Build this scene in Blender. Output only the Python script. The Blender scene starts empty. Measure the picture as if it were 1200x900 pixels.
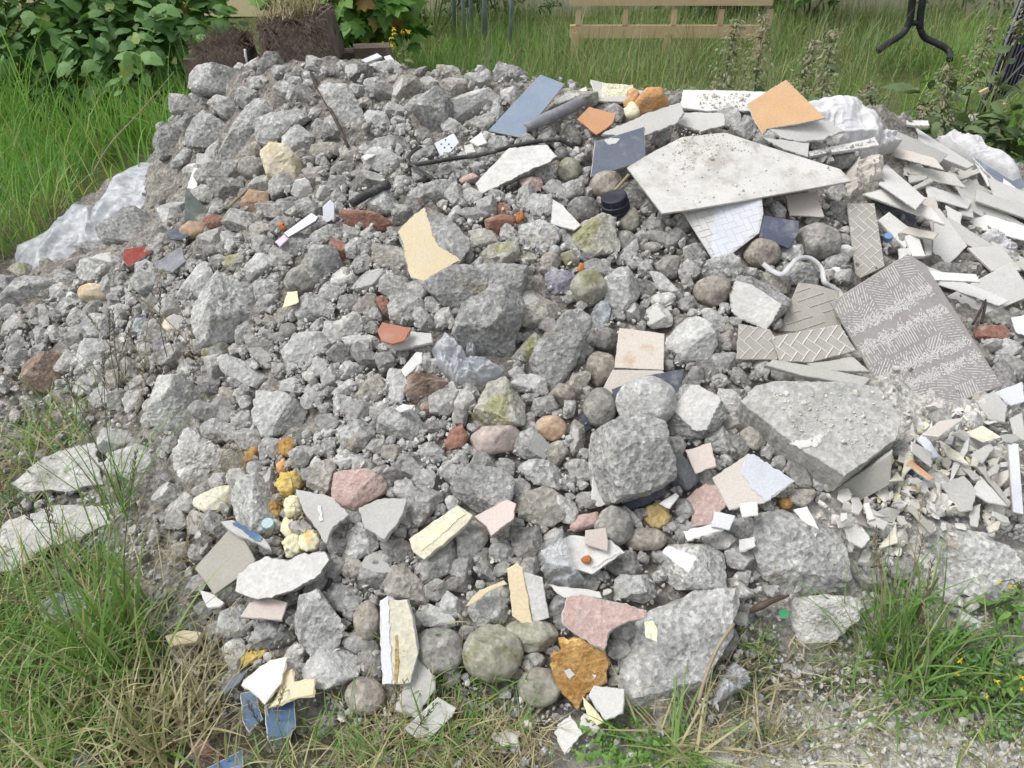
import bpy, bmesh, math, random
import numpy as np
from mathutils import Vector, Matrix

random.seed(7)
rng = np.random.default_rng(7)
SC = bpy.context.scene
COL = SC.collection

# ------------------------------------------------------------------ camera
F_PX, CX, CY = 906.0, 600.0, 450.0
PITCH = math.radians(34.0)
CAM = np.array([0.0, 0.0, 1.6])
FWD = np.array([0.0, math.cos(PITCH), -math.sin(PITCH)])
UPV = np.array([0.0, math.sin(PITCH), math.cos(PITCH)])
RGT = np.array([1.0, 0.0, 0.0])
cam_d = bpy.data.cameras.new("camera")
cam_d.sensor_width = 36.0
cam_d.lens = 36.0 * F_PX / 1200.0
cam_d.clip_start = 0.05
cam_d.clip_end = 300.0
cam = bpy.data.objects.new("camera", cam_d)
COL.objects.link(cam)
cam.location = CAM
cam.rotation_euler = (math.pi / 2 - PITCH, 0, 0)
SC.camera = cam


def ray(u, v):
    d = FWD + RGT * ((u - CX) / F_PX) + UPV * ((CY - v) / F_PX)
    return d / np.linalg.norm(d)


def project(P):
    q = np.asarray(P, float) - CAM
    w = q @ FWD
    return CX + F_PX * (q @ RGT) / w, CY - F_PX * (q @ UPV) / w


def nrm(a):
    return a / max(1e-12, np.linalg.norm(a))


# ------------------------------------------------------------------ noise
def _hash(ix, iy, iz, seed):
    h = (ix * 374761393 + iy * 668265263 + iz * 2147483647 + seed * 974634541) & 0xFFFFFFFF
    h = ((h ^ (h >> 13)) * 1274126177) & 0xFFFFFFFF
    h = ((h ^ (h >> 16)) * 2246822519) & 0xFFFFFFFF
    return ((h ^ (h >> 15)) & 0xFFFF) / 65535.0


def vnoise(P, seed=0):
    P = np.asarray(P, float)
    I = np.floor(P).astype(np.int64)
    f = P - I
    f = f * f * f * (f * (f * 6 - 15) + 10)
    out = 0
    for dx in (0, 1):
        wx = f[:, 0] if dx else 1 - f[:, 0]
        for dy in (0, 1):
            wy = f[:, 1] if dy else 1 - f[:, 1]
            for dz in (0, 1):
                wz = f[:, 2] if dz else 1 - f[:, 2]
                out = out + wx * wy * wz * _hash(I[:, 0] + dx, I[:, 1] + dy, I[:, 2] + dz, seed)
    return out * 2 - 1


def fbm(P, seed=0, octv=3, gain=0.5):
    a, s, out = 1.0, 1.0, 0
    for o in range(octv):
        out = out + a * vnoise(np.asarray(P) * s + 17.3 * o, seed + o)
        a *= gain
        s *= 2.03
    return out


# ------------------------------------------------------------------ heap height field
_ctl = """240,87,.68 300,78,.72 400,78,.76 500,86,.74 600,90,.72 700,108,.68 800,110,.68 900,110,.70 1000,114,.66 1080,140,.57 1200,185,.42
150,200,.18 220,200,.40 300,200,.54 450,200,.60 600,200,.60 750,200,.60 900,200,.60 1050,205,.50 1200,235,.37
0,300,.06 100,300,.22 200,300,.36 300,300,.45 450,300,.50 600,300,.50 750,300,.48 900,300,.48 1050,300,.42 1200,300,.33
0,400,.13 100,400,.21 200,400,.29 300,400,.35 450,400,.39 600,400,.40 750,400,.38 900,400,.38 1050,400,.36 1200,400,.30
0,500,.08 100,500,.12 200,500,.20 300,500,.26 450,500,.30 600,500,.30 750,500,.29 900,500,.30 1050,500,.30 1200,500,.25
0,600,.05 100,600,.07 200,600,.12 300,600,.18 450,600,.21 600,600,.21 750,600,.20 900,600,.20 1050,600,.21 1200,600,.19
0,700,.0 100,700,.015 200,700,.05 300,700,.10 450,700,.12 600,700,.12 750,700,.12 900,700,.10 1050,700,.10 1200,700,.09
0,780,-.01 150,780,-.01 280,780,.03 450,780,.06 600,780,.05 750,780,.06 870,780,.03 1000,780,.02 1200,780,.03
0,860,-.02 200,850,-.01 300,870,.0 450,850,.0 600,850,-.01 750,870,-.01 900,860,-.01 1100,860,-.01 1200,860,-.01"""
pts = []
for tok in _ctl.split():
    u, v, z = [float(q) for q in tok.split(",")]
    z *= 1.2 if z > 0 else 1
    d = ray(u, v)
    t = (z - CAM[2]) / d[2]
    p = CAM + d * t
    pts.append((p[0], p[1], z))
# shoulder and back slope, in metres
for x, y, z in [(-1.9, 3.5, .20), (-1.2, 3.75, .78), (-0.6, 3.8, .80), (0, 3.7, .62), (.6, 3.6, .5), (1.2, 3.5, .5), (1.9, 3.3, .4), (2.6, 3.0, .25),
                (-2.9, 3.3, -.02), (-2.6, 3.9, -.03), (-1.9, 4.4, -.03), (-1.1, 4.6, .0), (-.3, 4.6, -.02), (.5, 4.5, -.03), (1.3, 4.4, -.03), (2.1, 4.2, -.03), (3.0, 3.8, -.03),
                (-3.2, 2.4, -.03), (-2.6, 1.6, -.0), (-1.8, .9, -.03), (2.6, 2.2, .36), (3.4, 2.2, .1), (2.4, 1.2, .05), (3.3, 1.2, -.03), (3.8, 3.0, -.03), (0, .6, -.05), (-1, .6, -.05), (1, .6, -.05), (2, .6, -.05)]:
    pts.append((x, y, z))
pts = np.array(pts)


def _k(r):
    return np.where(r > 1e-9, r * r * np.log(r + 1e-12), 0)


_n = len(pts)
_A = np.zeros((_n + 3, _n + 3))
_A[:_n, :_n] = _k(np.linalg.norm(pts[:, None, :2] - pts[None, :, :2], axis=2)) + 0.012 * np.eye(_n)
_A[:_n, _n] = 1
_A[:_n, _n + 1:] = pts[:, :2]
_A[_n:, :_n] = _A[:_n, _n:].T
_w = np.linalg.solve(_A, np.concatenate([pts[:, 2], np.zeros(3)]))
GX0, GX1, GY0, GY1, GD = -3.3, 3.9, 0.5, 4.7, 0.02
gx = np.arange(GX0, GX1 + 1e-6, GD)
gy = np.arange(GY0, GY1 + 1e-6, GD)
_gxx, _gyy = np.meshgrid(gx, gy)
_q = np.stack([_gxx.ravel(), _gyy.ravel()], 1)
HG = np.concatenate([_k(np.linalg.norm(q[:, None] - pts[None, :, :2], axis=2)) @ _w[:_n] + _w[_n] + q @ _w[_n + 1:] for q in np.array_split(_q, 12)])
HG = HG.reshape(_gxx.shape)
_edge = np.minimum.reduce([_gxx - GX0, GX1 - _gxx, _gyy - GY0, GY1 - _gyy])
HG = np.where(_edge < .3, np.minimum(HG, -.06 + _edge * .4), HG)
HG = np.clip(HG, -.06, 1.2)


def H(x, y):
    fx = (np.asarray(x, float) - GX0) / GD
    fy = (np.asarray(y, float) - GY0) / GD
    inside = (fx >= 0) & (fy >= 0) & (fx < len(gx) - 1.001) & (fy < len(gy) - 1.001)
    fx = np.clip(fx, 0, len(gx) - 1.001)
    fy = np.clip(fy, 0, len(gy) - 1.001)
    i, j = fx.astype(int), fy.astype(int)
    a, b = fx - i, fy - j
    h = HG[j, i] * (1 - a) * (1 - b) + HG[j, i + 1] * a * (1 - b) + HG[j + 1, i] * (1 - a) * b + HG[j + 1, i + 1] * a * b
    return np.where(inside, np.maximum(h, 0.0), 0.0)


_T = np.arange(.9, 5.6, .008)


def hit(u, v):
    """where the line of sight meets the heap (or passes it most closely at the crest)"""
    d = ray(u, v)
    P = CAM + _T[:, None] * d
    g = P[:, 2] - H(P[:, 0], P[:, 1])
    k = np.argmax(g <= 0)
    if g[k] > 0:
        ok = P[:, 1] < 4.3
        k = int(np.argmin(np.where(ok, g, 9)))
        return P[k], _T[k]
    t = _T[k]
    if k > 0:
        t = _T[k - 1] + (_T[k] - _T[k - 1]) * g[k - 1] / (g[k - 1] - g[k] + 1e-9)
    return CAM + d * t, t


def hnormal(x, y, e=.12):
    a = (H(x + e, y) - H(x - e, y)) / (2 * e)
    b = (H(x, y + e) - H(x, y - e)) / (2 * e)
    return nrm(np.array([-a, -b, 1.0]))


def ground_at(u, v, z=0.0):
    d = ray(u, v)
    return CAM + d * ((z - CAM[2]) / d[2])


# ------------------------------------------------------------------ meshes
def mesh_np(name, V, faces, mats, midx=None, smooth=True, tint=None):
    V = np.asarray(V, np.float32)
    me = bpy.data.meshes.new(name)
    me.vertices.add(len(V))
    me.vertices.foreach_set("co", V.ravel())
    faces = [np.asarray(f, np.int32) for f in faces if len(f)]
    nl = sum(f.size for f in faces)
    npoly = sum(len(f) for f in faces)
    me.loops.add(nl)
    me.loops.foreach_set("vertex_index", np.concatenate([f.ravel() for f in faces]))
    tot = np.concatenate([np.full(len(f), f.shape[1], np.int32) for f in faces])
    st = np.concatenate([[0], np.cumsum(tot)[:-1]]).astype(np.int32)
    me.polygons.add(npoly)
    me.polygons.foreach_set("loop_start", st)
    if midx is not None:
        me.polygons.foreach_set("material_index", np.asarray(midx, np.int32))
    me.polygons.foreach_set("use_smooth", np.full(npoly, bool(smooth)))
    for m in mats:
        me.materials.append(m)
    if tint is not None:
        at = me.attributes.new("tint", "FLOAT", "POINT")
        at.data.foreach_set("value", np.asarray(tint, np.float32))
    me.update(calc_edges=True)
    return me


def link(name, me, parent=None, M=None, loc=None):
    o = bpy.data.objects.new(name, me)
    COL.objects.link(o)
    if parent is not None:
        o.parent = parent
    if M is not None:
        o.matrix_world = Matrix([list(map(float, r)) for r in M])
    elif loc is not None:
        o.location = [float(q) for q in loc]
    return o


def tag(o, label=None, cat=None, group=None, kind=None):
    if label:
        o["label"] = label
    if cat:
        o["category"] = cat
    if group:
        o["group"] = group
    if kind:
        o["kind"] = kind
    return o


def ico(sub):
    bm = bmesh.new()
    bmesh.ops.create_icosphere(bm, subdivisions=sub, radius=1.0)
    bm.verts.ensure_lookup_table()
    V = np.array([v.co[:] for v in bm.verts])
    Fc = np.array([[v.index for v in f.verts] for f in bm.faces])
    bm.free()
    return V / np.linalg.norm(V, axis=1)[:, None], Fc


ICO = {s: ico(s) for s in (1, 2, 3, 4, 5, 6)}


class MB:
    """collects bars, tubes and boxes into one mesh"""
    def __init__(self):
        self.V, self.F4, self.F3, self.n = [], [], [], 0

    def add(self, V, f4=(), f3=()):
        V = np.asarray(V, float)
        self.V.append(V)
        if len(f4):
            self.F4.append(np.asarray(f4) + self.n)
        if len(f3):
            self.F3.append(np.asarray(f3) + self.n)
        self.n += len(V)

    def box(self, c, s, R=None):
        c, s = np.asarray(c, float), np.asarray(s, float) / 2
        V = np.array([[x, y, z] for x in (-1, 1) for y in (-1, 1) for z in (-1, 1)]) * s
        if R is not None:
            V = V @ np.asarray(R).T
        self.add(V + c, [[0, 1, 3, 2], [4, 6, 7, 5], [0, 4, 5, 1], [2, 3, 7, 6], [0, 2, 6, 4], [1, 5, 7, 3]])

    def bar(self, a, b, w, h, up=(0, 0, 1)):
        a, b = np.asarray(a, float), np.asarray(b, float)
        z = nrm(b - a)
        x = np.cross(np.asarray(up, float), z)
        if np.linalg.norm(x) < 1e-3:
            x = np.cross([1.0, 0, 0], z)
        x = nrm(x)
        y = np.cross(z, x)
        self.box((a + b) / 2, (w, h, np.linalg.norm(b - a)), np.stack([x, y, z], 1))

    def tube(self, P, r, seg=8, flat=1.0):
        P = np.asarray(P, float)
        r = np.broadcast_to(np.asarray(r, float), (len(P),))
        T = np.gradient(P, axis=0)
        T /= np.linalg.norm(T, axis=1)[:, None] + 1e-12
        ref = np.array([0.13, 0.21, 1.0])
        rings = []
        for p, t, q in zip(P, T, r):
            x = np.cross(ref, t)
            x = nrm(x) if np.linalg.norm(x) > 1e-3 else np.array([1.0, 0, 0])
            y = np.cross(t, x)
            a = np.arange(seg) * 2 * math.pi / seg
            rings.append(p + q * (np.cos(a)[:, None] * x + flat * np.sin(a)[:, None] * y))
        V = np.concatenate(rings + [P[:1], P[-1:]])
        f4, f3 = [], []
        m = len(P)
        for i in range(m - 1):
            for k in range(seg):
                k2 = (k + 1) % seg
                f4.append([i * seg + k, i * seg + k2, (i + 1) * seg + k2, (i + 1) * seg + k])
        for k in range(seg):
            k2 = (k + 1) % seg
            f3.append([m * seg, k2, k])
            f3.append([m * seg + 1, (m - 1) * seg + k, (m - 1) * seg + k2])
        self.add(V, f4, f3)

    def build(self, name, mats, parent=None, M=None, loc=None, smooth=False, off=None):
        V = np.concatenate(self.V)
        if off is not None:
            V = V - np.asarray(off)
        fs = []
        if self.F4:
            fs.append(np.concatenate(self.F4))
        if self.F3:
            fs.append(np.concatenate(self.F3))
        return link(name, mesh_np(name, V, fs, mats if isinstance(mats, list) else [mats], smooth=smooth), parent, M, loc if loc is not None else off)


def spline(P, n):
    """Catmull-Rom through the points P"""
    P = np.asarray(P, float)
    Q = np.vstack([2 * P[0] - P[1], P, 2 * P[-1] - P[-2]])
    out = []
    for i in range(1, len(Q) - 2):
        for t in np.linspace(0, 1, n, endpoint=False):
            p0, p1, p2, p3 = Q[i - 1:i + 3]
            out.append(.5 * (2 * p1 + (p2 - p0) * t + (2 * p0 - 5 * p1 + 4 * p2 - p3) * t * t + (3 * p1 - p0 - 3 * p2 + p3) * t ** 3))
    out.append(P[-1])
    return np.array(out)
# ------------------------------------------------------------------ materials
def S(r, g, b, k=1.0):
    def c(x):
        x /= 255.0
        return (x / 12.92 if x <= .04045 else ((x + .055) / 1.055) ** 2.4) * k
    return (c(r), c(g), c(b), 1.0)


class NT:
    def __init__(self, name):
        self.m = bpy.data.materials.new(name)
        self.m.use_nodes = True
        self.t = self.m.node_tree
        self.t.nodes.clear()
        self.out = self.t.nodes.new("ShaderNodeOutputMaterial")

    def n(self, typ, ins=None, **kw):
        nd = self.t.nodes.new(typ)
        for k, v in kw.items():
            setattr(nd, k, v)
        for k, v in (ins or {}).items():
            s = nd.inputs[k]
            if isinstance(v, bpy.types.NodeSocket):
                self.t.links.new(v, s)
            else:
                s.default_value = v
        return nd

    def math(self, op, a, b=0.0, clamp=False):
        return self.n("ShaderNodeMath", {0: a, 1: b}, operation=op, use_clamp=clamp).outputs[0]

    def mix(self, f, a, b, mode="MIX"):
        nd = self.n("ShaderNodeMix", data_type="RGBA", blend_type=mode)
        for s, v in ((nd.inputs[0], f), (nd.inputs[6], a), (nd.inputs[7], b)):
            if isinstance(v, bpy.types.NodeSocket):
                self.t.links.new(v, s)
            else:
                s.default_value = v
        return nd.outputs[2]

    def ramp(self, f, lo, hi, a=0.0, b=1.0):
        return self.n("ShaderNodeMapRange", {0: f, 1: lo, 2: hi, 3: a, 4: b}).outputs[0]

    def noise(self, co, scale, detail=4, rough=.6):
        return self.n("ShaderNodeTexNoise", {"Vector": co, "Scale": scale, "Detail": detail, "Roughness": rough}).outputs[0]

    def coords(self):
        tc = self.n("ShaderNodeTexCoord").outputs["Object"]
        rnd = self.n("ShaderNodeObjectInfo").outputs["Random"]
        off = self.math("MULTIPLY", rnd, 37.0)
        comb = self.n("ShaderNodeCombineXYZ", {0: off, 1: off, 2: off}).outputs[0]
        return self.n("ShaderNodeVectorMath", {0: tc, 1: comb}, operation="ADD").outputs[0], rnd

    def done(self, col, rough=.9, bump=None, bs=.5, bd=.004, spec=.3, **extra):
        p = self.n("ShaderNodeBsdfPrincipled", {"Base Color": col, "Roughness": rough, "Specular IOR Level": spec, **extra})
        if bump is not None:
            b = self.n("ShaderNodeBump", {"Strength": bs, "Distance": bd, "Height": bump})
            self.t.links.new(b.outputs[0], p.inputs["Normal"])
        self.t.links.new(p.outputs[0], self.out.inputs[0])
        return self.m


def mat_stone(name, a, b, speck=.25, fine=.35, var=.35, bs=.7, patch=None, patch_lo=.55, rough=.95, scale=14.0, dust=.25, tint=False, spill=False):
    t = NT(name)
    co, rnd = t.coords()
    n1 = t.noise(co, scale, 5, .65)
    n2 = t.noise(co, 85, 4, .7)
    n3 = t.noise(co, 260, 2, .6)
    col = t.mix(t.ramp(n1, .35, .65), a, b)
    if patch is not None:
        n4 = t.noise(co, 9, 4, .6)
        col = t.mix(t.ramp(n4, patch_lo, patch_lo + .1), col, patch)
    if dust:
        n5 = t.noise(co, 22, 3, .6)
        col = t.mix(t.ramp(n5, .52, .7, 0, dust), col, S(196, 193, 186))
    if spill:   # plaster powder spilt over the right foot of the heap
        s_ = t.n('ShaderNodeSeparateXYZ', {0: t.n('ShaderNodeTexCoord').outputs['Object']})
        dx = t.math('DIVIDE', t.math('SUBTRACT', s_.outputs[0], 1.25), .75)
        dy = t.math('DIVIDE', t.math('SUBTRACT', s_.outputs[1], 1.5), .45)
        dd = t.math('ADD', t.math('MULTIPLY', dx, dx), t.math('MULTIPLY', dy, dy))
        col = t.mix(t.math('MULTIPLY', t.ramp(dd, .5, 1.2, .9, 0), t.ramp(n1, .3, .55, .5, 1)), col, S(202, 200, 194))
    vo = t.n("ShaderNodeTexVoronoi", {"Vector": co, "Scale": 95.0})
    bw = t.n("ShaderNodeRGBToBW", {0: vo.outputs["Color"]}).outputs[0]
    sp = t.ramp(bw, .2, .8, 1 - speck, 1 + speck)
    fi = t.ramp(n2, .3, .7, 1 - fine, 1 + fine * .8)
    va = t.ramp(rnd, 0, 1, 1 - var * .62, 1 + var * .42)
    if tint:
        va = t.n('ShaderNodeAttribute', attribute_name='tint').outputs['Fac']
    k = t.math("MULTIPLY", t.math("MULTIPLY", sp, fi), va)
    cc = t.n("ShaderNodeCombineXYZ", {0: k, 1: k, 2: k}).outputs[0]
    col = t.mix(1.0, col, cc, "MULTIPLY")
    h = t.math("ADD", t.math("MULTIPLY", n2, 1.0), t.math("ADD", t.math("MULTIPLY", n3, .35), t.math("MULTIPLY", vo.outputs["Distance"], .5)))
    return t.done(col, rough, h, bs, .006, .2)


def mat_flat(name, a, b=None, dust=.3, dustcol=None, rough=.6, spec=.4, bs=.15, var=.15, dscale=18.0, dlo=.5, stain=None):
    """painted, glazed or moulded faces with dust and scuffs"""
    a = tuple(q * .92 for q in a[:3]) + (1,)
    b = tuple(q * .92 for q in b[:3]) + (1,) if b else None
    dust = min(.7, dust * 1.35)
    t = NT(name)
    co, rnd = t.coords()
    n1 = t.noise(co, 9, 5, .6)
    n2 = t.noise(co, dscale, 6, .7)
    n3 = t.noise(co, 180, 3, .6)
    col = t.mix(t.ramp(n1, .35, .65), a, b or a)
    if stain is not None:
        n4 = t.noise(co, 14, 4, .6)
        col = t.mix(t.ramp(n4, .52, .66, 0, .8), col, stain)
    col = t.mix(t.ramp(n2, dlo, dlo + .2, 0, dust), col, dustcol or S(190, 187, 180))
    # scuffs
    vo = t.n("ShaderNodeTexVoronoi", {"Vector": co, "Scale": 60.0})
    col = t.mix(t.ramp(vo.outputs["Distance"], .03, .07, dust * .8, 0), col, S(150, 146, 140))
    k = t.math("MULTIPLY", t.ramp(n3, .3, .7, .9, 1.08), t.ramp(rnd, 0, 1, 1 - var, 1 + var * .6))
    cc = t.n("ShaderNodeCombineXYZ", {0: k, 1: k, 2: k}).outputs[0]
    col = t.mix(1.0, col, cc, "MULTIPLY")
    return t.done(col, t.ramp(n2, .4, .7, rough, min(1, rough + .3)), t.math("ADD", n3, n2), bs, .003, spec)


def mat_leaf(name, a, b, dry=None, rough=.55, trans=.3, spec=.35):
    """a and b by the per-leaf attribute tint (0..1); dry above .85"""
    t = NT(name)
    at = t.n("ShaderNodeAttribute", attribute_name="tint").outputs["Fac"]
    col = t.mix(t.ramp(at, 0, .8), a, b)
    if dry is not None:
        col = t.mix(t.ramp(at, .8, .9), col, dry)
    p = t.n("ShaderNodeBsdfPrincipled", {"Base Color": col, "Roughness": rough, "Specular IOR Level": spec})
    tr = t.n("ShaderNodeBsdfTranslucent", {"Color": t.mix(1.0, col, (1.0, 1.0, .55, 1), "MULTIPLY")})
    mx = t.n("ShaderNodeMixShader", {0: trans, 1: p.outputs[0], 2: tr.outputs[0]})
    t.t.links.new(mx.outputs[0], t.out.inputs[0])
    return t.m


def mat_film(name, col, alpha, rough=.25):
    t = NT(name)
    co, _ = t.coords()
    n = t.noise(co, 30, 4, .6)
    p = t.n("ShaderNodeBsdfPrincipled", {"Base Color": col, "Roughness": rough, "Specular IOR Level": .6})
    tp = t.n("ShaderNodeBsdfTransparent", {0: (.95, .96, .97, 1)})
    mx = t.n("ShaderNodeMixShader", {0: t.ramp(n, .3, .7, alpha - .2, min(1, alpha + .2)), 1: tp.outputs[0], 2: p.outputs[0]})
    t.t.links.new(mx.outputs[0], t.out.inputs[0])
    return t.m


K = .95
M = {}
M['concrete'] = mat_stone("concrete", S(150, 150, 148), S(184, 184, 181), speck=.24, fine=.34, patch=S(152, 145, 131), patch_lo=.6)
M['pale'] = mat_stone("pale_concrete", S(172, 172, 169), S(197, 197, 194), speck=.15, fine=.22, var=.12)
M['dark'] = mat_stone("dark_concrete", S(122, 121, 118), S(146, 144, 139), speck=.25, fine=.3, var=.2, dust=.15)
M['warm'] = mat_stone("warm_mortar", S(150, 147, 138), S(176, 172, 163), speck=.2, fine=.3, var=.25)
M['cobble'] = mat_stone("grey_cobble", S(138, 137, 132), S(164, 161, 155), speck=.22, fine=.26, var=.25, bs=.5, dust=.4)
M['cobble_brown'] = mat_stone("brown_cobble", S(140, 133, 123), S(162, 155, 145), speck=.2, fine=.26, var=.12, bs=.5)
M['cobble_cream'] = mat_stone("cream_stone", S(205, 192, 164), S(222, 212, 190), speck=.08, fine=.14, var=.05, bs=.4, dust=.1, patch=S(196, 165, 128), patch_lo=.6)
M['cobble_green'] = mat_stone("green_cobble", S(146, 145, 131), S(166, 164, 150), speck=.14, fine=.22, var=.15, bs=.3, patch=S(130, 131, 100), patch_lo=.55)
M['cobble_pink'] = mat_stone("pink_cobble", S(170, 155, 148), S(186, 174, 166), speck=.12, fine=.15, var=.05, bs=.3)
M['cobble_orange'] = mat_stone("rust_cobble", S(176, 146, 122), S(186, 166, 146), speck=.12, fine=.2, var=.05, bs=.35)
M['moss'] = mat_stone("mossy_stone", S(158, 157, 146), S(180, 178, 168), speck=.2, fine=.3, var=.1, patch=S(150, 149, 112), patch_lo=.5)
M['brick'] = mat_stone("red_brick", S(142, 104, 92), S(156, 120, 107), speck=.12, fine=.2, var=.15, dust=.35)
M['redstone'] = mat_stone("red_slab", S(134, 62, 58), S(146, 78, 72), speck=.1, fine=.15, var=.05, dust=.12)
M['pinkstone'] = mat_stone("pink_render", S(184, 158, 150), S(196, 172, 165), speck=.08, fine=.2, var=.08, dust=.3)
M['brownstone'] = mat_stone("brown_stone", S(136, 116, 104), S(158, 140, 128), speck=.15, fine=.25, var=.1, dust=.3)
M['bluestone'] = mat_stone("blue_grey_stone", S(140, 145, 150), S(165, 168, 170), speck=.3, fine=.3, var=.15)
M['purple'] = mat_stone("purple_grey_stone", S(120, 118, 130), S(150, 147, 155), speck=.2, fine=.25, var=.1)
M['plaster'] = mat_stone("white_plaster", S(204, 203, 199), S(220, 219, 215), speck=.06, fine=.1, var=.06, bs=.35, dust=.1)
M['flaky'] = mat_stone("flaky_white_plaster", S(184, 183, 178), S(214, 213, 209), speck=.1, fine=.22, var=.08, bs=.9, dust=.1, patch=S(166, 164, 158), patch_lo=.56)
M['yplaster'] = mat_stone("yellowed_plaster", S(206, 201, 180), S(222, 218, 198), speck=.06, fine=.12, var=.06, bs=.4, dust=.2)
M['foam'] = mat_stone("orange_foam", S(164, 124, 70), S(188, 150, 96), speck=.12, fine=.24, var=.1, bs=.9, dust=.18, patch=S(226, 184, 120), patch_lo=.6, rough=.7)
M['foam_bright'] = mat_stone("bright_orange_foam", S(196, 146, 96), S(210, 168, 124), speck=.08, fine=.18, var=.05, bs=.6, dust=.12, patch=S(202, 118, 40), patch_lo=.58, rough=.5)
M['foam_pale'] = mat_stone("pale_yellow_foam", S(232, 222, 176), S(240, 234, 206), speck=.04, fine=.12, var=.06, bs=.4, dust=.1, patch=S(214, 168, 84), patch_lo=.62)
M['foam_yellow'] = mat_stone("yellow_foam", S(204, 174, 92), S(218, 194, 124), speck=.1, fine=.2, var=.06, bs=.8, dust=.15)
M['rust'] = mat_stone("rusty_stone", S(140, 104, 60), S(164, 128, 80), speck=.1, fine=.2, var=.05, dust=.1)
M['leafdry'] = mat_stone("dry_leaf", S(170, 148, 96), S(196, 176, 128), speck=.1, fine=.2, var=.1, dust=.1)

M['blue'] = mat_flat("blue_tile", S(124, 142, 164), S(138, 154, 174), dust=.18, rough=.45, dscale=40)
M['slate'] = mat_flat("slate_blue_tile", S(108, 116, 130), S(122, 130, 143), dust=.35, dscale=14, dlo=.56, rough=.5, dustcol=S(200, 202, 202))
M['navy'] = mat_flat("navy_tile", S(74, 80, 98), S(88, 94, 110), dust=.2, rough=.45)
M['deepblue'] = mat_flat("blue_paint", S(72, 100, 134), S(84, 114, 148), dust=.22, rough=.5)
M['slatestone'] = mat_stone("slate_stone", S(118, 121, 126), S(140, 142, 146), speck=.06, fine=.15, var=.15, bs=.3, dust=.4)
M['darkslate'] = mat_stone("dark_slate", S(78, 82, 92), S(98, 102, 112), speck=.06, fine=.15, var=.12, bs=.3, dust=.25)
M['greenslate'] = mat_stone("green_slate", S(106, 116, 112), S(124, 132, 128), speck=.05, fine=.12, var=.05, bs=.2, dust=.25)
M['white'] = mat_flat("white_board", S(228, 227, 224), S(220, 219, 214), dust=.3, rough=.7, dscale=26)
M['whitedust'] = mat_flat("dusty_white_board", S(228, 227, 223), S(220, 218, 213), stain=S(178, 173, 163), dust=.5, rough=.85, dscale=12, dlo=.46, dustcol=S(186, 183, 175))
M['bluewhite'] = mat_flat("bluish_white_board", S(222, 224, 232), S(214, 217, 226), dust=.18, rough=.6)
M['greige'] = mat_flat("grey_beige_tile_back", S(178, 174, 164), S(186, 182, 173), dust=.3, rough=.8)
M['cream'] = mat_flat("cream_paint", S(222, 206, 172), S(228, 214, 184), dust=.15, rough=.8, bs=.35)
M['beige'] = mat_flat("beige_tile", S(206, 198, 188), S(212, 205, 196), dust=.25, rough=.6)
M['pinkbeige'] = mat_flat("pink_beige_tile", S(204, 190, 182), S(210, 198, 190), dust=.2, rough=.5)
M['stained'] = mat_flat("rust_stained_tile", S(212, 202, 190), S(218, 210, 200), dust=.15, rough=.6, stain=S(190, 156, 126))
M['terracotta'] = mat_flat("terracotta", S(186, 128, 106), S(192, 138, 116), dust=.15, rough=.8)
M['terra_orange'] = mat_flat("orange_terracotta", S(212, 164, 126), S(206, 154, 114), dust=.2, rough=.8)
M['orange'] = mat_flat("orange_board_face", S(218, 180, 138), S(210, 170, 126), dust=.18, rough=.55, dlo=.55)
M['boardgrey'] = mat_flat("grey_board", S(196, 195, 190), S(208, 207, 203), dust=.35, rough=.9, bs=.4)
M['adhesive_bed'] = mat_flat("grey_tile_back", S(160, 156, 155), S(168, 164, 162), dust=.12, rough=.85)
M['adhesive'] = mat_flat("white_adhesive", S(228, 227, 223), S(222, 221, 217), dust=.05, rough=.95)
M['yellowboard'] = mat_stone("yellow_foam_board", S(232, 228, 196), S(240, 237, 214), speck=.1, fine=.14, var=.02, bs=.9, dust=.05)
M['woodgrey'] = mat_flat("weathered_board", S(182, 181, 172), S(196, 195, 188), dust=.3, rough=.9, bs=.4)
M['pvc'] = mat_flat("white_plastic", S(232, 234, 240), S(226, 228, 236), dust=.12, rough=.4)
M['pvcpink'] = mat_flat("pink_plastic", S(226, 206, 222), S(232, 218, 232), dust=.12, rough=.4)
M['black'] = mat_flat("black_rubber", S(52, 52, 54), S(70, 70, 72), dust=.3, rough=.6)
M['greyplastic'] = mat_flat("grey_plastic", S(122, 123, 128), S(140, 141, 146), dust=.3, rough=.5)
M['darkcap'] = mat_flat("dark_blue_plastic", S(40, 42, 54), S(46, 48, 62), dust=.06, rough=.4)
M['bluecap'] = mat_flat("blue_plastic", S(110, 150, 196), S(120, 160, 204), dust=.1, rough=.4)
M['mintcap'] = mat_flat("mint_plastic", S(176, 204, 206), S(184, 210, 212), dust=.1, rough=.4)
M['greenplastic'] = mat_flat("green_plastic", S(60, 140, 98), S(70, 150, 108), dust=.05, rough=.4)
M['bagwhite'] = mat_flat("white_sack", S(206, 206, 208), S(218, 218, 219), dust=.4, rough=.5, bs=.3, dscale=9)
M['paper'] = mat_flat("beige_paper_sack", S(190, 184, 174), S(208, 203, 194), dust=.35, rough=.8)
M['film'] = mat_film("clear_plastic_film", (.74, .76, .82, 1), .5)
M['filmthin'] = mat_film("thin_clear_film", (.66, .68, .70, 1), .38)
M['filmthick'] = mat_film("milky_film", (.76, .79, .85, 1), .5, .35)

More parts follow.
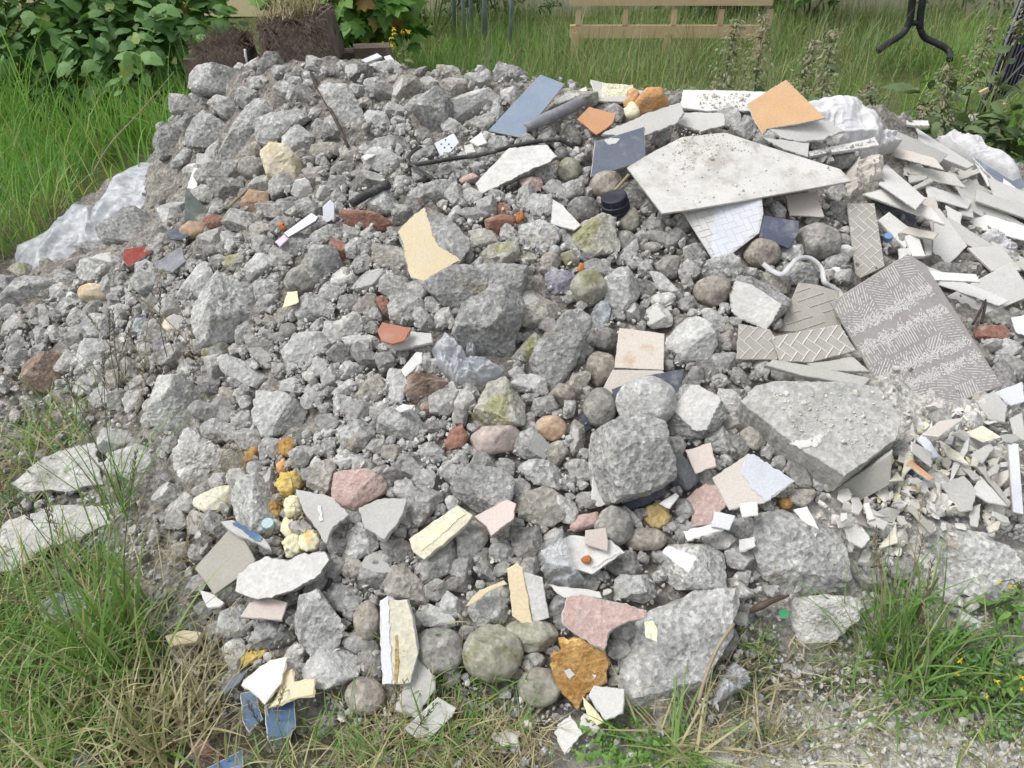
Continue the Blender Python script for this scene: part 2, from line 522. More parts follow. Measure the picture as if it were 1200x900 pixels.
M['paver'] = mat_stone("smooth_paver", S(166, 166, 162), S(184, 183, 179), speck=.14, fine=.2, var=0, bs=.5, patch=S(156, 155, 148), patch_lo=.58)
M['mound'] = mat_stone("rubble_dust", S(118, 115, 108), S(152, 148, 141), speck=.25, fine=.4, var=0, bs=1.0, dust=.35, spill=True)
M['gravel'] = mat_stone("rubble_bits", S(150, 149, 146), S(184, 183, 179), speck=.2, fine=.3, var=0, scale=7, dust=.4, tint=True)
M['chips'] = mat_flat("white_chips", S(218, 216, 208), S(204, 202, 192), dust=.3, rough=.9)

M['grass'] = mat_leaf("grass_blade", S(98, 138, 66), S(142, 174, 102), dry=S(186, 178, 136))
M['lush'] = mat_leaf("lush_grass_blade", S(102, 152, 70), S(150, 192, 104), dry=S(188, 184, 128), trans=.4)
M['meadow'] = mat_leaf("meadow_blade", S(98, 134, 68), S(142, 168, 102), dry=S(174, 168, 124))
M['straw'] = mat_leaf("dry_blade", S(156, 148, 112), S(190, 184, 150), dry=S(148, 134, 106), trans=.15)
M['leaf'] = mat_leaf("bramble_leaf", S(74, 112, 64), S(130, 168, 104), dry=S(154, 172, 98))
M['leaf2'] = mat_leaf("maple_leaf", S(82, 124, 58), S(126, 164, 82), dry=S(164, 130, 84))
M['darkleaf'] = mat_leaf("dark_leaf", S(58, 88, 52), S(92, 122, 74))
M['nettle'] = mat_leaf("nettle_leaf", S(80, 104, 66), S(122, 140, 98), dry=S(140, 136, 112))
M['seed'] = mat_leaf("seed_head", S(118, 124, 98), S(158, 158, 132), dry=S(166, 160, 132))
M['flower'] = mat_leaf("yellow_petal", S(226, 200, 40), S(238, 216, 70))
M['stem'] = mat_flat("green_stem", S(84, 98, 60), S(104, 112, 76), dust=.05, rough=.7)
M['twig'] = mat_flat("dry_stem", S(150, 136, 112), S(170, 158, 134), dust=.1, rough=.8)
M['darktwig'] = mat_flat("dark_stem", S(98, 94, 78), S(112, 106, 88), dust=.1, rough=.8)
M['wood'] = mat_flat("raw_timber", S(212, 184, 146), S(222, 198, 164), dust=.15, rough=.8)
M['roots'] = mat_leaf("root_fibre", S(88, 75, 65), S(126, 112, 100), dry=S(156, 140, 124), trans=0)
M['soilblock'] = mat_stone("rooted_soil", S(56, 47, 40), S(80, 68, 58), speck=.2, fine=.4, var=0, dust=.0)
M['oldwood'] = mat_flat("old_planter_wood", S(84, 74, 64), S(104, 92, 80), dust=.15, rough=.9)
M['metal'] = mat_flat("painted_pole", S(128, 146, 152), S(142, 158, 164), dust=.1, rough=.5)
M['blackmetal'] = mat_flat("black_metal", S(36, 38, 44), S(44, 46, 52), dust=.05, rough=.5)
M['meshcloth'] = mat_flat("dark_mesh", S(32, 34, 46), S(40, 42, 56), dust=.03, rough=.8)
M['meshwire'] = mat_flat("grey_wire", S(110, 112, 120), S(124, 126, 132), dust=.05, rough=.5)
M['rod'] = mat_flat("rusty_rod", S(58, 52, 48), S(74, 64, 56), dust=.1, rough=.8)
M['orangebit'] = mat_flat("orange_bit", S(182, 116, 66), S(196, 132, 82), dust=.25, rough=.9)


def mat_ground():
    t = NT("soil")
    co = t.n("ShaderNodeTexCoord").outputs["Object"]
    n1 = t.noise(co, 3, 6, .65)
    n2 = t.noise(co, 40, 5, .7)
    n3 = t.noise(co, 140, 3, .7)
    soil = t.mix(t.ramp(n2, .35, .65), S(78, 72, 62), S(124, 116, 102))
    sep = t.n("ShaderNodeSeparateXYZ", {0: co})
    far = t.ramp(sep.outputs[1], 2.2, 3.2)
    green = t.mix(t.ramp(n2, .35, .65), S(70, 82, 42), S(104, 112, 66))
    col = t.mix(t.math("MULTIPLY", far, t.ramp(n1, .3, .5, .4, 1)), soil, green)
    # spilt plaster powder on the bare soil at the near right
    dx = t.math("ABSOLUTE", t.math("SUBTRACT", sep.outputs[0], .85))
    dy = t.math("ABSOLUTE", t.math("SUBTRACT", sep.outputs[1], .98))
    dd = t.math("ADD", t.math("MULTIPLY", dx, 1.0), t.math("MULTIPLY", dy, 1.6))
    pw = t.math("MULTIPLY", t.ramp(dd, .45, .95, 1, 0), t.ramp(t.math("ADD", t.math("MULTIPLY", n1, .7), t.math("MULTIPLY", n2, .9)), .60, .80))
    col = t.mix(pw, col, S(222, 222, 219))
    # pale grit
    vo = t.n("ShaderNodeTexVoronoi", {"Vector": co, "Scale": 110.0})
    bw = t.n("ShaderNodeRGBToBW", {0: vo.outputs["Color"]}).outputs[0]
    col = t.mix(t.math("MULTIPLY", t.ramp(bw, .72, .78), t.ramp(far, 0, 1, .55, .1)), col, S(178, 176, 168))
    return t.done(col, .97, t.math("ADD", n2, t.math("MULTIPLY", n3, .6)), .8, .012, .15)


def mat_wall():
    t = NT("cream_render")
    co = t.n("ShaderNodeTexCoord").outputs["Object"]
    n1 = t.noise(co, .9, 5, .6)
    n2 = t.noise(co, 30, 4, .6)
    sep = t.n("ShaderNodeSeparateXYZ", {0: co})
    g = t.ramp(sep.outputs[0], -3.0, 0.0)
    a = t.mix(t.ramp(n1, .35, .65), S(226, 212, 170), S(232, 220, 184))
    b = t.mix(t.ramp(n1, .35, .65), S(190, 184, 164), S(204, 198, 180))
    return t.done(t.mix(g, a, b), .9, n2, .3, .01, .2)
# ------------------------------------------------------------------ builders for the debris
from mathutils.geometry import tessellate_polygon
CODES = {
    'c': ("concrete_chunk", "concrete chunk", "concrete", "grey concrete chunk"),
    'k': ("cobblestone", "stone", "cobble", "grey rounded stone"),
    'b': ("brick_fragment", "brick piece", "brick", "red brick piece"),
    't': ("tile_fragment", "tile piece", "white", "tile piece"),
    'd': ("board_fragment", "board piece", "boardgrey", "pale board piece"),
    's': ("slate_fragment", "slate piece", "slatestone", "slate piece"),
    'p': ("plaster_fragment", "plaster piece", "plaster", "white plaster piece"),
    'f': ("foam_lump", "foam lump", "foam", "orange foam lump"),
}
ADJ = {'pale': "pale", 'dark': "dark", 'warm': "brownish", 'moss': "mossy", 'cobble_brown': "brownish", 'cobble_green': "greenish", 'foam_pale': "pale yellow", 'foam_yellow': "yellow"}
ITEMS = []      # everything that lies in the heap: obj, centre in px, area, auto label base
COVER = np.zeros((225, 300), bool)
SPECIAL = np.zeros((225, 300), bool)   # where something other than plain rubble lies
_cy, _cx = np.mgrid[0:225, 0:300]
_cpts = np.stack([_cx.ravel() * 4 + 2, _cy.ravel() * 4 + 2], 1).astype(float)


def inside(P, poly):
    P = np.asarray(P, float)
    poly = np.asarray(poly, float)
    r = np.zeros(len(P), bool)
    j = len(poly) - 1
    for i in range(len(poly)):
        a, b = poly[i], poly[j]
        c = ((a[1] > P[:, 1]) != (b[1] > P[:, 1])) & (P[:, 0] < (b[0] - a[0]) * (P[:, 1] - a[1]) / (b[1] - a[1] + 1e-12) + a[0])
        r ^= c
        j = i
    return r


def cover(poly):
    COVER.ravel()[inside(_cpts, poly)] = True


def special(poly):
    c = np.mean(poly, axis=0)
    SPECIAL.ravel()[inside(_cpts, c + (np.asarray(poly) - c) * 1.12 + np.array([0, 3]))] = True


def area_c(poly):
    p = np.asarray(poly, float)
    q = np.roll(p, -1, 0)
    cr = p[:, 0] * q[:, 1] - q[:, 0] * p[:, 1]
    A = cr.sum() / 2
    return A, ((p + q) * cr[:, None]).sum(0) / (6 * A)


def parse_shape(s, rnd=.1):
    s = s.strip()
    if s[0] != 'e':
        return np.array([[float(q) for q in w.split(",")] for w in s.split()])
    q = [float(x) for x in s[1:].split(",")]
    u, v, w, h = q[:4]
    a = math.radians(q[4]) if len(q) > 4 else 0
    m = 18 if rnd < .05 else random.choice((5, 6, 6, 7)) if rnd > .12 else random.choice((7, 8, 9, 10))
    P = []
    for i in range(m):
        th = 2 * math.pi * (i + random.uniform(-.28, .28) * (rnd > .05)) / m
        r = 1 + random.uniform(-rnd, rnd * .6)
        x, y = .5 * w * r * math.cos(th), .5 * h * r * math.sin(th)
        P.append((u + x * math.cos(a) + y * math.sin(a), v - x * math.sin(a) + y * math.cos(a)))
    return np.array(P)


def unproject(poly, c, n):
    out = []
    for u, v in poly:
        d = ray(u, v)
        out.append(CAM + d * (((c - CAM) @ n) / (d @ n)))
    return np.array(out)


def frame(n):
    e1 = nrm(RGT - n * (RGT @ n))
    return e1, np.cross(n, e1)


def rho(poly, th):
    best = np.zeros(len(th))
    dx, dy = np.cos(th), np.sin(th)
    for i in range(len(poly)):
        a, b = poly[i], poly[(i + 1) % len(poly)]
        ex, ey = b - a
        den = dx * ey - dy * ex
        den = np.where(np.abs(den) < 1e-12, 1e-12, den)
        t = (a[0] * ey - a[1] * ex) / den
        s = (a[0] * dy - a[1] * dx) / den
        ok = (t > 0) & (s >= -1e-6) & (s <= 1 + 1e-6)
        best = np.where(ok & (t > best), t, best)
    return np.where(best < 1e-6, np.mean(np.linalg.norm(poly, axis=1)) * .5, best)


def rock_geo(poly2, h, style, seed, sub, rough, planes, cap=None, p=2.6):
    r_ = np.random.default_rng(seed)
    D, Fc = ICO[sub]
    th = np.arctan2(D[:, 1], D[:, 0])
    cph = np.sqrt(D[:, 0] ** 2 + D[:, 1] ** 2)
    R = rho(poly2, th)
    size = float(np.sqrt(abs(area_c(poly2)[0])))
    r = ((cph / R) ** p + (np.abs(D[:, 2]) / h) ** p) ** (-1 / p)
    flag = np.zeros(len(D), bool)
    for k in range(planes):
        el = math.radians(r_.uniform(32, 50) if cap is not None else r_.uniform(26, 80)) * (1 if k % 3 else -1)
        az = r_.uniform(0, 2 * math.pi)
        m = np.array([math.cos(el) * math.cos(az), math.cos(el) * math.sin(az), math.sin(el)])
        dm = D @ m
        s = np.max(r * dm) * r_.uniform(*((.5, .84) if style == 'c' else (.72, .93)))
        r = np.where(dm > 1e-3, np.minimum(r, s / np.maximum(dm, 1e-3)), r)
    if cap is not None:
        m = nrm(np.array([cap[1], cap[2], 1.0]))
        dm = D @ m
        s = np.max(r * dm) * cap[0]
        pr = s / np.maximum(dm, 1e-3)
        flag = (dm > 1e-3) & (pr <= r)
        r = np.where(flag, pr, r)
    P = D * r[:, None]
    Q = P / size
    o = r_.uniform(0, 50, 3)
    dsp = rough * (fbm(Q * 2.6 + o, seed, 2) + .5 * fbm(Q * 9.5 + o, seed + 5, 2))
    if style == 'c':
        n = fbm(Q * 6.5 + o, seed + 9, 3)
        dsp -= rough * 1.0 * np.maximum(0, n - .25)
        dsp += rough * .42 * vnoise(Q * 22 + o, seed + 3) + rough * .25 * vnoise(Q * 41 + o, seed + 4)
    elif style == 'f':
        dsp += rough * 1.3 * np.abs(fbm(Q * 4 + o, seed + 2, 2))
    dsp = np.where(flag, dsp * .25, dsp)
    P = P + D * (dsp * size)[:, None]
    return P, Fc, flag


_seed = [100]
rmat = random.Random(4)


def add_rock(code, opts, shape, label, ref):
    opts = dict(opts)
    if code == 'c' and not label:
        if 'm' not in opts:
            mm = rmat.choice(['concrete'] * 6 + ['pale'] * 2 + ['warm'] + ['dark'])
            if mm != 'concrete':
                opts['m'] = mm
        if 'd' not in opts:
            opts['d'] = '%.2f' % rmat.uniform(.55, 1.05)
        if 'cap' not in opts and rmat.random() < .3:
            opts['cap'] = '%.2f/%.2f/%.2f' % (rmat.uniform(.55, .8), rmat.uniform(-.7, .7), rmat.uniform(-.5, .7))
            opts['cm'] = rmat.choice(['paver', 'paver', 'pale', 'boardgrey'])
    style = opts.get('st', {'k': 'k', 'f': 'f'}.get(code, 'c'))
    poly = parse_shape(shape, {'k': .03, 'f': .1}.get(style, .19))
    A, c2 = area_c(poly)
    cover(poly)
    Pc, tc = hit(*c2)
    hn = hnormal(Pc[0], Pc[1])
    f = nrm(CAM - Pc)
    n = nrm(.6 * f + .4 * hn)
    if 'n' in opts:
        n = nrm(np.array([float(q) for q in opts['n'].split('/')]))
    e1, e2 = frame(n)
    pl = unproject(poly, Pc, n) - Pc
    p2 = np.stack([pl @ e1, pl @ e2], 1)
    size = math.sqrt(abs(area_c(p2)[0]))
    rmin = np.min(np.linalg.norm((p2 + np.roll(p2, -1, 0)) / 2, axis=1))
    h = float(opts.get('d', .95 if style == 'k' else 1.0)) * max(rmin, .3 * size)
    lift = float(opts.get('l', .3)) * h + float(opts.get('up', 0)) / 100
    c = Pc + n * lift
    # keep the outline where the photo has it at the lifted depth
    pl = unproject(poly, c, n) - c
    p2 = np.stack([pl @ e1, pl @ e2], 1) * ({'c': 1.2 if abs(A) < 2500 else 1.08, 'f': 1.05, 'k': 1.03}[style])
    px = math.sqrt(abs(A))
    sub = 6 if px > 130 else 5 if px > 44 else 4 if px > 17 else 3
    if 'cap' in opts and px > 28:
        sub = min(6, sub + 1)
    _seed[0] += 1
    rough = float(opts.get('r', {'c': .017 if abs(A) < 2500 else .026, 'k': .024, 'f': .085}[style]))
    planes = int(opts.get('pl', {'c': 8, 'k': 6, 'f': 5}[style]))
    cap = [float(q) for q in opts['cap'].split('/')] if 'cap' in opts else None
    V, Fc, flag = rock_geo(p2, h, style, _seed[0], sub, rough, planes, cap, float(opts.get('p', 2.15 if style == 'k' else 4.2)))
    mats = [M[opts.get('m', CODES[code][2])]]
    midx = None
    if cap:
        mats.append(M[opts.get('cm', 'plaster')])
        midx = np.where(flag[Fc].sum(1) >= 2, 1, 0)
    W = V @ np.stack([e1, e2, n])
    nm = opts.get('name', CODES[code][0])
    o = link(nm, mesh_np(nm, W, [Fc], mats, midx, smooth=style != 'c'), loc=c)
    register(o, code, opts, c2, abs(A), label, ref, poly)
    return o


def register(o, code, opts, c2, A, label, ref, poly):
    if code != 'c' or ref:
        special(poly)
    cat = opts.get('cat', CODES[code][1])
    tag(o, label or None, cat)
    w = poly - c2
    ev = np.sqrt(np.maximum(1e-6, np.linalg.eigvalsh(np.cov(w.T))))
    base = opts.get('base')
    if base is None:
        base = CODES[code][3]
        a = ADJ.get(opts.get('m', ''))
        if a:
            base = base.replace("grey ", a + " ").replace("pale board", a + " board").replace("orange", a) if code in 'ckf' else a + " " + base
    ITEMS.append(dict(o=o, c=np.array(c2), A=A, label=label, ref=ref, base=base, asp=ev[1] / ev[0]))


def edge_loop(poly, step, jit, r_):
    out = []
    for i in range(len(poly)):
        a, b = poly[i], poly[(i + 1) % len(poly)]
        L = np.linalg.norm(b - a)
        m = max(1, int(L / step))
        nrmv = np.array([b[1] - a[1], a[0] - b[0]]) / (L + 1e-9)
        low = np.cumsum(r_.normal(0, 1, m + 1))
        low = low - np.linspace(low[0], low[-1], m + 1)
        for k in range(m):
            q = a + (b - a) * k / m
            if k:
                q = q + nrmv * jit * (r_.uniform(-1, 1) * .6 + low[k] * .35)
            out.append(q)
    return np.array(out)


def slab_geo(poly2, z0, th, jit, bev, seed, step=.009):
    r_ = np.random.default_rng(seed)
    if area_c(poly2)[0] < 0:
        poly2 = poly2[::-1]
    L = edge_loop(poly2, step, jit, r_)
    m = len(L)
    T = np.roll(L, -1, 0) - np.roll(L, 1, 0)
    T /= np.linalg.norm(T, axis=1)[:, None] + 1e-9
    N = np.stack([T[:, 1], -T[:, 0]], 1)
    top = np.c_[L - N * bev, np.full(m, z0)]
    r1 = np.c_[L, np.full(m, z0 - bev)]
    k = r_.uniform(-1, 1, (m, 1)) * jit * 1.2
    mid = np.c_[L + N * k, np.full(m, z0 - th * .5)]
    bot = np.c_[L - N * (bev + np.abs(k)), np.full(m, z0 - th)]
    V = np.concatenate([top, r1, mid, bot])
    i = np.arange(m)
    j = (i + 1) % m
    q = [np.stack([i + a * m, i + (a + 1) * m, j + (a + 1) * m, j + a * m], 1) for a in range(3)]
    tri = np.array(tessellate_polygon([[Vector((x, y, 0)) for x, y, _ in top]]))
    A = V[tri[:, 1]] - V[tri[:, 0]]
    B = V[tri[:, 2]] - V[tri[:, 0]]
    fl = (A[:, 0] * B[:, 1] - A[:, 1] * B[:, 0]) < 0
    tri[fl] = tri[fl][:, ::-1]
    return V, np.concatenate(q), np.concatenate([tri, tri[:, ::-1] + 3 * m]), len(tri)


def add_slab(code, opts, shape, label, ref):
    poly = parse_shape(shape, .1)
    A, c2 = area_c(poly)
    cover(poly)
    Pc, _ = hit(*c2)
    if 'n' in opts:
        n = nrm(np.array([float(q) for q in opts['n'].split('/')]))
    else:
        X = [hit(*(c2 + (q - c2) * s))[0] for q in poly for s in (.5, 1)] + [Pc]
        X = np.array(X)
        G = np.c_[X[:, :2], np.ones(len(X))]
        w = np.linalg.lstsq(G.T @ G + np.diag([.004, .004, 0]), G.T @ X[:, 2], rcond=None)[0]
        n = nrm(np.array([-w[0], -w[1], 1.0]) + rng.normal(0, .05, 3))
        n = nrm(n + .35 * nrm(CAM - Pc))
    c = Pc + np.array([0, 0, 1.0]) * float(opts.get('up', 4.5)) / 100
    # keep the outline at the place the photo has it
    d = ray(*c2)
    c = CAM + d * (((c - CAM) @ n) / (d @ n))
    e1, e2 = frame(n)
    th = float(opts.get('th', 1.0)) / 100
    jit = float(opts.get('j', .17)) / 100
    _seed[0] += 1
    mats = [M[opts.get('m', CODES[code][2])], M[opts.get('em', opts.get('m', CODES[code][2]))]]

    def loc2(pp):
        pl = unproject(pp, c, n) - c
        return np.stack([pl @ e1, pl @ e2], 1)
    V, q, tri, nt_ = slab_geo(loc2(poly), 0, th, jit, min(.0016, th * .25), _seed[0])
    nm = opts.get('name', CODES[code][0])
    mi = np.concatenate([np.ones(len(q), int), np.zeros(nt_, int), np.ones(len(tri) - nt_, int)])
    Mx = np.eye(4)
    Mx[:3, 0], Mx[:3, 1], Mx[:3, 2], Mx[:3, 3] = e1, e2, n, c
    o = link(nm, mesh_np(nm, V, [q, tri], mats, mi, smooth=False), M=Mx)
    register(o, code, opts, c2, abs(A), label, ref, poly)
    o_ctx = (o, loc2, poly)
    SLABS[ref or label] = o_ctx
    return o


SLABS = {}


def layer(key, shape, mat, name, th=.0018, jit=.0025, z=.0022):
    """a coat or facing that is stuck on the slab"""
    o, loc2, _ = SLABS[key]
    _seed[0] += 1
    V, q, tri, _n2 = slab_geo(loc2(parse_shape(shape)), z, th, jit, .0004, _seed[0], .006)
    return link(name, mesh_np(name, V, [q, tri], [M[mat]], smooth=False), parent=o)


def ridges(key, segs, mat, name, w=.0012, h=.0012, inset=None):
    """raised lines moulded on the slab: segs are pairs of points in slab coordinates"""
    o, loc2, poly = SLABS[key]
    P2 = loc2(parse_shape(inset) if inset else poly)
    c = P2.mean(0)
    P2 = c + (P2 - c) * .985
    V, F4 = [], []
    for a, b in segs:
        a, b = np.asarray(a, float), np.asarray(b, float)
        tt = np.linspace(0, 1, 9)
        ok = inside(a + (b - a) * tt[:, None], P2)
        if ok.sum() < 3:
            continue
        k = np.where(ok)[0]
        a, b = a + (b - a) * tt[k[0]], a + (b - a) * tt[k[-1]]
        d = nrm(b - a)
        s = np.array([-d[1], d[0]]) * w
        m = len(V)
        for q, z in ((a - s, -.0005), (b - s, -.0005), (b + s, -.0005), (a + s, -.0005), (a - s * .5, h), (b - s * .5, h), (b + s * .5, h), (a + s * .5, h)):
            V.append((q[0], q[1], z))
        for f in ((4, 5, 6, 7), (0, 1, 5, 4), (1, 2, 6, 5), (2, 3, 7, 6), (3, 0, 4, 7)):
            F4.append([m + x for x in f])
    return link(name, mesh_np(name, V, [np.array(F4)], [M[mat]], smooth=False), parent=o)


def herring(key, unit, ang, keep=1.0, inset=None):
    o, loc2, poly = SLABS[key]
    P2 = loc2(parse_shape(inset) if inset else poly)
    lo, hi = P2.min(0), P2.max(0)
    c = (lo + hi) / 2
    R = int(np.linalg.norm(hi - lo) / unit / 2) + 2
    ca, sa = math.cos(ang), math.sin(ang)
    segs = []
    for x in range(-R, R):
        for y in range(-R, R):
            k = (x + y) % 4
            if k != 0 and random.random() < keep:
                segs.append(((x + 1, y), (x + 1, y + 1)))
            if k != 2 and random.random() < keep:
                segs.append(((x, y + 1), (x + 1, y + 1)))
    T = lambda p: c + unit * np.array([p[0] * ca - p[1] * sa, p[0] * sa + p[1] * ca])
    return [(T(a), T(b)) for a, b in segs]


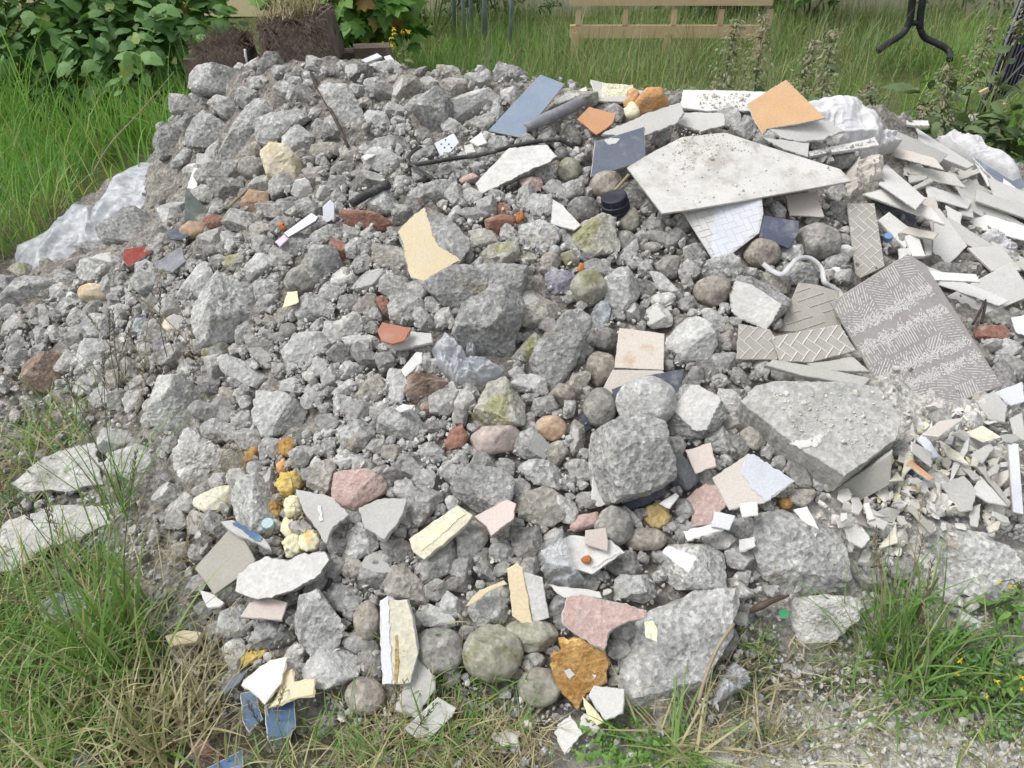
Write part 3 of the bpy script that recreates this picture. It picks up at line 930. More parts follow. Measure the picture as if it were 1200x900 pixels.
def run(text, fn):
    for ln in text.strip().splitlines():
        ln = ln.strip()
        if not ln or ln[0] == '#':
            continue
        q = [x.strip() for x in ln.split(";")]
        q += [''] * (5 - len(q))
        opts = {k: v.replace("|", " ") for k, v in (x.split("=", 1) for x in q[1].split() if x)}
        fn(q[0], opts, q[2], q[3], q[4])
ROCKS = """
# upper left of the heap
c;l=.5;225,85 235,78 270,79 277,92 275,105 260,111 238,110 226,103;blocky rough grey concrete chunk at the upper left corner of the heap;blocky corner chunk
c;;e232,119,24,22
c;l=.5;301,89 308,72 320,56 336,66 336,80 317,83 312,90;upright grey concrete chunk standing just before the big rooted soil block;upright chunk by the soil block
c;;e297,76,32,17,55
c;;e327,84,20,19
c;m=pale;e281,80,16,13
c;d=.6;280,93 286,89 317,89 321,96 317,102 292,103
c;l=.7;238,111 244,109 268,116 279,129 277,142 260,136 248,125;long pointed pale grey chunk tilting down towards the upper left edge;long pointed chunk
c;l=.5;270,118 284,103 303,107 306,112 288,125 279,129
c;;319,104 334,96 345,105 344,116 334,118 326,110
c;l=.6 d=.7 r=.025;255,193 262,160 281,133 310,111 332,122 330,133 310,138 305,145 306,166 288,182 260,195;big long speckled concrete slab chunk leaning above the cream stone;big speckled leaning chunk
c;l=.8;303,143 328,133 354,125 365,129 358,140 332,160 317,169 306,164;long smooth grey chunk lying across the big speckled chunk;
c;l=.6;334,160 356,140 363,144 366,167 354,178 339,176 334,169
c;l=.5 r=.02;219,160 228,143 244,129 260,138 271,143 260,164 246,171 224,169;faceted dark grey block with smooth sides near the clear film;faceted block
c;;205,144 227,131 242,129 224,149 216,154
c;r=.02;178,165 203,145 219,154 219,164 203,180 187,184;smooth angular concrete block beside the long grass;block beside the long grass
c;;200,190 217,174 224,178 222,188 206,198 200,196
c;;235,180 257,167 259,178 255,192 244,192
c;m=dark;347,104 360,100 379,120 374,130 352,126
c;;e376,145,13,34,85
c;;e389,151,15,40,15
c;l=.5 d=.5 r=.02;371,97 392,88 410,98 428,140 437,158 432,168 418,171 405,165 395,145 385,125;large flat grey slab chunk sloping down with a thin rod beside it;large sloping slab chunk
c;;356,68 363,64 380,72 376,82 362,84
c;m=warm;e399,77,15,15
c;;402,85 416,69 444,87 442,92 420,98
c;;e340,90,24,11,25
c;;e346,98,22,15,20
c;;e365,102,26,13,-35
c;;e366,90,24,13,-20
c;;e385,84,20,14,10
k;;e298,198,27,38,80;tall grey smooth stone standing left of the cream stone;tall smooth stone
k;m=cobble_cream st=c r=.02 pl=5 l=.6;311,182 321,172 336,175 361,200 358,208 336,212 317,206;cream coloured smooth boulder with fine cracks;cream boulder
k;m=cobble_brown;e302,174,19,16;small round brown pebble touching the cream boulder;
c;m=warm;355,178 375,164 397,172 399,180 371,189 358,184
c;;e272,199,26,24
c;;e240,192,26,22
c;;e226,200,24,18
c;;433,78 442,72 462,72 475,83 460,90 450,88
c;;418,99 442,90 452,93 448,105 438,109
c;l=.6;455,110 468,94 479,86 495,96 503,100 482,114 472,122 457,120
c;;e503,95,28,15,-30
c;m=warm r=.018;517,101 528,91 545,96 551,105 534,117 525,110;brownish smooth angular rock on the crest left of the blue tile;brownish rock on the crest
c;m=moss d=.5;512,77 521,78 541,80 539,87 523,93 515,87;yellowish flat stone on the crest before the green plants;
c;l=.4;534,120 558,103 583,98 587,118 574,129 556,145 537,143
c;;e554,94,28,17
c;l=.5;578,83 585,76 616,85 620,94 598,103 581,94
c;l=.7 d=1 r=.02;479,142 492,123 512,106 536,127 537,142 517,149 514,156 503,154 488,143;peaked roof shaped concrete chunk with a brownish underside;peaked chunk
c;;474,126 486,114 508,108 498,122 482,132
c;;428,135 438,127 450,133 456,146 450,156 436,154
c;;e461,130,28,21
c;d=.6;e468,153,44,15,12
c;l=.5;433,166 446,162 484,160 492,169 477,175 442,176;long flat grey chunk lying level above the black cable;
c;m=dark;e495,160,24,20
c;;516,145 528,140 554,156 550,160 526,160
c;;426,189 437,176 455,173 475,189 473,197 460,208 437,202
c;;480,185 495,170 515,174 515,184 497,192
c;;e525,202,32,19
c;;e522,191,15,13
c;;e560,196,24,20
c;;e583,136,26,24
c;;e466,143,19,13
c;;e420,107,26,22
c;;e426,121,22,15
c;;e430,213,30,20
c;;408,222 425,203 447,206 455,215 435,228 415,230
c;;432,240 447,224 460,226 473,242 462,250 440,250
c;d=.6 n=-.3/-.85/.5;466,231 510,214 525,208 525,232 505,240 475,236;wedge of grey concrete with one pale straight top edge;pale edged wedge
c;;e473,215,32,19
c;;e552,231,28,25
c;;e534,253,22,22
c;m=moss;551,285 556,268 575,270 581,285 570,293 555,298
c;m=moss r=.02;556,305 575,290 603,286 607,300 590,313 570,313;greenish smooth block with cut edges above the big broken boulder;greenish cut block
c;r=.025 l=.5;602,268 633,260 651,270 653,280 635,297 611,290
c;;614,246 624,230 645,230 645,250 630,258 616,254
c;;e596,235,12,36,5
c;d=.7;440,290 462,280 474,290 481,326 467,330 455,318 440,305
c;;414,338 428,322 446,312 453,325 452,337 430,345
c;l=.6;497,333 533,315 587,313 633,320 640,337 603,357 547,363 523,357;broad rough slab of the broken grey boulder, its upper left part;broad upper boulder
c;l=.9 d=.8;543,360 577,337 613,347 607,377 600,417 580,422 550,413 533,390;tall broken grey boulder standing in the middle of the heap;tall middle boulder
c;l=.5;603,353 630,340 673,358 663,370 640,373 620,387 603,383
c;l=.4 r=.022;617,433 630,403 663,370 683,367 693,383 673,427 650,457 623,443;big long grey block leaning left of the rust stained tile;big long leaning block
c;m=moss;597,423 630,387 637,393 630,413 607,430;moss covered elongated stone beside the big leaning block;
# middle left
c;;456,352 475,345 495,355 492,375 478,382 460,373
c;m=brownstone r=.025;477,447 482,440 506,438 521,449 519,465 492,473 479,464;dark reddish brown rock below the white chip;reddish brown rock
b;m=brownstone;e502,478,18,22;small reddish brown lump under the reddish brown rock;
c;;450,450 457,435 470,437 477,450 470,473 455,470
c;;420,462 430,447 444,440 450,455 445,470 430,472
c;;e424,401,38,26
c;m=moss l=.6;550,493 573,450 593,443 600,457 620,477 613,497 573,500;mossy chunk with a smooth pale pebble set in its side;mossy chunk with pebble
c;;443,510 447,490 462,480 485,478 495,490 490,510 470,515
c;;e510,500,36,17
k;;e539,489,19,27;small egg shaped grey pebble left of the mossy chunk;
k;m=cobble_pink l=.6;550,513 567,500 600,498 613,508 600,527 573,533 555,527;pinkish grey smooth oval stone;pinkish oval stone
b;;519,527 528,507 540,500 547,513 542,523;small red brick chip left of the pinkish oval stone;
c;l=.5;527,570 553,548 587,553 598,563 593,590 560,597 537,587;knobbly pale grey chunk below the pinkish oval stone;knobbly chunk
c;;512,557 533,523 548,520 547,547 527,567
c;l=.4;450,557 480,530 497,537 495,553 470,568
c;;485,525 505,513 520,525 518,540 505,546
c;m=warm;e463,530,32,19
c;l=.4;400,500 425,492 437,505 435,525 420,530 400,520
c;;e428,545,36,23
c;;e407,540,32,23
b;m=pinkstone st=c l=.6;393,575 396,557 400,555 431,554 446,564 449,575 433,584 406,599 394,595;large pinkish red broken stone;pinkish red stone
c;l=.5 r=.03;472,583 499,569 521,577 510,594 492,614 479,610 477,592
c;;400,630 420,615 440,625 448,635 432,648 405,660
c;l=.5;537,625 558,609 570,617 569,632 552,663 539,652
c;r=.02;482,655 497,657 526,636 534,645 527,668 505,680 492,678 483,668
c;;448,638 465,629 480,640 482,652 470,665 455,660
c;l=.5;418,682 429,656 446,644 457,656 451,688 429,702
c;m=warm r=.02;452,686 462,667 475,666 504,697 486,715 455,695;brownish grey smooth wedge above the white plaster block;
c;;e411,666,32,25
c;r=.02;375,685 390,683 412,690 425,705 408,718 392,712
k;m=cobble_brown;e430,728,31,48;upright brownish cobble just left of the white plaster block;brownish upright cobble
c;m=dark;418,780 425,755 440,752 445,775 444,800 430,795
k;m=cobble_brown;e428,816,48,45;rust speckled round cobble at the front edge of the heap;rust speckled cobble
c;m=pale r=.02;358,776 383,759 405,761 416,772 416,792 383,805 361,798;pale grey block with rounded corners at the front left;pale front block
c;l=.6;347,728 350,700 374,694 391,717 402,735 398,757 370,771 356,757 347,743;large knobbly grey chunk right of the brown folded tile;large knobbly front chunk
c;r=.02;256,743 262,720 283,709 297,735 294,742 270,746
c;;290,750 300,735 320,728 345,732 345,748 330,757 310,758
k;l=.5;e515,762,58,54;large grey rounded cobble right of the white plaster block;large grey cobble
k;m=cobble_green l=.5;e578,766,71,68;big round pale cobble with a mossy side at the front edge;big mossy round cobble
k;m=cobble_green;e632,805,47,52,80;green brown oval cobble left of the orange foam disc;green brown cobble
k;m=cobble_green r=.03;e622,744,64,40;dark greenish flat stone below the cream facing block;
c;l=.5;545,722 556,704 578,693 600,722 583,730 548,733;
c;m=pale;513,713 525,694 545,710 540,720 528,724
c;;485,720 500,708 525,718 545,730 520,735 498,732
c;m=dark;513,687 540,667 560,682 545,693 525,690
c;m=dark;556,660 570,645 588,680 572,685 560,678
# right centre
c;l=.5;705,700 714,677 756,676 781,699 770,708 732,700
c;m=concrete l=.3 d=.5 r=.022;722,782 735,755 760,715 790,690 830,692 858,695 860,715 858,737 850,750 822,800 808,835 790,852 765,843 740,820 725,800;biggest pale speckled boulder at the front right of the heap;biggest pale boulder
c;r=.02 cap=.8/-.5/.3 cm=plaster;770,655 785,640 830,640 855,650 857,680 850,690 795,690 778,675;pale block with a white painted corner above the biggest boulder;white cornered block
k;m=pinkstone;668,617 675,604 700,600 702,617 685,622 670,624;small white stone with a reddish top;
k;l=.4;e719,617,46,48;round grey cobble behind the beige tile chip;
k;m=cobble_brown;e755,632,52,28;brownish oval cobble right of the beige tile chip;
c;m=dark;e735,660,62,30
k;m=cobble_brown;e704,432,36,42;brownish grey cobble left of the rust stained tile;brownish cobble by the stained tile
c;m=warm r=.015;665,455 674,432 690,432 690,445 676,464;two toned small wedge of stone against the brownish cobble;
k;l=.5;e703,478,38,46;grey egg shaped cobble left of the big round pale cobble;grey egg cobble
k;;e710,398,30,27;dark grey cobble left of the rust stained tile;
k;m=pale st=k l=.8 up=2;e758,472,72,58;big round pale cobble lying on the dark slate;big round pale cobble
c;l=.8;690,522 695,508 717,500 728,493 760,492 775,497 780,510 778,525 785,540 787,558 770,570 745,580 715,587 702,580 695,560;massive lumpy concrete block with blue grey stones set in it;massive lumpy block
k;m=cobble_brown;640,465 655,450 670,452 677,465 660,478 645,475;two toned cobble with a dark broken face;
c;m=pale;600,450 620,437 637,445 640,463 625,460 605,457
c;m=pale;e667,478,15,42,-8
c;;e676,511,20,54,-4
k;m=cobble_orange;e645,502,38,30;orange brown rounded stone;orange brown stone
s;m=darkslate d=.6 base=dark|slate;e687,492,10,62,2;narrow dark slate strip standing on edge;
c;l=.4;602,530 611,510 624,504 644,525 640,536 622,540 604,538
c;;e650,531,26,38
c;l=.5;602,548 609,540 637,541 662,555 660,566 651,572 618,564
c;d=.5;e668,564,42,16,35
c;l=.4;604,580 637,572 659,586 660,603 646,614 618,614 605,603
c;m=dark;600,620 630,620 635,640 620,655 603,650
c;;e664,596,26,36
c;m=warm;e648,632,22,26
s;m=slatestone st=c r=.02;780,527 798,533 818,562 815,575 800,576 783,562;grey slate wedge leaning on the massive lumpy block;grey slate wedge
s;m=darkslate st=c r=.02 d=.5;728,586 765,571 783,567 787,573 760,590 734,599;dark slate sliver under the massive lumpy block;
f;m=leafdry r=.09 d=.8 name=dry_leaf cat=leaf;e770,605,30,27;crumpled tan dry leaf in a hollow;crumpled tan leaf
c;d=.6;e737,606,48,17,-40
k;m=rust;e920,590,20,14;small rusty brown stone in a dark gap;
# right
c;l=.7 cap=.55/.1/-.1 cm=plaster r=.03;780,475 800,455 818,455 840,470 850,484 846,497 822,510 795,513 780,505;grey chunk with a flat white painted top, right of the round cobble;white topped chunk
c;m=dark;e862,525,34,27
c;m=pale;783,385 795,368 815,375 832,385 835,405 825,420 800,423 786,405;pale pitted chunk right of the rust stained tile;pale pitted chunk
k;l=.5;e958,284,56,42;round grey cobble with a greenish side under the paper sack;greenish round cobble
k;m=cobble_brown;e893,297,44,34;brown grey cobble under the navy tile;
k;m=cobble_brown p=3;e835,342,44,36;squarish brown cobble left of the white faced chunk;squarish brown cobble
c;;816,312 833,306 864,297 880,312 855,330 820,322
c;l=.6 cap=.4/-.1/-.2 cm=plaster;857,350 866,325 900,330 926,348 918,365 897,385 870,375 858,365;chunk with one flat bright white painted face below the ribbon;white faced chunk
c;m=warm;e912,334,44,26,-20
c;r=.03;e940,320,44,31;rounded rough chunk ringed by the white ribbon;ringed chunk
p;;e991,294,19,19;rounded white lump left of the tall herringbone tile;
p;;e979,323,13,22;knobbly white bit right of the ribbon;
k;p=2.6;767,310 780,300 797,301 793,325 783,328 770,318;
c;m=pale;763,321 776,323 809,356 794,356 776,345
c;;e805,333,17,32
c;;e756,316,21,23
c;;e757,301,20,10
k;;750,277 760,270 783,273 793,288 783,293 765,284;
k;;e765,290,24,13
k;m=cobble_green;e737,258,26,30;greenish cobble beside the dark blue cap;
c;m=moss l=.5;673,277 686,259 706,255 719,259 717,275 727,293 710,297 692,300 679,290;yellow green lichen covered chunk;lichen covered chunk
k;m=dark st=k;e684,247,40,32;dark rounded rock behind the lichen covered chunk;
c;;635,215 655,212 670,228 662,240 650,238
k;;e731,283,28,25
k;m=cobble_green l=.5;e689,338,41,43;smooth green egg shaped cobble;smooth green cobble
c;l=.5;710,330 732,314 752,323 747,345 732,363 714,367 710,348;rough angular chunk right of the smooth green cobble;
c;m=dark;e755,340,34,29
c;m=purple;632,330 645,318 665,320 678,330 670,342 645,345;dark bluish rough rock left of the smooth green cobble;
c;m=cobble_green;e670,305,26,19
k;m=pale;e648,294,19,15;small white pebble below the pale wedge shard;
c;;650,280 665,270 675,280 677,293 665,298
c;m=moss;e615,303,30,20
c;;e645,308,26,22
c;m=bluestone;692,360 710,353 714,365 710,385 700,387;blue grey speckled stone below the rough angular chunk;
c;l=.4;655,117 670,106 699,98 704,115 686,126 664,130 633,142;
k;;e790,119,17,14;grey pebble right of the bright orange foam;
c;m=dark;e670,155,30,28
k;;e658,180,16,16
k;m=cobble_green;e667,199,28,28;greenish grey cobble left of the slate blue tile;
c;m=warm;e688,180,12,30
k;m=cobble_brown;e712,217,44,32;brownish boulder under the slate blue tile;
c;m=dark;708,232 735,214 758,228 755,243 725,246
# left
c;l=.4;0,355 24,325 60,327 62,340 53,355 18,362;large rough grey chunk by the left end of the plastic film;large chunk by the film
c;;e8,332,26,28
c;m=moss d=.5;e24,316,48,16
c;;e55,311,24,27
k;m=dark st=k;e81,314,17,15
c;;e76,326,32,19
c;;90,318 97,304 118,305 130,318 112,330 95,328
c;;108,303 121,294 139,303 149,317 136,319 117,310
c;l=.4;119,270 156,246 183,255 185,273 169,286 128,286;big rough chunk lying on the hem of the clear film;big chunk on the film hem
c;;180,240 195,232 215,240 210,262 190,268
c;;79,290 103,284 125,290 114,301 92,295
c;;e108,275,26,17
k;m=cobble_cream;e111,344,39,23;cream oval cobble on the left slope;cream oval cobble
p;;e83,347,14,9;tiny white pebble left of the cream oval cobble;
c;m=pale;150,315 170,305 184,313 180,322 160,325
c;l=.4;147,325 183,321 202,332 204,350 183,356 161,339
k;m=cobble_orange st=k;e226,270,31,20;yellowish smooth cobble below the green slate triangle;
b;m=brick;e251,259,27,17;pinkish brick lump right of the green slate triangle;
c;m=pale;e213,283,21,12
c;l=.5;214,297 233,281 253,266 260,279 259,297 220,309
c;;258,280 268,270 285,278 290,287 270,297 262,292
c;m=warm r=.02;290,271 303,260 319,266 321,275 299,288
c;;262,260 268,244 290,246 302,258 290,273 272,270
c;m=dark;249,222 262,210 282,212 287,226 270,240 258,238
c;m=cobble_orange;283,240 295,226 314,229 314,240 306,253 292,246;pinkish brown chunk with a brick coloured top;
c;m=moss d=.6 r=.02;259,303 288,297 299,305 277,316 268,315
c;;e288,292,30,13
c;;288,316 300,297 318,300 328,312 325,322 300,322
c;;332,290 340,275 360,272 367,285 360,300 345,305
c;;363,277 394,260 407,266 398,281 376,290
c;l=.5;356,314 369,293 391,293 400,314 381,332 365,326
k;l=.4;e354,328,34,42,-60;smooth grey cobble on the left slope above the cream paper chip;smooth left cobble
c;l=.6 d=1.0 p=3.5 r=.03;230,367 240,330 253,317 287,330 303,337 300,363 280,397 240,410 233,390;big square cornered concrete block on the left slope;big square cornered block
c;l=.3;207,343 230,313 247,303 250,320 233,360 213,363
p;;342,225 352,206 362,215 365,226 350,230;white pointed stone right of the pinkish brown chunk;
c;m=pale;e381,225,40,17,45
c;m=warm;0,388 18,368 38,370 40,379 20,399 2,398
c;;95,385 110,370 136,372 147,385 145,392 128,398 103,394
c;m=pale d=.7 r=.02;93,416 103,400 128,401 138,416 121,431 99,434;pale rounded flat chunk behind the dark dry stalks;
c;m=brownstone r=.02;27,438 38,420 72,418 75,445 59,458 35,455;banded brown and grey stone at the left edge of the heap;banded brown stone
c;m=pale;125,359 141,353 156,363 147,371
c;;e164,366,16,15
c;m=bluestone;e163,385,42,25;bluish stained chunk behind the dark dry stalks;
c;m=purple;e192,406,30,22;dark purple grey stone left of the big square cornered block;
c;m=cobble_cream;190,380 205,370 220,375 222,388 205,395
c;m=pale;177,487 187,443 213,443 240,460 230,490 207,510 180,503;large pale rough chunk above the cracked white plaster;large pale left chunk
c;;e183,425,32,21
p;m=flaky;165,470 176,467 180,480 172,488
p;m=flaky;e176,492,24,22
c;m=pale d=.5;250,423 270,418 320,440 330,455 300,457 267,443;long flat pale stone pointing down right;long flat pale stone
c;m=pale d=.45;290,458 333,463 387,490 360,503 310,513 297,487;broad flat pale slab chunk above the orange foam pieces;broad flat pale slab
c;m=pale;333,410 353,393 380,393 388,410 367,428 340,423
c;;288,405 300,395 315,397 325,415 330,428 310,430
c;;e345,428,26,21
c;l=.4;343,362 352,345 372,343 392,355 385,375 365,382
k;;e338,388,23,19
c;;e318,376,22,15
c;;e308,390,16,13
c;;e333,370,26,22
c;;275,405 278,380 290,376 303,390 295,400
c;m=moss;e255,412,34,22
p;m=flaky d=.35 l=.7;117,560 139,527 161,520 187,537 191,553 165,566 147,562;white cracked plaster lump between the two flat left slabs;white cracked lump
c;m=pale;115,515 125,505 150,508 158,516 140,527 135,540 120,538
p;m=flaky d=.4 l=.6 r=.06;197,535 207,509 224,505 240,518 259,529 281,526 286,544 255,555 224,581 203,566;large crumbling white plaster piece with many cracks;large crumbling plaster piece
p;m=yplaster;224,588 255,573 272,570 268,595 245,600;yellowed plaster piece below the crumbling white piece;
c;l=.4 r=.02;271,582 281,564 301,560 317,582 326,595 317,617 297,625 277,606;smooth grey angular chunk left of the orange foam;smooth chunk by the foam
c;;305,565 312,550 325,548 328,570 320,582
c;;362,568 370,545 388,540 400,552 395,570 380,578
c;;373,535 380,513 392,515 393,535
c;;392,505 410,500 420,515 425,530 405,528
c;;e409,540,24,22
c;m=dark;e355,515,28,23
c;;e311,530,15,38,3
c;;e322,530,16,38
p;;e370,541,14,13;small white pebble right of the upper orange foam;
f;;e337,525,20,22;small orange foam bit topmost of the foam pieces;
f;m=foam_yellow l=.6;327,563 333,556 344,555 354,562 350,572 343,579 332,578 326,570;bright orange yellow foam lump with knobs;bright foam lump
f;;e319,598,21,23;pale topped orange foam lump below the bright one;
f;m=foam_pale;e344,594,20,28;pale yellow foam lump right of the pale topped one;
f;;e297,533,24,13,30;flat dark orange foam scrap in dry roots;
f;m=foam_pale;e363,634,24,25;pale cream foam lump above the white concrete slab;
f;m=foam_pale;e337,618,16,22
f;m=foam_pale;e344,640,22,26
f;m=foam_bright;e331,548,12,20
c;;e316,640,30,18
# lower right
c;d=.45 l=.1;870,650 890,605 935,600 985,625 1010,655 1000,690 985,700 960,690 940,695 915,690 885,668;broad pale mortar mass with a hollow grey side;broad pale mortar mass
c;m=flaky;923,747 932,703 965,699 1005,703 1002,728 965,758 932,763;chalky white lump at the foot of the mortar mass;chalky white lump
c;d=.3 l=.05;1060,630 1090,605 1130,610 1190,640 1205,660 1195,700 1160,705 1110,690 1075,665;wide pale dusty chunk right of the tall grass stems;wide pale dusty chunk
c;d=.4 r=.02;1105,708 1119,712 1178,752 1180,770 1145,765 1116,736;flat grey stone among the yellow flowered weeds;
p;d=.4;1136,778 1180,779 1188,792 1150,790;narrow white plaster strip lying in the right weeds;
c;m=dark;e870,720,40,30
c;m=dark;e845,745,36,50
b;;e236,878,20,30,70;red brick lump among dry grass at the front left;
c;;e385,845,24,18
c;m=warm;e330,870,24,18
p;m=flaky;262,760 280,745 288,760 285,785 270,785;white crumbly plaster piece above the blue painted shards;
f;m=foam_yellow d=.6 cat=foam|lump;281,773 295,764 314,761 312,767 300,774 285,782;yellow sliver of foam above the torn cream shards;
c;m=warm;e225,760,60,28
# right slope
c;m=warm;e1015,222,50,34
c;m=pale;e1068,340,26,40
c;;e1110,325,44,40
c;;e1145,470,30,22
c;m=dark;1150,372 1172,362 1185,372 1180,384 1160,384
c;;e1090,565,46,26
c;;e1180,455,24,18
c;m=pale;e1010,610,44,34
c;;e1055,665,40,30
p;;975,345 984,335 988,348 980,352
b;d=.6;1133,386 1180,381 1184,395 1145,403;red brick piece at the right edge beside the bent rod;
b;l=.6;400,253 405,249 431,250 453,257 463,264 460,271 440,271 407,262;long flat red brick left of the cream faced block;long flat red brick
b;;385,280 400,282 410,290 409,307 398,306 390,298;small square red brick with a white edge;small square brick
b;m=brownstone;e490,237,18,9;dark red brick chip on top of the cream faced block;
b;;440,350 452,347 456,360 460,378 450,372;narrow broken brick above the terracotta shard;
b;l=.5;563,260 583,253 601,255 599,264 585,273 565,268;pinkish brick with clean broken faces;clean broken brick
b;;e591,246,18,20;small brick lump behind the clean broken brick;
b;m=pinkstone;e624,218,32,19;rounded pink brick lump under the white plaster board;
b;m=pinkstone;e547,210,24,13;pink brick bit left of the white plaster board;
"""
run(ROCKS, add_rock)
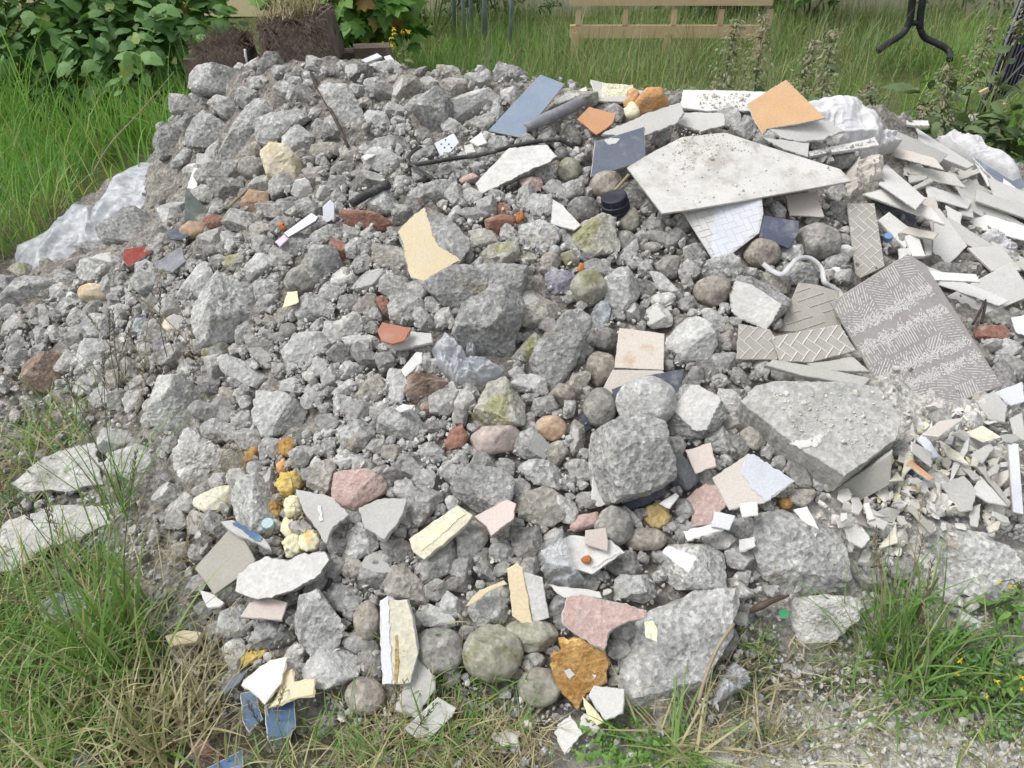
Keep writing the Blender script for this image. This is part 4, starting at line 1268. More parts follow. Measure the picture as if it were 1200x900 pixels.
SLAB_DATA = """
# big boards on the upper right
d;m=white up=4 th=1.2 n=0/-.5/1;797,126 801,105 900,107 925,112 900,130 830,130;white board lying flat at the back behind the orange faced board;back white board
d;m=whitedust em=boardgrey up=9 th=.9 j=.05 n=.06/-.42/1;735,196 768,176 800,160 850,155 890,168 985,198 998,212 910,228 800,247 776,250;largest dusty white board with a pointed right end;largest white board
t;m=white em=boardgrey up=7 th=.9 j=.03 n=.0/-.75/1;799,247 831,237 893,231 895,250 890,273 840,311;white herringbone scored tile hanging below the largest white board;white herringbone tile
d;m=boardgrey up=5 th=1.6 j=.3;791,144 798,131 848,133 850,146 822,154;grey broken board with crumbly edges behind the largest white board;grey broken board
d;m=boardgrey em=boardgrey up=10 th=1.4 j=.35 n=-.1/-.5/1;705,157 756,133 798,120 802,132 793,144 758,158 730,160;cracked layered grey white board leaning above the slate blue tile;layered grey board
d;m=boardgrey up=9 th=1.8 j=.5 n=.15/-.7/1;901,150 930,143 960,137 990,153 963,164 936,166 916,161;broken gypsum board with a torn edge under the orange face;torn gypsum board
t;m=orange em=boardgrey up=16 th=.8 j=.15 n=-.1/-.8/1;875,122 921,93 968,138 932,146 899,151 894,158 883,140;orange faced board with a torn lower edge;orange faced board
d;m=boardgrey up=6 th=1.2 j=.2;894,161 949,168 947,184 919,175;grey board strip under the torn gypsum board;
d;m=white em=boardgrey up=6 th=1.4 j=.2;946,177 1025,160 1031,170 950,183;dusty white plank below the white sack;dusty white plank
t;m=beige up=4 th=.9;920,229 958,224 966,254 926,252;plain beige tile tucked under the largest white board;plain beige tile
t;m=navy up=7 th=.9 j=.1;895,252 937,259 936,273 925,291 890,277;dark navy tile between the herringbone tile and the green sided cobble;dark navy tile
t;m=greige em=greige up=6 th=1.0 j=.04;993,238 1025,238 1037,312 1004,328;tall narrow grey beige herringbone tile;tall herringbone tile
t;m=greige em=greige up=5 th=1.0 j=.05 n=-.15/-.9/1;936,331 960,334 983,342 990,380 950,390 912,388;dark shaded herringbone tile at the end of the white ribbon;shaded herringbone tile
t;m=greige up=8 th=.9 j=.1 n=.0/-.9/1;866,379 903,386 908,395 912,422 863,421;left piece of the two overlapping herringbone tiles;left herringbone piece
t;m=greige up=9.5 th=.9 j=.1 n=.0/-.9/1;904,395 935,389 985,380 1004,411 950,425 914,424;right piece of the two overlapping herringbone tiles, with white ridges;right herringbone piece
d;m=woodgrey up=7 th=1.6 j=.1 n=.1/-.5/1;897,428 906,421 960,430 1022,443 1012,452 940,440;long pale strip lying on the top edge of the big concrete slab;long pale strip
d;m=woodgrey up=4 th=1 n=0/-.5/1;928,437 946,440 957,446 948,449;short pale strip below the long pale strip;
d;m=woodgrey up=4 th=1.4 n=0/-.5/1;945,426 1000,418 1020,436 960,434;grey strip between the herringbone piece and the big concrete slab;
t;m=adhesive_bed em=woodgrey up=12 th=1.2 j=.03 n=.05/-1.0/1;974,354 1064,297 1085,310 1175,452 1112,476 1066,495 1056,498;big grey tile lying face down with combed white adhesive stripes;big combed tile
c;m=paver em=paver up=10 th=9.5 j=.2 name=concrete_slab cat=concrete|slab n=-.04/-.42/1;868,470 885,452 912,446 990,447 1030,453 1057,492 1050,515 990,558 933,522;big thick grey concrete slab with one clean sawn side;big concrete slab
d;m=woodgrey em=woodgrey up=8 th=2.4 j=.03 n=-.45/-1/.25;950,593 1046,530 1043,568 1000,592 962,618;grey board standing on its long edge at the lower corner of the concrete slab;grey board on edge
t;m=white up=4 th=1;930,597 946,593 960,620 956,629;white tile sliver beside the grey board on edge;
t;m=beige em=boardgrey up=5 th=1.0 j=.2;835,560 877,531 932,564 895,590 855,598;beige tile with a bluish white facing on its right half;half faced tile
t;m=pinkbeige up=6 th=.9 j=.15;803,527 833,518 840,546 815,555;pink beige tile right of the grey slate wedge;pink beige tile
p;m=pinkstone up=3 th=2.5 j=.5;802,586 827,566 848,570 851,592 833,617 816,617;rough pink plaster lump left of the half faced tile;rough pink plaster
t;m=white up=7 th=.9 j=.15;866,590 888,587 889,604 870,606;small square white chip below the half faced tile;
t;m=bluewhite up=6 th=.8 j=.2;837,599 862,604 855,621 833,617;bluish white chip on the rough pink plaster;
# right slope boards
d;m=white em=white up=8 th=1.6 j=.05;1048,133 1142,193 1134,197 1101,184 1055,152;long white board pointing down the right slope from the sack;long white board
d;m=beige em=white up=7 th=1.0 j=.05 n=-.2/-.9/1;1076,170 1118,192 1106,209 1090,192;white shard with one curved side on the right slope;curved white shard
d;m=white up=4 th=1.2;1062,141 1088,141 1089,147 1063,146;short white board end behind the long white board;
d;m=woodgrey up=4 th=1.2;1064,193 1097,199 1112,209 1098,211 1066,203;grey dusty plank under the curved white shard;dusty plank
d;m=woodgrey up=4 th=1.5;1065,205 1088,206 1085,210 1066,214;stubby plank end left of the curved white shard;
d;m=woodgrey up=5 th=1.5;1064,221 1090,208 1094,212 1068,224;stubby tilted plank right of the paper sack;
d;m=woodgrey up=5 th=1.4;1084,217 1130,232 1127,237 1099,228;long thin plank running under the oval board;thin plank
d;m=woodgrey up=6 th=1.2;1116,208 1147,197 1149,202 1125,211;narrow plank crossing beneath the leaning white stick;
d;m=woodgrey up=5 th=1.3;1106,206 1112,206 1129,221 1121,223;short steep plank below the curved white shard;
d;m=white up=8 th=1.2;1142,188 1150,190 1166,219 1158,218;white stick leaning beside the blue grey panel;leaning white stick
d;m=boardgrey em=white up=8 th=1.2 j=.03 n=-.1/-.7/1;1128,216 1136,209 1156,221 1177,238 1165,245 1128,226;white board with a rounded end and grey scuffed face;rounded end board
t;m=slate em=white up=7 th=1.2 n=-.1/-.35/1;1122,166 1140,168 1200,212 1215,232 1205,240 1170,215;blue grey panel half covered by white plastic at the right edge;blue grey panel
d;m=white em=white up=7 th=1.8 j=.05;1029,258 1042,248 1073,272 1061,291;short thick white board lying right of the tall herringbone tile;thick white board
d;m=white up=8 th=1.5 j=.05;1061,276 1075,272 1085,300 1070,300;white grooved block touching the thick white board;
d;m=white up=7 th=1.2 j=.08;1080,272 1092,270 1092,298 1085,300;narrow white piece left of the tall tapering board;
d;m=white up=5 th=1;1053,291 1070,290 1066,305 1054,304;white corner piece above the big combed tile;
d;m=white em=white up=8 th=1.3 j=.08 n=-.15/-1.0/.9;1095,246 1101,244 1134,288 1112,310 1097,325 1092,317;tall tapering white board standing above the big combed tile;tall tapering board
d;m=white up=6 th=1 j=.15;1108,240 1128,250 1125,266 1112,255;pale shard behind the tall tapering board;
d;m=boardgrey up=5 th=1 j=.15;1116,234 1139,237 1141,255 1127,251;dusty square shard under the rounded end board;
s;m=boardgrey up=5 th=1 j=.15;1063,229 1090,231 1083,249 1075,247;grey shard below the stubby planks;
s;m=darkslate up=4 th=1 j=.15;1026,236 1057,246 1075,257 1068,266 1040,252;dark slate piece right of the tall herringbone tile;dark slate by the tall tile
d;m=boardgrey em=white up=6 th=1.2 j=.06;1134,290 1172,287 1197,316 1163,317;scuffed white board above the long pale green board;scuffed white board
d;m=white em=white up=7 th=1.5 j=.05 n=-.1/-.9/1;1110,347 1185,307 1212,345 1132,378;long smooth greenish white board at the right edge;long greenish board
d;m=boardgrey up=6 th=1.2 j=.15;1145,470 1165,457 1180,475 1178,495 1160,491;herringbone scrap at the lower corner of the big combed tile;
t;m=bluewhite up=7 th=.8;1165,460 1198,447 1202,470 1186,475;bluish white shard at the right edge below the combed tile;
t;m=bluewhite up=6 th=.8 j=.2;1185,372 1203,368 1206,395 1190,388;bluish white shard at the right edge above the combed tile;
t;m=bluewhite up=6 th=.8 j=.2;1075,515 1083,506 1103,535 1090,536;bluish white pointed shard in the gypsum scraps;bluish pointed shard
d;m=terra_orange em=woodgrey up=5 th=1;1063,543 1068,538 1095,560 1090,563;pinkish brown stick in the gypsum scraps;
d;m=boardgrey em=boardgrey up=6 th=.9 j=.1;1138,577 1149,557 1181,593 1160,589;grey triangular tile shard among the gypsum scraps;triangular tile shard
d;m=boardgrey up=5 th=.9 j=.2;1103,567 1130,557 1145,575 1140,598 1125,600;grey broken tile left of the triangular shard;
d;m=woodgrey up=6 th=1.3;1145,547 1152,547 1185,588 1183,594;grey lath crossing above the triangular shard;
d;m=greige up=6 th=.8 j=.1;1063,595 1070,592 1096,617 1092,626;grey beige shard propped over a small hollow;
d;m=boardgrey up=5 th=1 j=.15;1136,533 1160,518 1165,525 1152,543;square grey tile scrap below the big combed tile;
d;m=bluewhite em=woodgrey up=8 th=1.4 j=.04;1181,518 1194,520 1200,603 1187,600;upright bluish plank at the right edge;upright bluish plank
d;m=boardgrey up=7 th=1.3 j=.1;1183,490 1198,483 1202,515 1190,518;short grey board end above the upright bluish plank;
d;m=boardgrey up=5 th=1 j=.2;988,618 1008,612 1020,632 1010,642 996,634;pale flat shard in the dust below the concrete slab;
d;m=plaster up=5 th=1 j=.2;1012,590 1019,588 1026,608 1018,610;white upright chip below the grey board on edge;
d;m=boardgrey up=5 th=1 j=.2;1020,602 1042,612 1036,621 1016,612;flat dusty chip in front of the standing grey board;
d;m=boardgrey up=4 th=1 j=.2;1135,595 1150,590 1146,618 1138,616;narrow grey shard below the triangular tile shard;
# centre
t;m=blue em=boardgrey up=10 th=.9 j=.04 n=-.2/-.75/1;633,87 662,98 611,161 572,153;light blue long tile leaning on the crest;light blue tile
t;m=slate em=boardgrey up=11 th=1.1 j=.03 n=.05/-.85/1;697,166 755,148 757,188 692,207;slate blue square tile with white scuffs;slate blue tile
d;m=boardgrey em=white up=3 th=1.2;692,93 759,107 756,120 700,118;grey board behind the yellow white foam board;
p;m=yellowboard em=yellowboard up=9 th=2.5 j=.3 n=.0/-1/.8;705,97 742,99 746,117 706,119;yellowish white foam board standing on the crest;yellowish foam board
d;m=yellowboard up=3 th=1 j=.2;668,110 687,101 688,106 673,113;small yellowish scrap right of the light blue tile;
t;m=terra_orange em=terracotta up=8 th=1.2 j=.2 n=-.1/-.9/1;676,140 690,125 722,133 718,145 699,158 684,146;orange terracotta piece with a rounded edge above the slate blue tile;orange terracotta piece
p;m=plaster em=concrete up=9 th=2 j=.25 n=-.1/-.7/1;557,215 572,198 597,173 640,169 654,183 640,192 563,228;large white plaster board in the upper middle;large white plaster board
p;m=plaster em=concrete up=6 th=1 j=.15;648,233 660,240 681,264 673,270 645,262;pale triangular plaster wedge left of the lichen covered chunk;pale wedge shard
c;m=concrete em=concrete up=8 th=4 j=.3 name=rendered_block cat=rendered|block n=-.05/-.9/1;466,271 479,257 497,242 525,253 550,279 552,288 539,308 497,330 481,326 473,292;grey block with a torn coat of cream paint;cream faced block
t;m=terracotta em=terracotta up=8 th=.9 j=.15;442,387 448,377 460,380 482,384 474,399 460,403 446,399;flat terracotta shard with chipped outline;terracotta shard
p;m=boardgrey up=4 th=1.4 j=.2;452,405 480,398 481,388 505,390 507,401 470,409;grey flat shard under the terracotta shard;
p;m=plaster up=8 th=.5 j=.15;470,433 488,412 495,413 494,425 475,441;jagged white chip above the reddish brown rock;jagged white chip
p;m=plaster up=6 th=.6 j=.2;464,478 472,473 486,474 483,479 470,483;small white flake below the reddish brown rock;
t;m=stained em=beige up=9 th=1.2 j=.06 n=.0/-.9/1;726,384 779,391 778,434 720,431;square beige tile with a rust coloured stain;rust stained tile
t;m=beige em=white up=5 th=.9 j=.03;707,454 718,433 776,434 786,442 770,456 722,464;pale tile corner under the rust stained tile;pale tile corner
s;m=darkslate up=6 th=.8 j=.08;717,456 758,440 802,432 796,464 765,455 720,470;dark slate sheet behind the big round pale cobble;dark slate sheet
t;m=white up=5 th=.7 j=.1 n=0/-1/.6;692,590 695,556 703,579 712,590 704,594;white pointed shard under the massive lumpy block;
t;m=white up=5 th=.7 j=.1;772,590 792,577 796,581 785,596;white corner shard beside the dark slate sliver;
t;m=pinkbeige up=7 th=.8 j=.08;686,621 710,618 713,636 712,646 685,637;small beige tile chip with a cut corner;beige tile chip
p;m=plaster em=concrete up=6 th=2.5 j=.3;633,645 667,627 717,633 733,648 693,673 677,668 640,660;white scraped slab half wrapped in clear film;film wrapped slab
p;m=yplaster em=yplaster up=9 th=3.5 j=.15 n=-.2/-.8/1;479,632 536,592 554,604 547,614 497,656 484,647;pale yellowish plaster bar lying slantwise;yellowish plaster bar
p;m=pinkbeige em=pinkstone up=8 th=2.2 j=.2;556,605 594,585 605,590 602,608 576,628 570,617;flat plaster piece with a pinkish broken side;pinkish sided plaster
c;m=boardgrey em=boardgrey up=7 th=3 j=.3 name=mortar_slab cat=mortar|slab;420,595 442,585 477,584 471,604 451,632 427,619;smooth grey mortar slab under the pinkish red stone;smooth mortar slab
p;m=pinkstone em=boardgrey up=9 th=1.8 j=.3;659,717 664,700 681,696 703,702 739,710 758,715 758,724 728,732 714,741 708,761 682,748 659,730;pink rendered slab tapering to the right;pink rendered slab
p;m=white up=5 th=.8 j=.2;642,684 655,687 703,693 706,701 690,700 662,700;white plaster strip behind the pink rendered slab;
p;m=cream em=cream up=9 th=1.6 j=.15 n=-.1/-1/.8;594,667 606,659 613,666 624,730 614,733 600,722 597,690;cream facing strip standing beside a white plaster strip;cream facing strip
p;m=plaster em=plaster up=8 th=2 j=.1 n=.1/-1/.8;613,670 636,677 644,724 624,730;white plaster strip joined to the cream facing strip;
p;m=cream up=6 th=.4 j=.15;545,711 562,691 590,680 594,684 575,692 556,706;thin curved cream splinter left of the cream facing strip;
p;m=yplaster em=plaster up=10 th=4 j=.15 n=-.05/-.9/1;445,704 454,698 462,703 477,703 482,719 490,766 481,801 448,802;upright white and yellow plaster block with a brown crack;white plaster block
p;m=boardgrey up=5 th=1.2 j=.25;463,832 488,757 498,775 510,797 510,808 487,842;long pointed grey shard right of the white plaster block;
p;m=white em=plaster up=6 th=2.2 j=.08 n=.1/-.8/1;473,855 513,817 535,830 530,840 497,872;clean bluish white tile block at the front edge;clean white block
d;m=yellowboard up=12 th=.3 j=.15;755,728 765,727 771,738 770,752 757,747;pale yellow flake lying on the biggest boulder;
s;m=boardgrey up=5 th=1.2 j=.2;690,815 696,803 732,807 730,835 710,844;grey slab with a yellow skin right of the orange foam disc;
p;m=white up=2 th=.5 j=.3;650,858 668,836 683,860 662,884;thin white flake on the dark soil below the foam disc;
p;m=white up=2 th=.5 j=.3;684,836 700,838 706,848 694,862 680,850;broken white flake beside the grey slab with yellow skin;
p;m=foam_pale up=3 th=.5 j=.2;683,816 692,825 708,846 700,850 688,836;pale yellow flake between the foam disc and the soil;
p;m=white up=2 th=.5 j=.4;576,862 596,854 609,856 606,876 588,872;crumbled white flakes on the soil below the mossy cobble;
# left and front left
t;m=greenslate up=8 th=.8 j=.08 n=.2/-1/.5;217,219 246,249 243,265 215,261;greenish slate triangle standing on the upper left slope;green slate triangle
b;m=redstone em=dark up=6 th=2.5 j=.15;143,303 145,292 181,286 178,295 150,313;flat deep red slab on the left slope;deep red slab
s;m=slatestone up=6 th=1 j=.15;182,307 213,288 217,306 202,319 185,315;pointed grey slate beside the deep red slab;pointed grey slate
s;m=darkslate up=5 th=.8 j=.1;192,270 207,267 222,276 214,281 200,280;dark slate flake behind the yellowish cobble;
p;m=white up=6 th=1.2 j=.1;219,220 227,196 233,197 230,222;white upright stick above the green slate triangle;
d;m=foam_pale up=6 th=.3 j=.15;330,361 337,342 348,341 350,354;cream paper thin chip below the smooth left cobble;cream chip
d;m=pvc em=greyplastic up=7 th=1 j=.05;332,273 365,249 373,254 370,259 338,278;white plastic strip on the left slope;white plastic strip
d;m=pvcpink up=6 th=.8 j=.1;322,283 333,274 340,277 328,289;pinkish plastic strip below the white one;
d;m=pvc em=pvc up=8 th=1.6 j=.05 n=.1/-1/.6;378,242 387,234 392,239 392,256 379,263;upright white plastic block left of the long red brick;upright plastic block
d;m=pvc em=pvc up=6 th=.4 j=.05 n=.1/-1/.8 name=socket_plate cat=socket|plate;509,168 532,156 538,167 528,178 516,183;broken white plate with small dark holes;white holed plate
p;m=white up=5 th=1 j=.15;550,165 564,154 571,167 560,171;white angular chip right of the white holed plate;
p;m=plaster up=5 th=2 j=.15;544,170 553,168 558,178 547,180;white cube like bit beside the white holed plate;
p;m=white up=5 th=.5 j=.15;425,183 434,178 441,181 428,188;small white flake on the chunk left of the black cable;
d;m=pvc up=4 th=1 j=.05;423,70 442,62 448,66 430,73;white plastic bar end on the crest by the plants;
d;m=pvc up=4 th=1 j=.05;450,66 457,64 462,70 454,73;short white plastic bit right of the bar end;
p;m=flaky em=flaky up=4 th=3.5 j=.5;12,566 51,535 110,518 117,550 121,568 81,576 27,576;large flat pale mortar slab in the left grass;large flat mortar slab
p;m=flaky em=flaky up=3 th=3.5 j=.5;-8,625 11,608 64,592 110,593 141,588 143,603 128,614 103,625 59,639 15,668 -8,675;longest pale slab lying lowest at the left edge;longest pale slab
p;m=plaster em=concrete up=10 th=4 j=.4 n=-.15/-.8/1;275,693 279,671 310,652 336,657 352,649 381,646 386,656 372,675 347,690 328,697 303,703;white rough topped concrete slab piece at the front left;white rough slab
p;m=pinkbeige em=boardgrey up=5 th=1.4 j=.15;281,723 292,706 317,700 337,706 330,727;pinkish flat board piece under the white rough slab;pinkish board
t;m=greige em=greige up=8 th=1.2 j=.05 n=-.1/-.8/1;228,666 268,621 284,628 299,656 296,665 251,697;grey beige tile with pale scored edges at the front left;scored grey tile
t;m=white up=4 th=1 j=.12;233,690 252,697 263,706 258,711 243,712;white corner poking out under the scored grey tile;
t;m=boardgrey em=boardgrey up=7 th=1.4 j=.15;258,611 273,609 310,631 318,644 273,624;grey strip with a dark blue inlay above the scored tile;blue inlaid strip
p;m=boardgrey em=boardgrey up=8 th=2.5 j=.3;347,573 392,584 409,603 391,617 383,637 358,603;smooth grey slab with white smears right of the foam;smeared grey slab
t;m=deepblue em=white up=4 th=1 j=.15;282,812 299,810 308,842 292,858 284,845;blue painted shard left of its twin under the cream scraps;left blue shard
t;m=deepblue em=white up=4 th=1 j=.15;310,828 328,817 345,822 347,852 337,864 314,869;blue painted shard with a white rim on the right;right blue shard
t;m=deepblue em=white up=3 th=1 j=.1;238,902 284,878 285,904 245,920;blue painted shard cut by the lower edge of the photo;
t;m=slate up=5 th=.8 j=.15;258,806 275,792 292,784 281,800 264,813;grey blue shard half hidden in dry grass;
t;m=navy em=navy up=2 th=1 j=.15;86,884 102,878 116,884 113,902 85,905;dark navy tile lying at the lower left edge;
p;m=bluewhite em=cream up=8 th=.6 j=.2;282,803 300,785 317,773 337,770 330,800 310,826 297,812;white painted scrap on top of the cream scraps;white painted scrap
p;m=cream em=cream up=6 th=.8 j=.35;325,815 332,788 343,783 345,799 369,795 367,815 345,820 314,830;torn cream scrap curling over the right blue shard;torn cream scrap
p;m=cream em=yplaster up=4 th=2 j=.2;193,745 215,738 236,741 230,752 200,758;cream topped piece in the grass left of the front blocks;cream topped piece
d;m=woodgrey up=3 th=1;203,772 210,770 236,788 230,792;grey weathered stick in the dry grass;
p;m=white up=3 th=.8 j=.2;866,632 884,628 886,640 868,646;flat white shard by the hollow mortar mass;
p;m=white up=5 th=.8 j=.25;800,622 840,612 850,620 806,634;white crumbly strip behind the white cornered block;
"""


def fix(o):
    return {k: v.replace("|", " ") for k, v in o.items()}


run(SLAB_DATA, lambda c, o, s, l, r: add_slab(c, fix(o), s, l, r))

# coats, facings and moulded patterns
layer("cream faced block", "467,271 479,258 497,244 503,260 507,277 515,290 535,301 538,306 497,329 482,325 476,305 474,292", 'cream', "cream_paint_coat")
layer("half faced tile", "869,555 875,534 884,533 931,564 897,588 880,572", 'bluewhite', "white_facing")
layer("blue inlaid strip", "272,613 280,613 308,630 305,635 295,631", 'deepblue', "blue_inlay")
layer("white herringbone tile", "838,239 890,233 892,251 888,271 842,308 834,290", 'bluewhite', "bluish_coat", z=.0012)
layer("white plaster block", "446,705 454,700 456,720 459,801 449,801", 'bluewhite', "white_paint_coat")
layer("white plaster block", "463,745 466,744 468,775 466,800 462,801 463,775", 'leafdry', "brown_crack_fill", z=.0014, jit=.0015)
layer("yellowish plaster bar", "490,636 540,598 546,603 494,645", 'foam_pale', "yellow_stripe")
layer("smeared grey slab", "373,592 377,593 379,610 375,612", 'adhesive', "white_smear")
layer("big concrete slab", "925,520 945,516 962,509 961,520 938,525", 'plaster', "white_plaster_smear", jit=.004)
layer("film wrapped slab", "700,645 712,640 725,648 694,666 686,655", 'white', "white_skin")
layer("slate blue tile", "708,164 716,162 726,163 722,168 712,169", 'white', "white_scuff", th=.0008, z=.001)
ridges("white herringbone tile", herring("white herringbone tile", .022, .32), 'boardgrey', "scored_line", .0009, .0016)
ridges("tall herringbone tile", herring("tall herringbone tile", .026, .72), 'adhesive', "herringbone_ridge", .0012, .0018)
ridges("shaded herringbone tile", herring("shaded herringbone tile", .028, .30), 'greige', "herringbone_ridge", .0022, .0022)
ridges("left herringbone piece", herring("left herringbone piece", .024, .80), 'adhesive', "herringbone_ridge", .0016, .0018)
ridges("right herringbone piece", herring("right herringbone piece", .024, .92), 'adhesive', "herringbone_ridge", .0020, .0022)


def comb():
    o, loc2, poly = SLABS["big combed tile"]
    q = loc2(parse_shape("974,354 1064,297 1175,452 1056,498"))
    segs = []
    r_ = np.random.default_rng(5)

    def at(s, t):
        a = q[0] + (q[1] - q[0]) * s
        b = q[3] + (q[2] - q[3]) * s
        return a + (b - a) * t
    ux = nrm(q[1] - q[0])
    for (t0, t1) in ((.0, .27), (.41, .66), (.77, 1.0)):
        nb = 5
        for bi in range(nb):
            for row in range(2):
                s0, s1 = bi / nb, (bi + 1) / nb
                tt0 = t0 + (t1 - t0) * row / 2
                tt1 = t0 + (t1 - t0) * (row + 1) / 2
                ang = r_.choice([.6, 1.57, 2.4, 1.2, 2.7]) + r_.uniform(-.15, .15)
                dv = np.array([ux[0] * math.cos(ang) - ux[1] * math.sin(ang), ux[0] * math.sin(ang) + ux[1] * math.cos(ang)])
                sv = np.array([-dv[1], dv[0]])
                cell = np.array([at(s0, tt0), at(s1, tt0), at(s1, tt1), at(s0, tt1)])
                mid = cell.mean(0)
                heavy = r_.uniform(.55, .97)
                for k in range(-16, 17):
                    base = mid + sv * k * .0076 + r_.normal(0, .0004, 2)
                    x = np.arange(-.07, .07, .006)
                    pp = base + dv * x[:, None]
                    ok = inside(pp, cell)
                    for i in range(len(x) - 1):
                        if ok[i] and ok[i + 1] and r_.random() < heavy:
                            segs.append((pp[i], pp[i + 1]))
        # smeared border of each band
        for e in (t0, t1):
            if e in (0., 1.0):
                continue
            for k in range(420):
                a = at(r_.uniform(0.02, .98), e + r_.normal(0, .02))
                an = r_.uniform(0, math.pi)
                L = r_.uniform(.003, .012)
                segs.append((a, a + L * np.array([math.cos(an), math.sin(an)])))
    ridges("big combed tile", segs, 'adhesive', "combed_adhesive", .0014, .0009)


comb()

# holes of the broken plate
o_, l2_, _p = SLABS["white holed plate"]
mb = MB()
for (u, v) in ((517, 169), (522, 164), (526, 169), (521, 173), (529, 173)):
    c = l2_([(u, v)])[0]
    mb.tube([(c[0], c[1], -.001), (c[0], c[1], .0006)], .0032, 8)
mb.build("hole", M['black'], parent=o_)
# ------------------------------------------------------------------ foam disc, pipes, caps, ribbon, films, sacks
def px_curve(pts, up, n=6):
    """line of a cable: (u, v) points on the heap, raised up cm; returns a smooth 3-D curve"""
    P = []
    for i, q in enumerate(pts):
        p, t = hit(q[0], q[1])
        lf = (q[2] if len(q) > 2 else up) / 100
        d = ray(q[0], q[1])
        P.append(p - d * lf)
    return spline(P, n)


def tube_thing(name, pts, r, up, mat, label, cat, seg=8, flat=1.0, n=6):
    P = px_curve(pts, up, n)
    mb = MB()
    rr = r if np.isscalar(r) else np.interp(np.linspace(0, 1, len(P)), np.linspace(0, 1, len(r)), r)
    mb.tube(P, rr, seg, flat)
    o = mb.build(name, M[mat], off=P[len(P) // 2], smooth=True)
    return tag(o, label, cat)


# flat foam disc at the front, a thing with a foam body and paint flakes stuck to it
o = add_slab('f', dict(m='foam', em='foam', up='7', th='3', j='.35', name='foam_disc', n='-.1/-1/.75'),
             "655,750 683,748 710,763 713,782 712,800 687,813 677,833 653,807 647,787 645,770 658,763",
             "large dark orange foam disc with white flakes at the front edge", "orange foam disc")
layer("orange foam disc", "661,786 668,783 674,790 668,795", 'white', "white_flake", jit=.002)
layer("orange foam disc", "694,790 699,791 697,795", 'white', "white_flake", jit=.001)
# lobed bright foam on the crest
add_rock('f', dict(m='foam_bright', l='.8', up='5', r='.03'), "747,136 744,122 757,108 775,106 783,114 782,126 765,131", "bright orange rounded foam lump right of the yellowish foam board", "bright orange foam")
add_rock('f', dict(m='foam_bright', l='.8', up='6', r='.03'), "731,124 731,118 738,114 748,119 752,127 742,131", "small bright orange foam knob touching the larger foam lump", "")
add_rock('f', dict(m='foam_pale', l='.4', up='4', r='.04'), "731,126 748,128 752,138 735,139", "pale pinkish foam base under the bright orange foam", "")
add_rock('f', dict(m='orangebit', l='.6', up='3'), "676,314 681,312 685,316 682,320 677,319", "tiny bright orange bit between two stones left of the rough angular chunk", "")
add_rock('f', dict(m='orangebit', l='.6', up='3'), "602,258 612,252 616,254 606,263", "small orange scrap behind the clean broken brick", "")
add_rock('f', dict(m='orangebit', l='.6', up='6'), "684,652 690,651 693,655 690,660 684,659 682,656", "small orange lump lying on the film wrapped slab", "")
add_rock('f', dict(m='orangebit', l='.6', up='3'), "328,266 334,265 336,269 331,271", "small orange bit beside the white plastic strip", "")

tube_thing("black_cable", [(478, 194, 8), (500, 191, 9), (530, 186, 9), (560, 182, 9), (600, 172, 9), (630, 166, 10), (655, 164, 8), (672, 172, 5)], .0075, 3, 'black',
           "long black cable running across the upper middle of the heap", "cable")
tube_thing("black_strap", [(493, 172, 7), (484, 178, 8), (478, 187, 9), (486, 195, 9), (498, 203, 9), (508, 209, 9), (518, 213, 6)], .008, 3, 'black',
           "black bent strap crossing the left end of the black cable", "strap", flat=.5)
# short black pipe with an open end
P = px_curve([(412, 239, 9), (430, 228, 9), (456, 216, 8)], 4, 5)
mb = MB()
mb.tube(P, .014, 12)
pipe = mb.build("black_pipe", M['black'], off=P[0], smooth=True)
tag(pipe, "short black pipe above the long flat red brick", "pipe")
mb = MB()
dv = nrm(P[0] - P[1])
mb.tube([P[0] - dv * .002, P[0] + dv * .0012], .0105, 12)
mb.build("bore", M['darkcap'], parent=pipe, off=None, loc=-P[0])

# curved grey half pipe
A0, _ = hit(612, 166)
A1, _ = hit(682, 134)
A0 = A0 + np.array([0.01, -.01, .05])
A1 = A1 + np.array([0, -.02, .05])
ax = nrm(A1 - A0)
sx = nrm(np.cross(ax, nrm(CAM - (A0 + A1) / 2)))
ox = np.cross(sx, ax)
V, F4 = [], []
na, nl = 14, 22
for layer_r in (0, 1):
    for i in range(nl + 1):
        s = i / nl
        w = .021 * (.7 + .3 * min(1, s * 4)) * (1 if s < .8 else 1 - (s - .8) * 1.2)
        for k in range(na + 1):
            a = math.pi * (k / na - .5) * 1.05
            p = A0 + (A1 - A0) * s + (w - .004 * layer_r) * (sx * math.sin(a) + ox * math.cos(a) * .8) + ox * .02 * math.sin(s * 3)
            V.append(p)
m = (nl + 1) * (na + 1)
for i in range(nl):
    for k in range(na):
        a = i * (na + 1) + k
        F4.append([a, a + 1, a + na + 2, a + na + 1])
        F4.append([m + a, m + a + na + 1, m + a + na + 2, m + a + 1])
for k in range(na):
    F4.append([k, m + k, m + k + 1, k + 1])
    a = nl * (na + 1) + k
    F4.append([a, a + 1, m + a + 1, m + a])
for i in range(nl):
    a = i * (na + 1)
    F4.append([a, a + na + 1, m + a + na + 1, m + a])
    a += na
    F4.append([a, m + a, m + a + na + 1, a + na + 1])
o = link("pipe_half", mesh_np("pipe_half", np.array(V) - A0, [np.array(F4)], [M['greyplastic']]), loc=A0)
tag(o, "curved grey half pipe lying between the light blue and slate blue tiles", "pipe half")

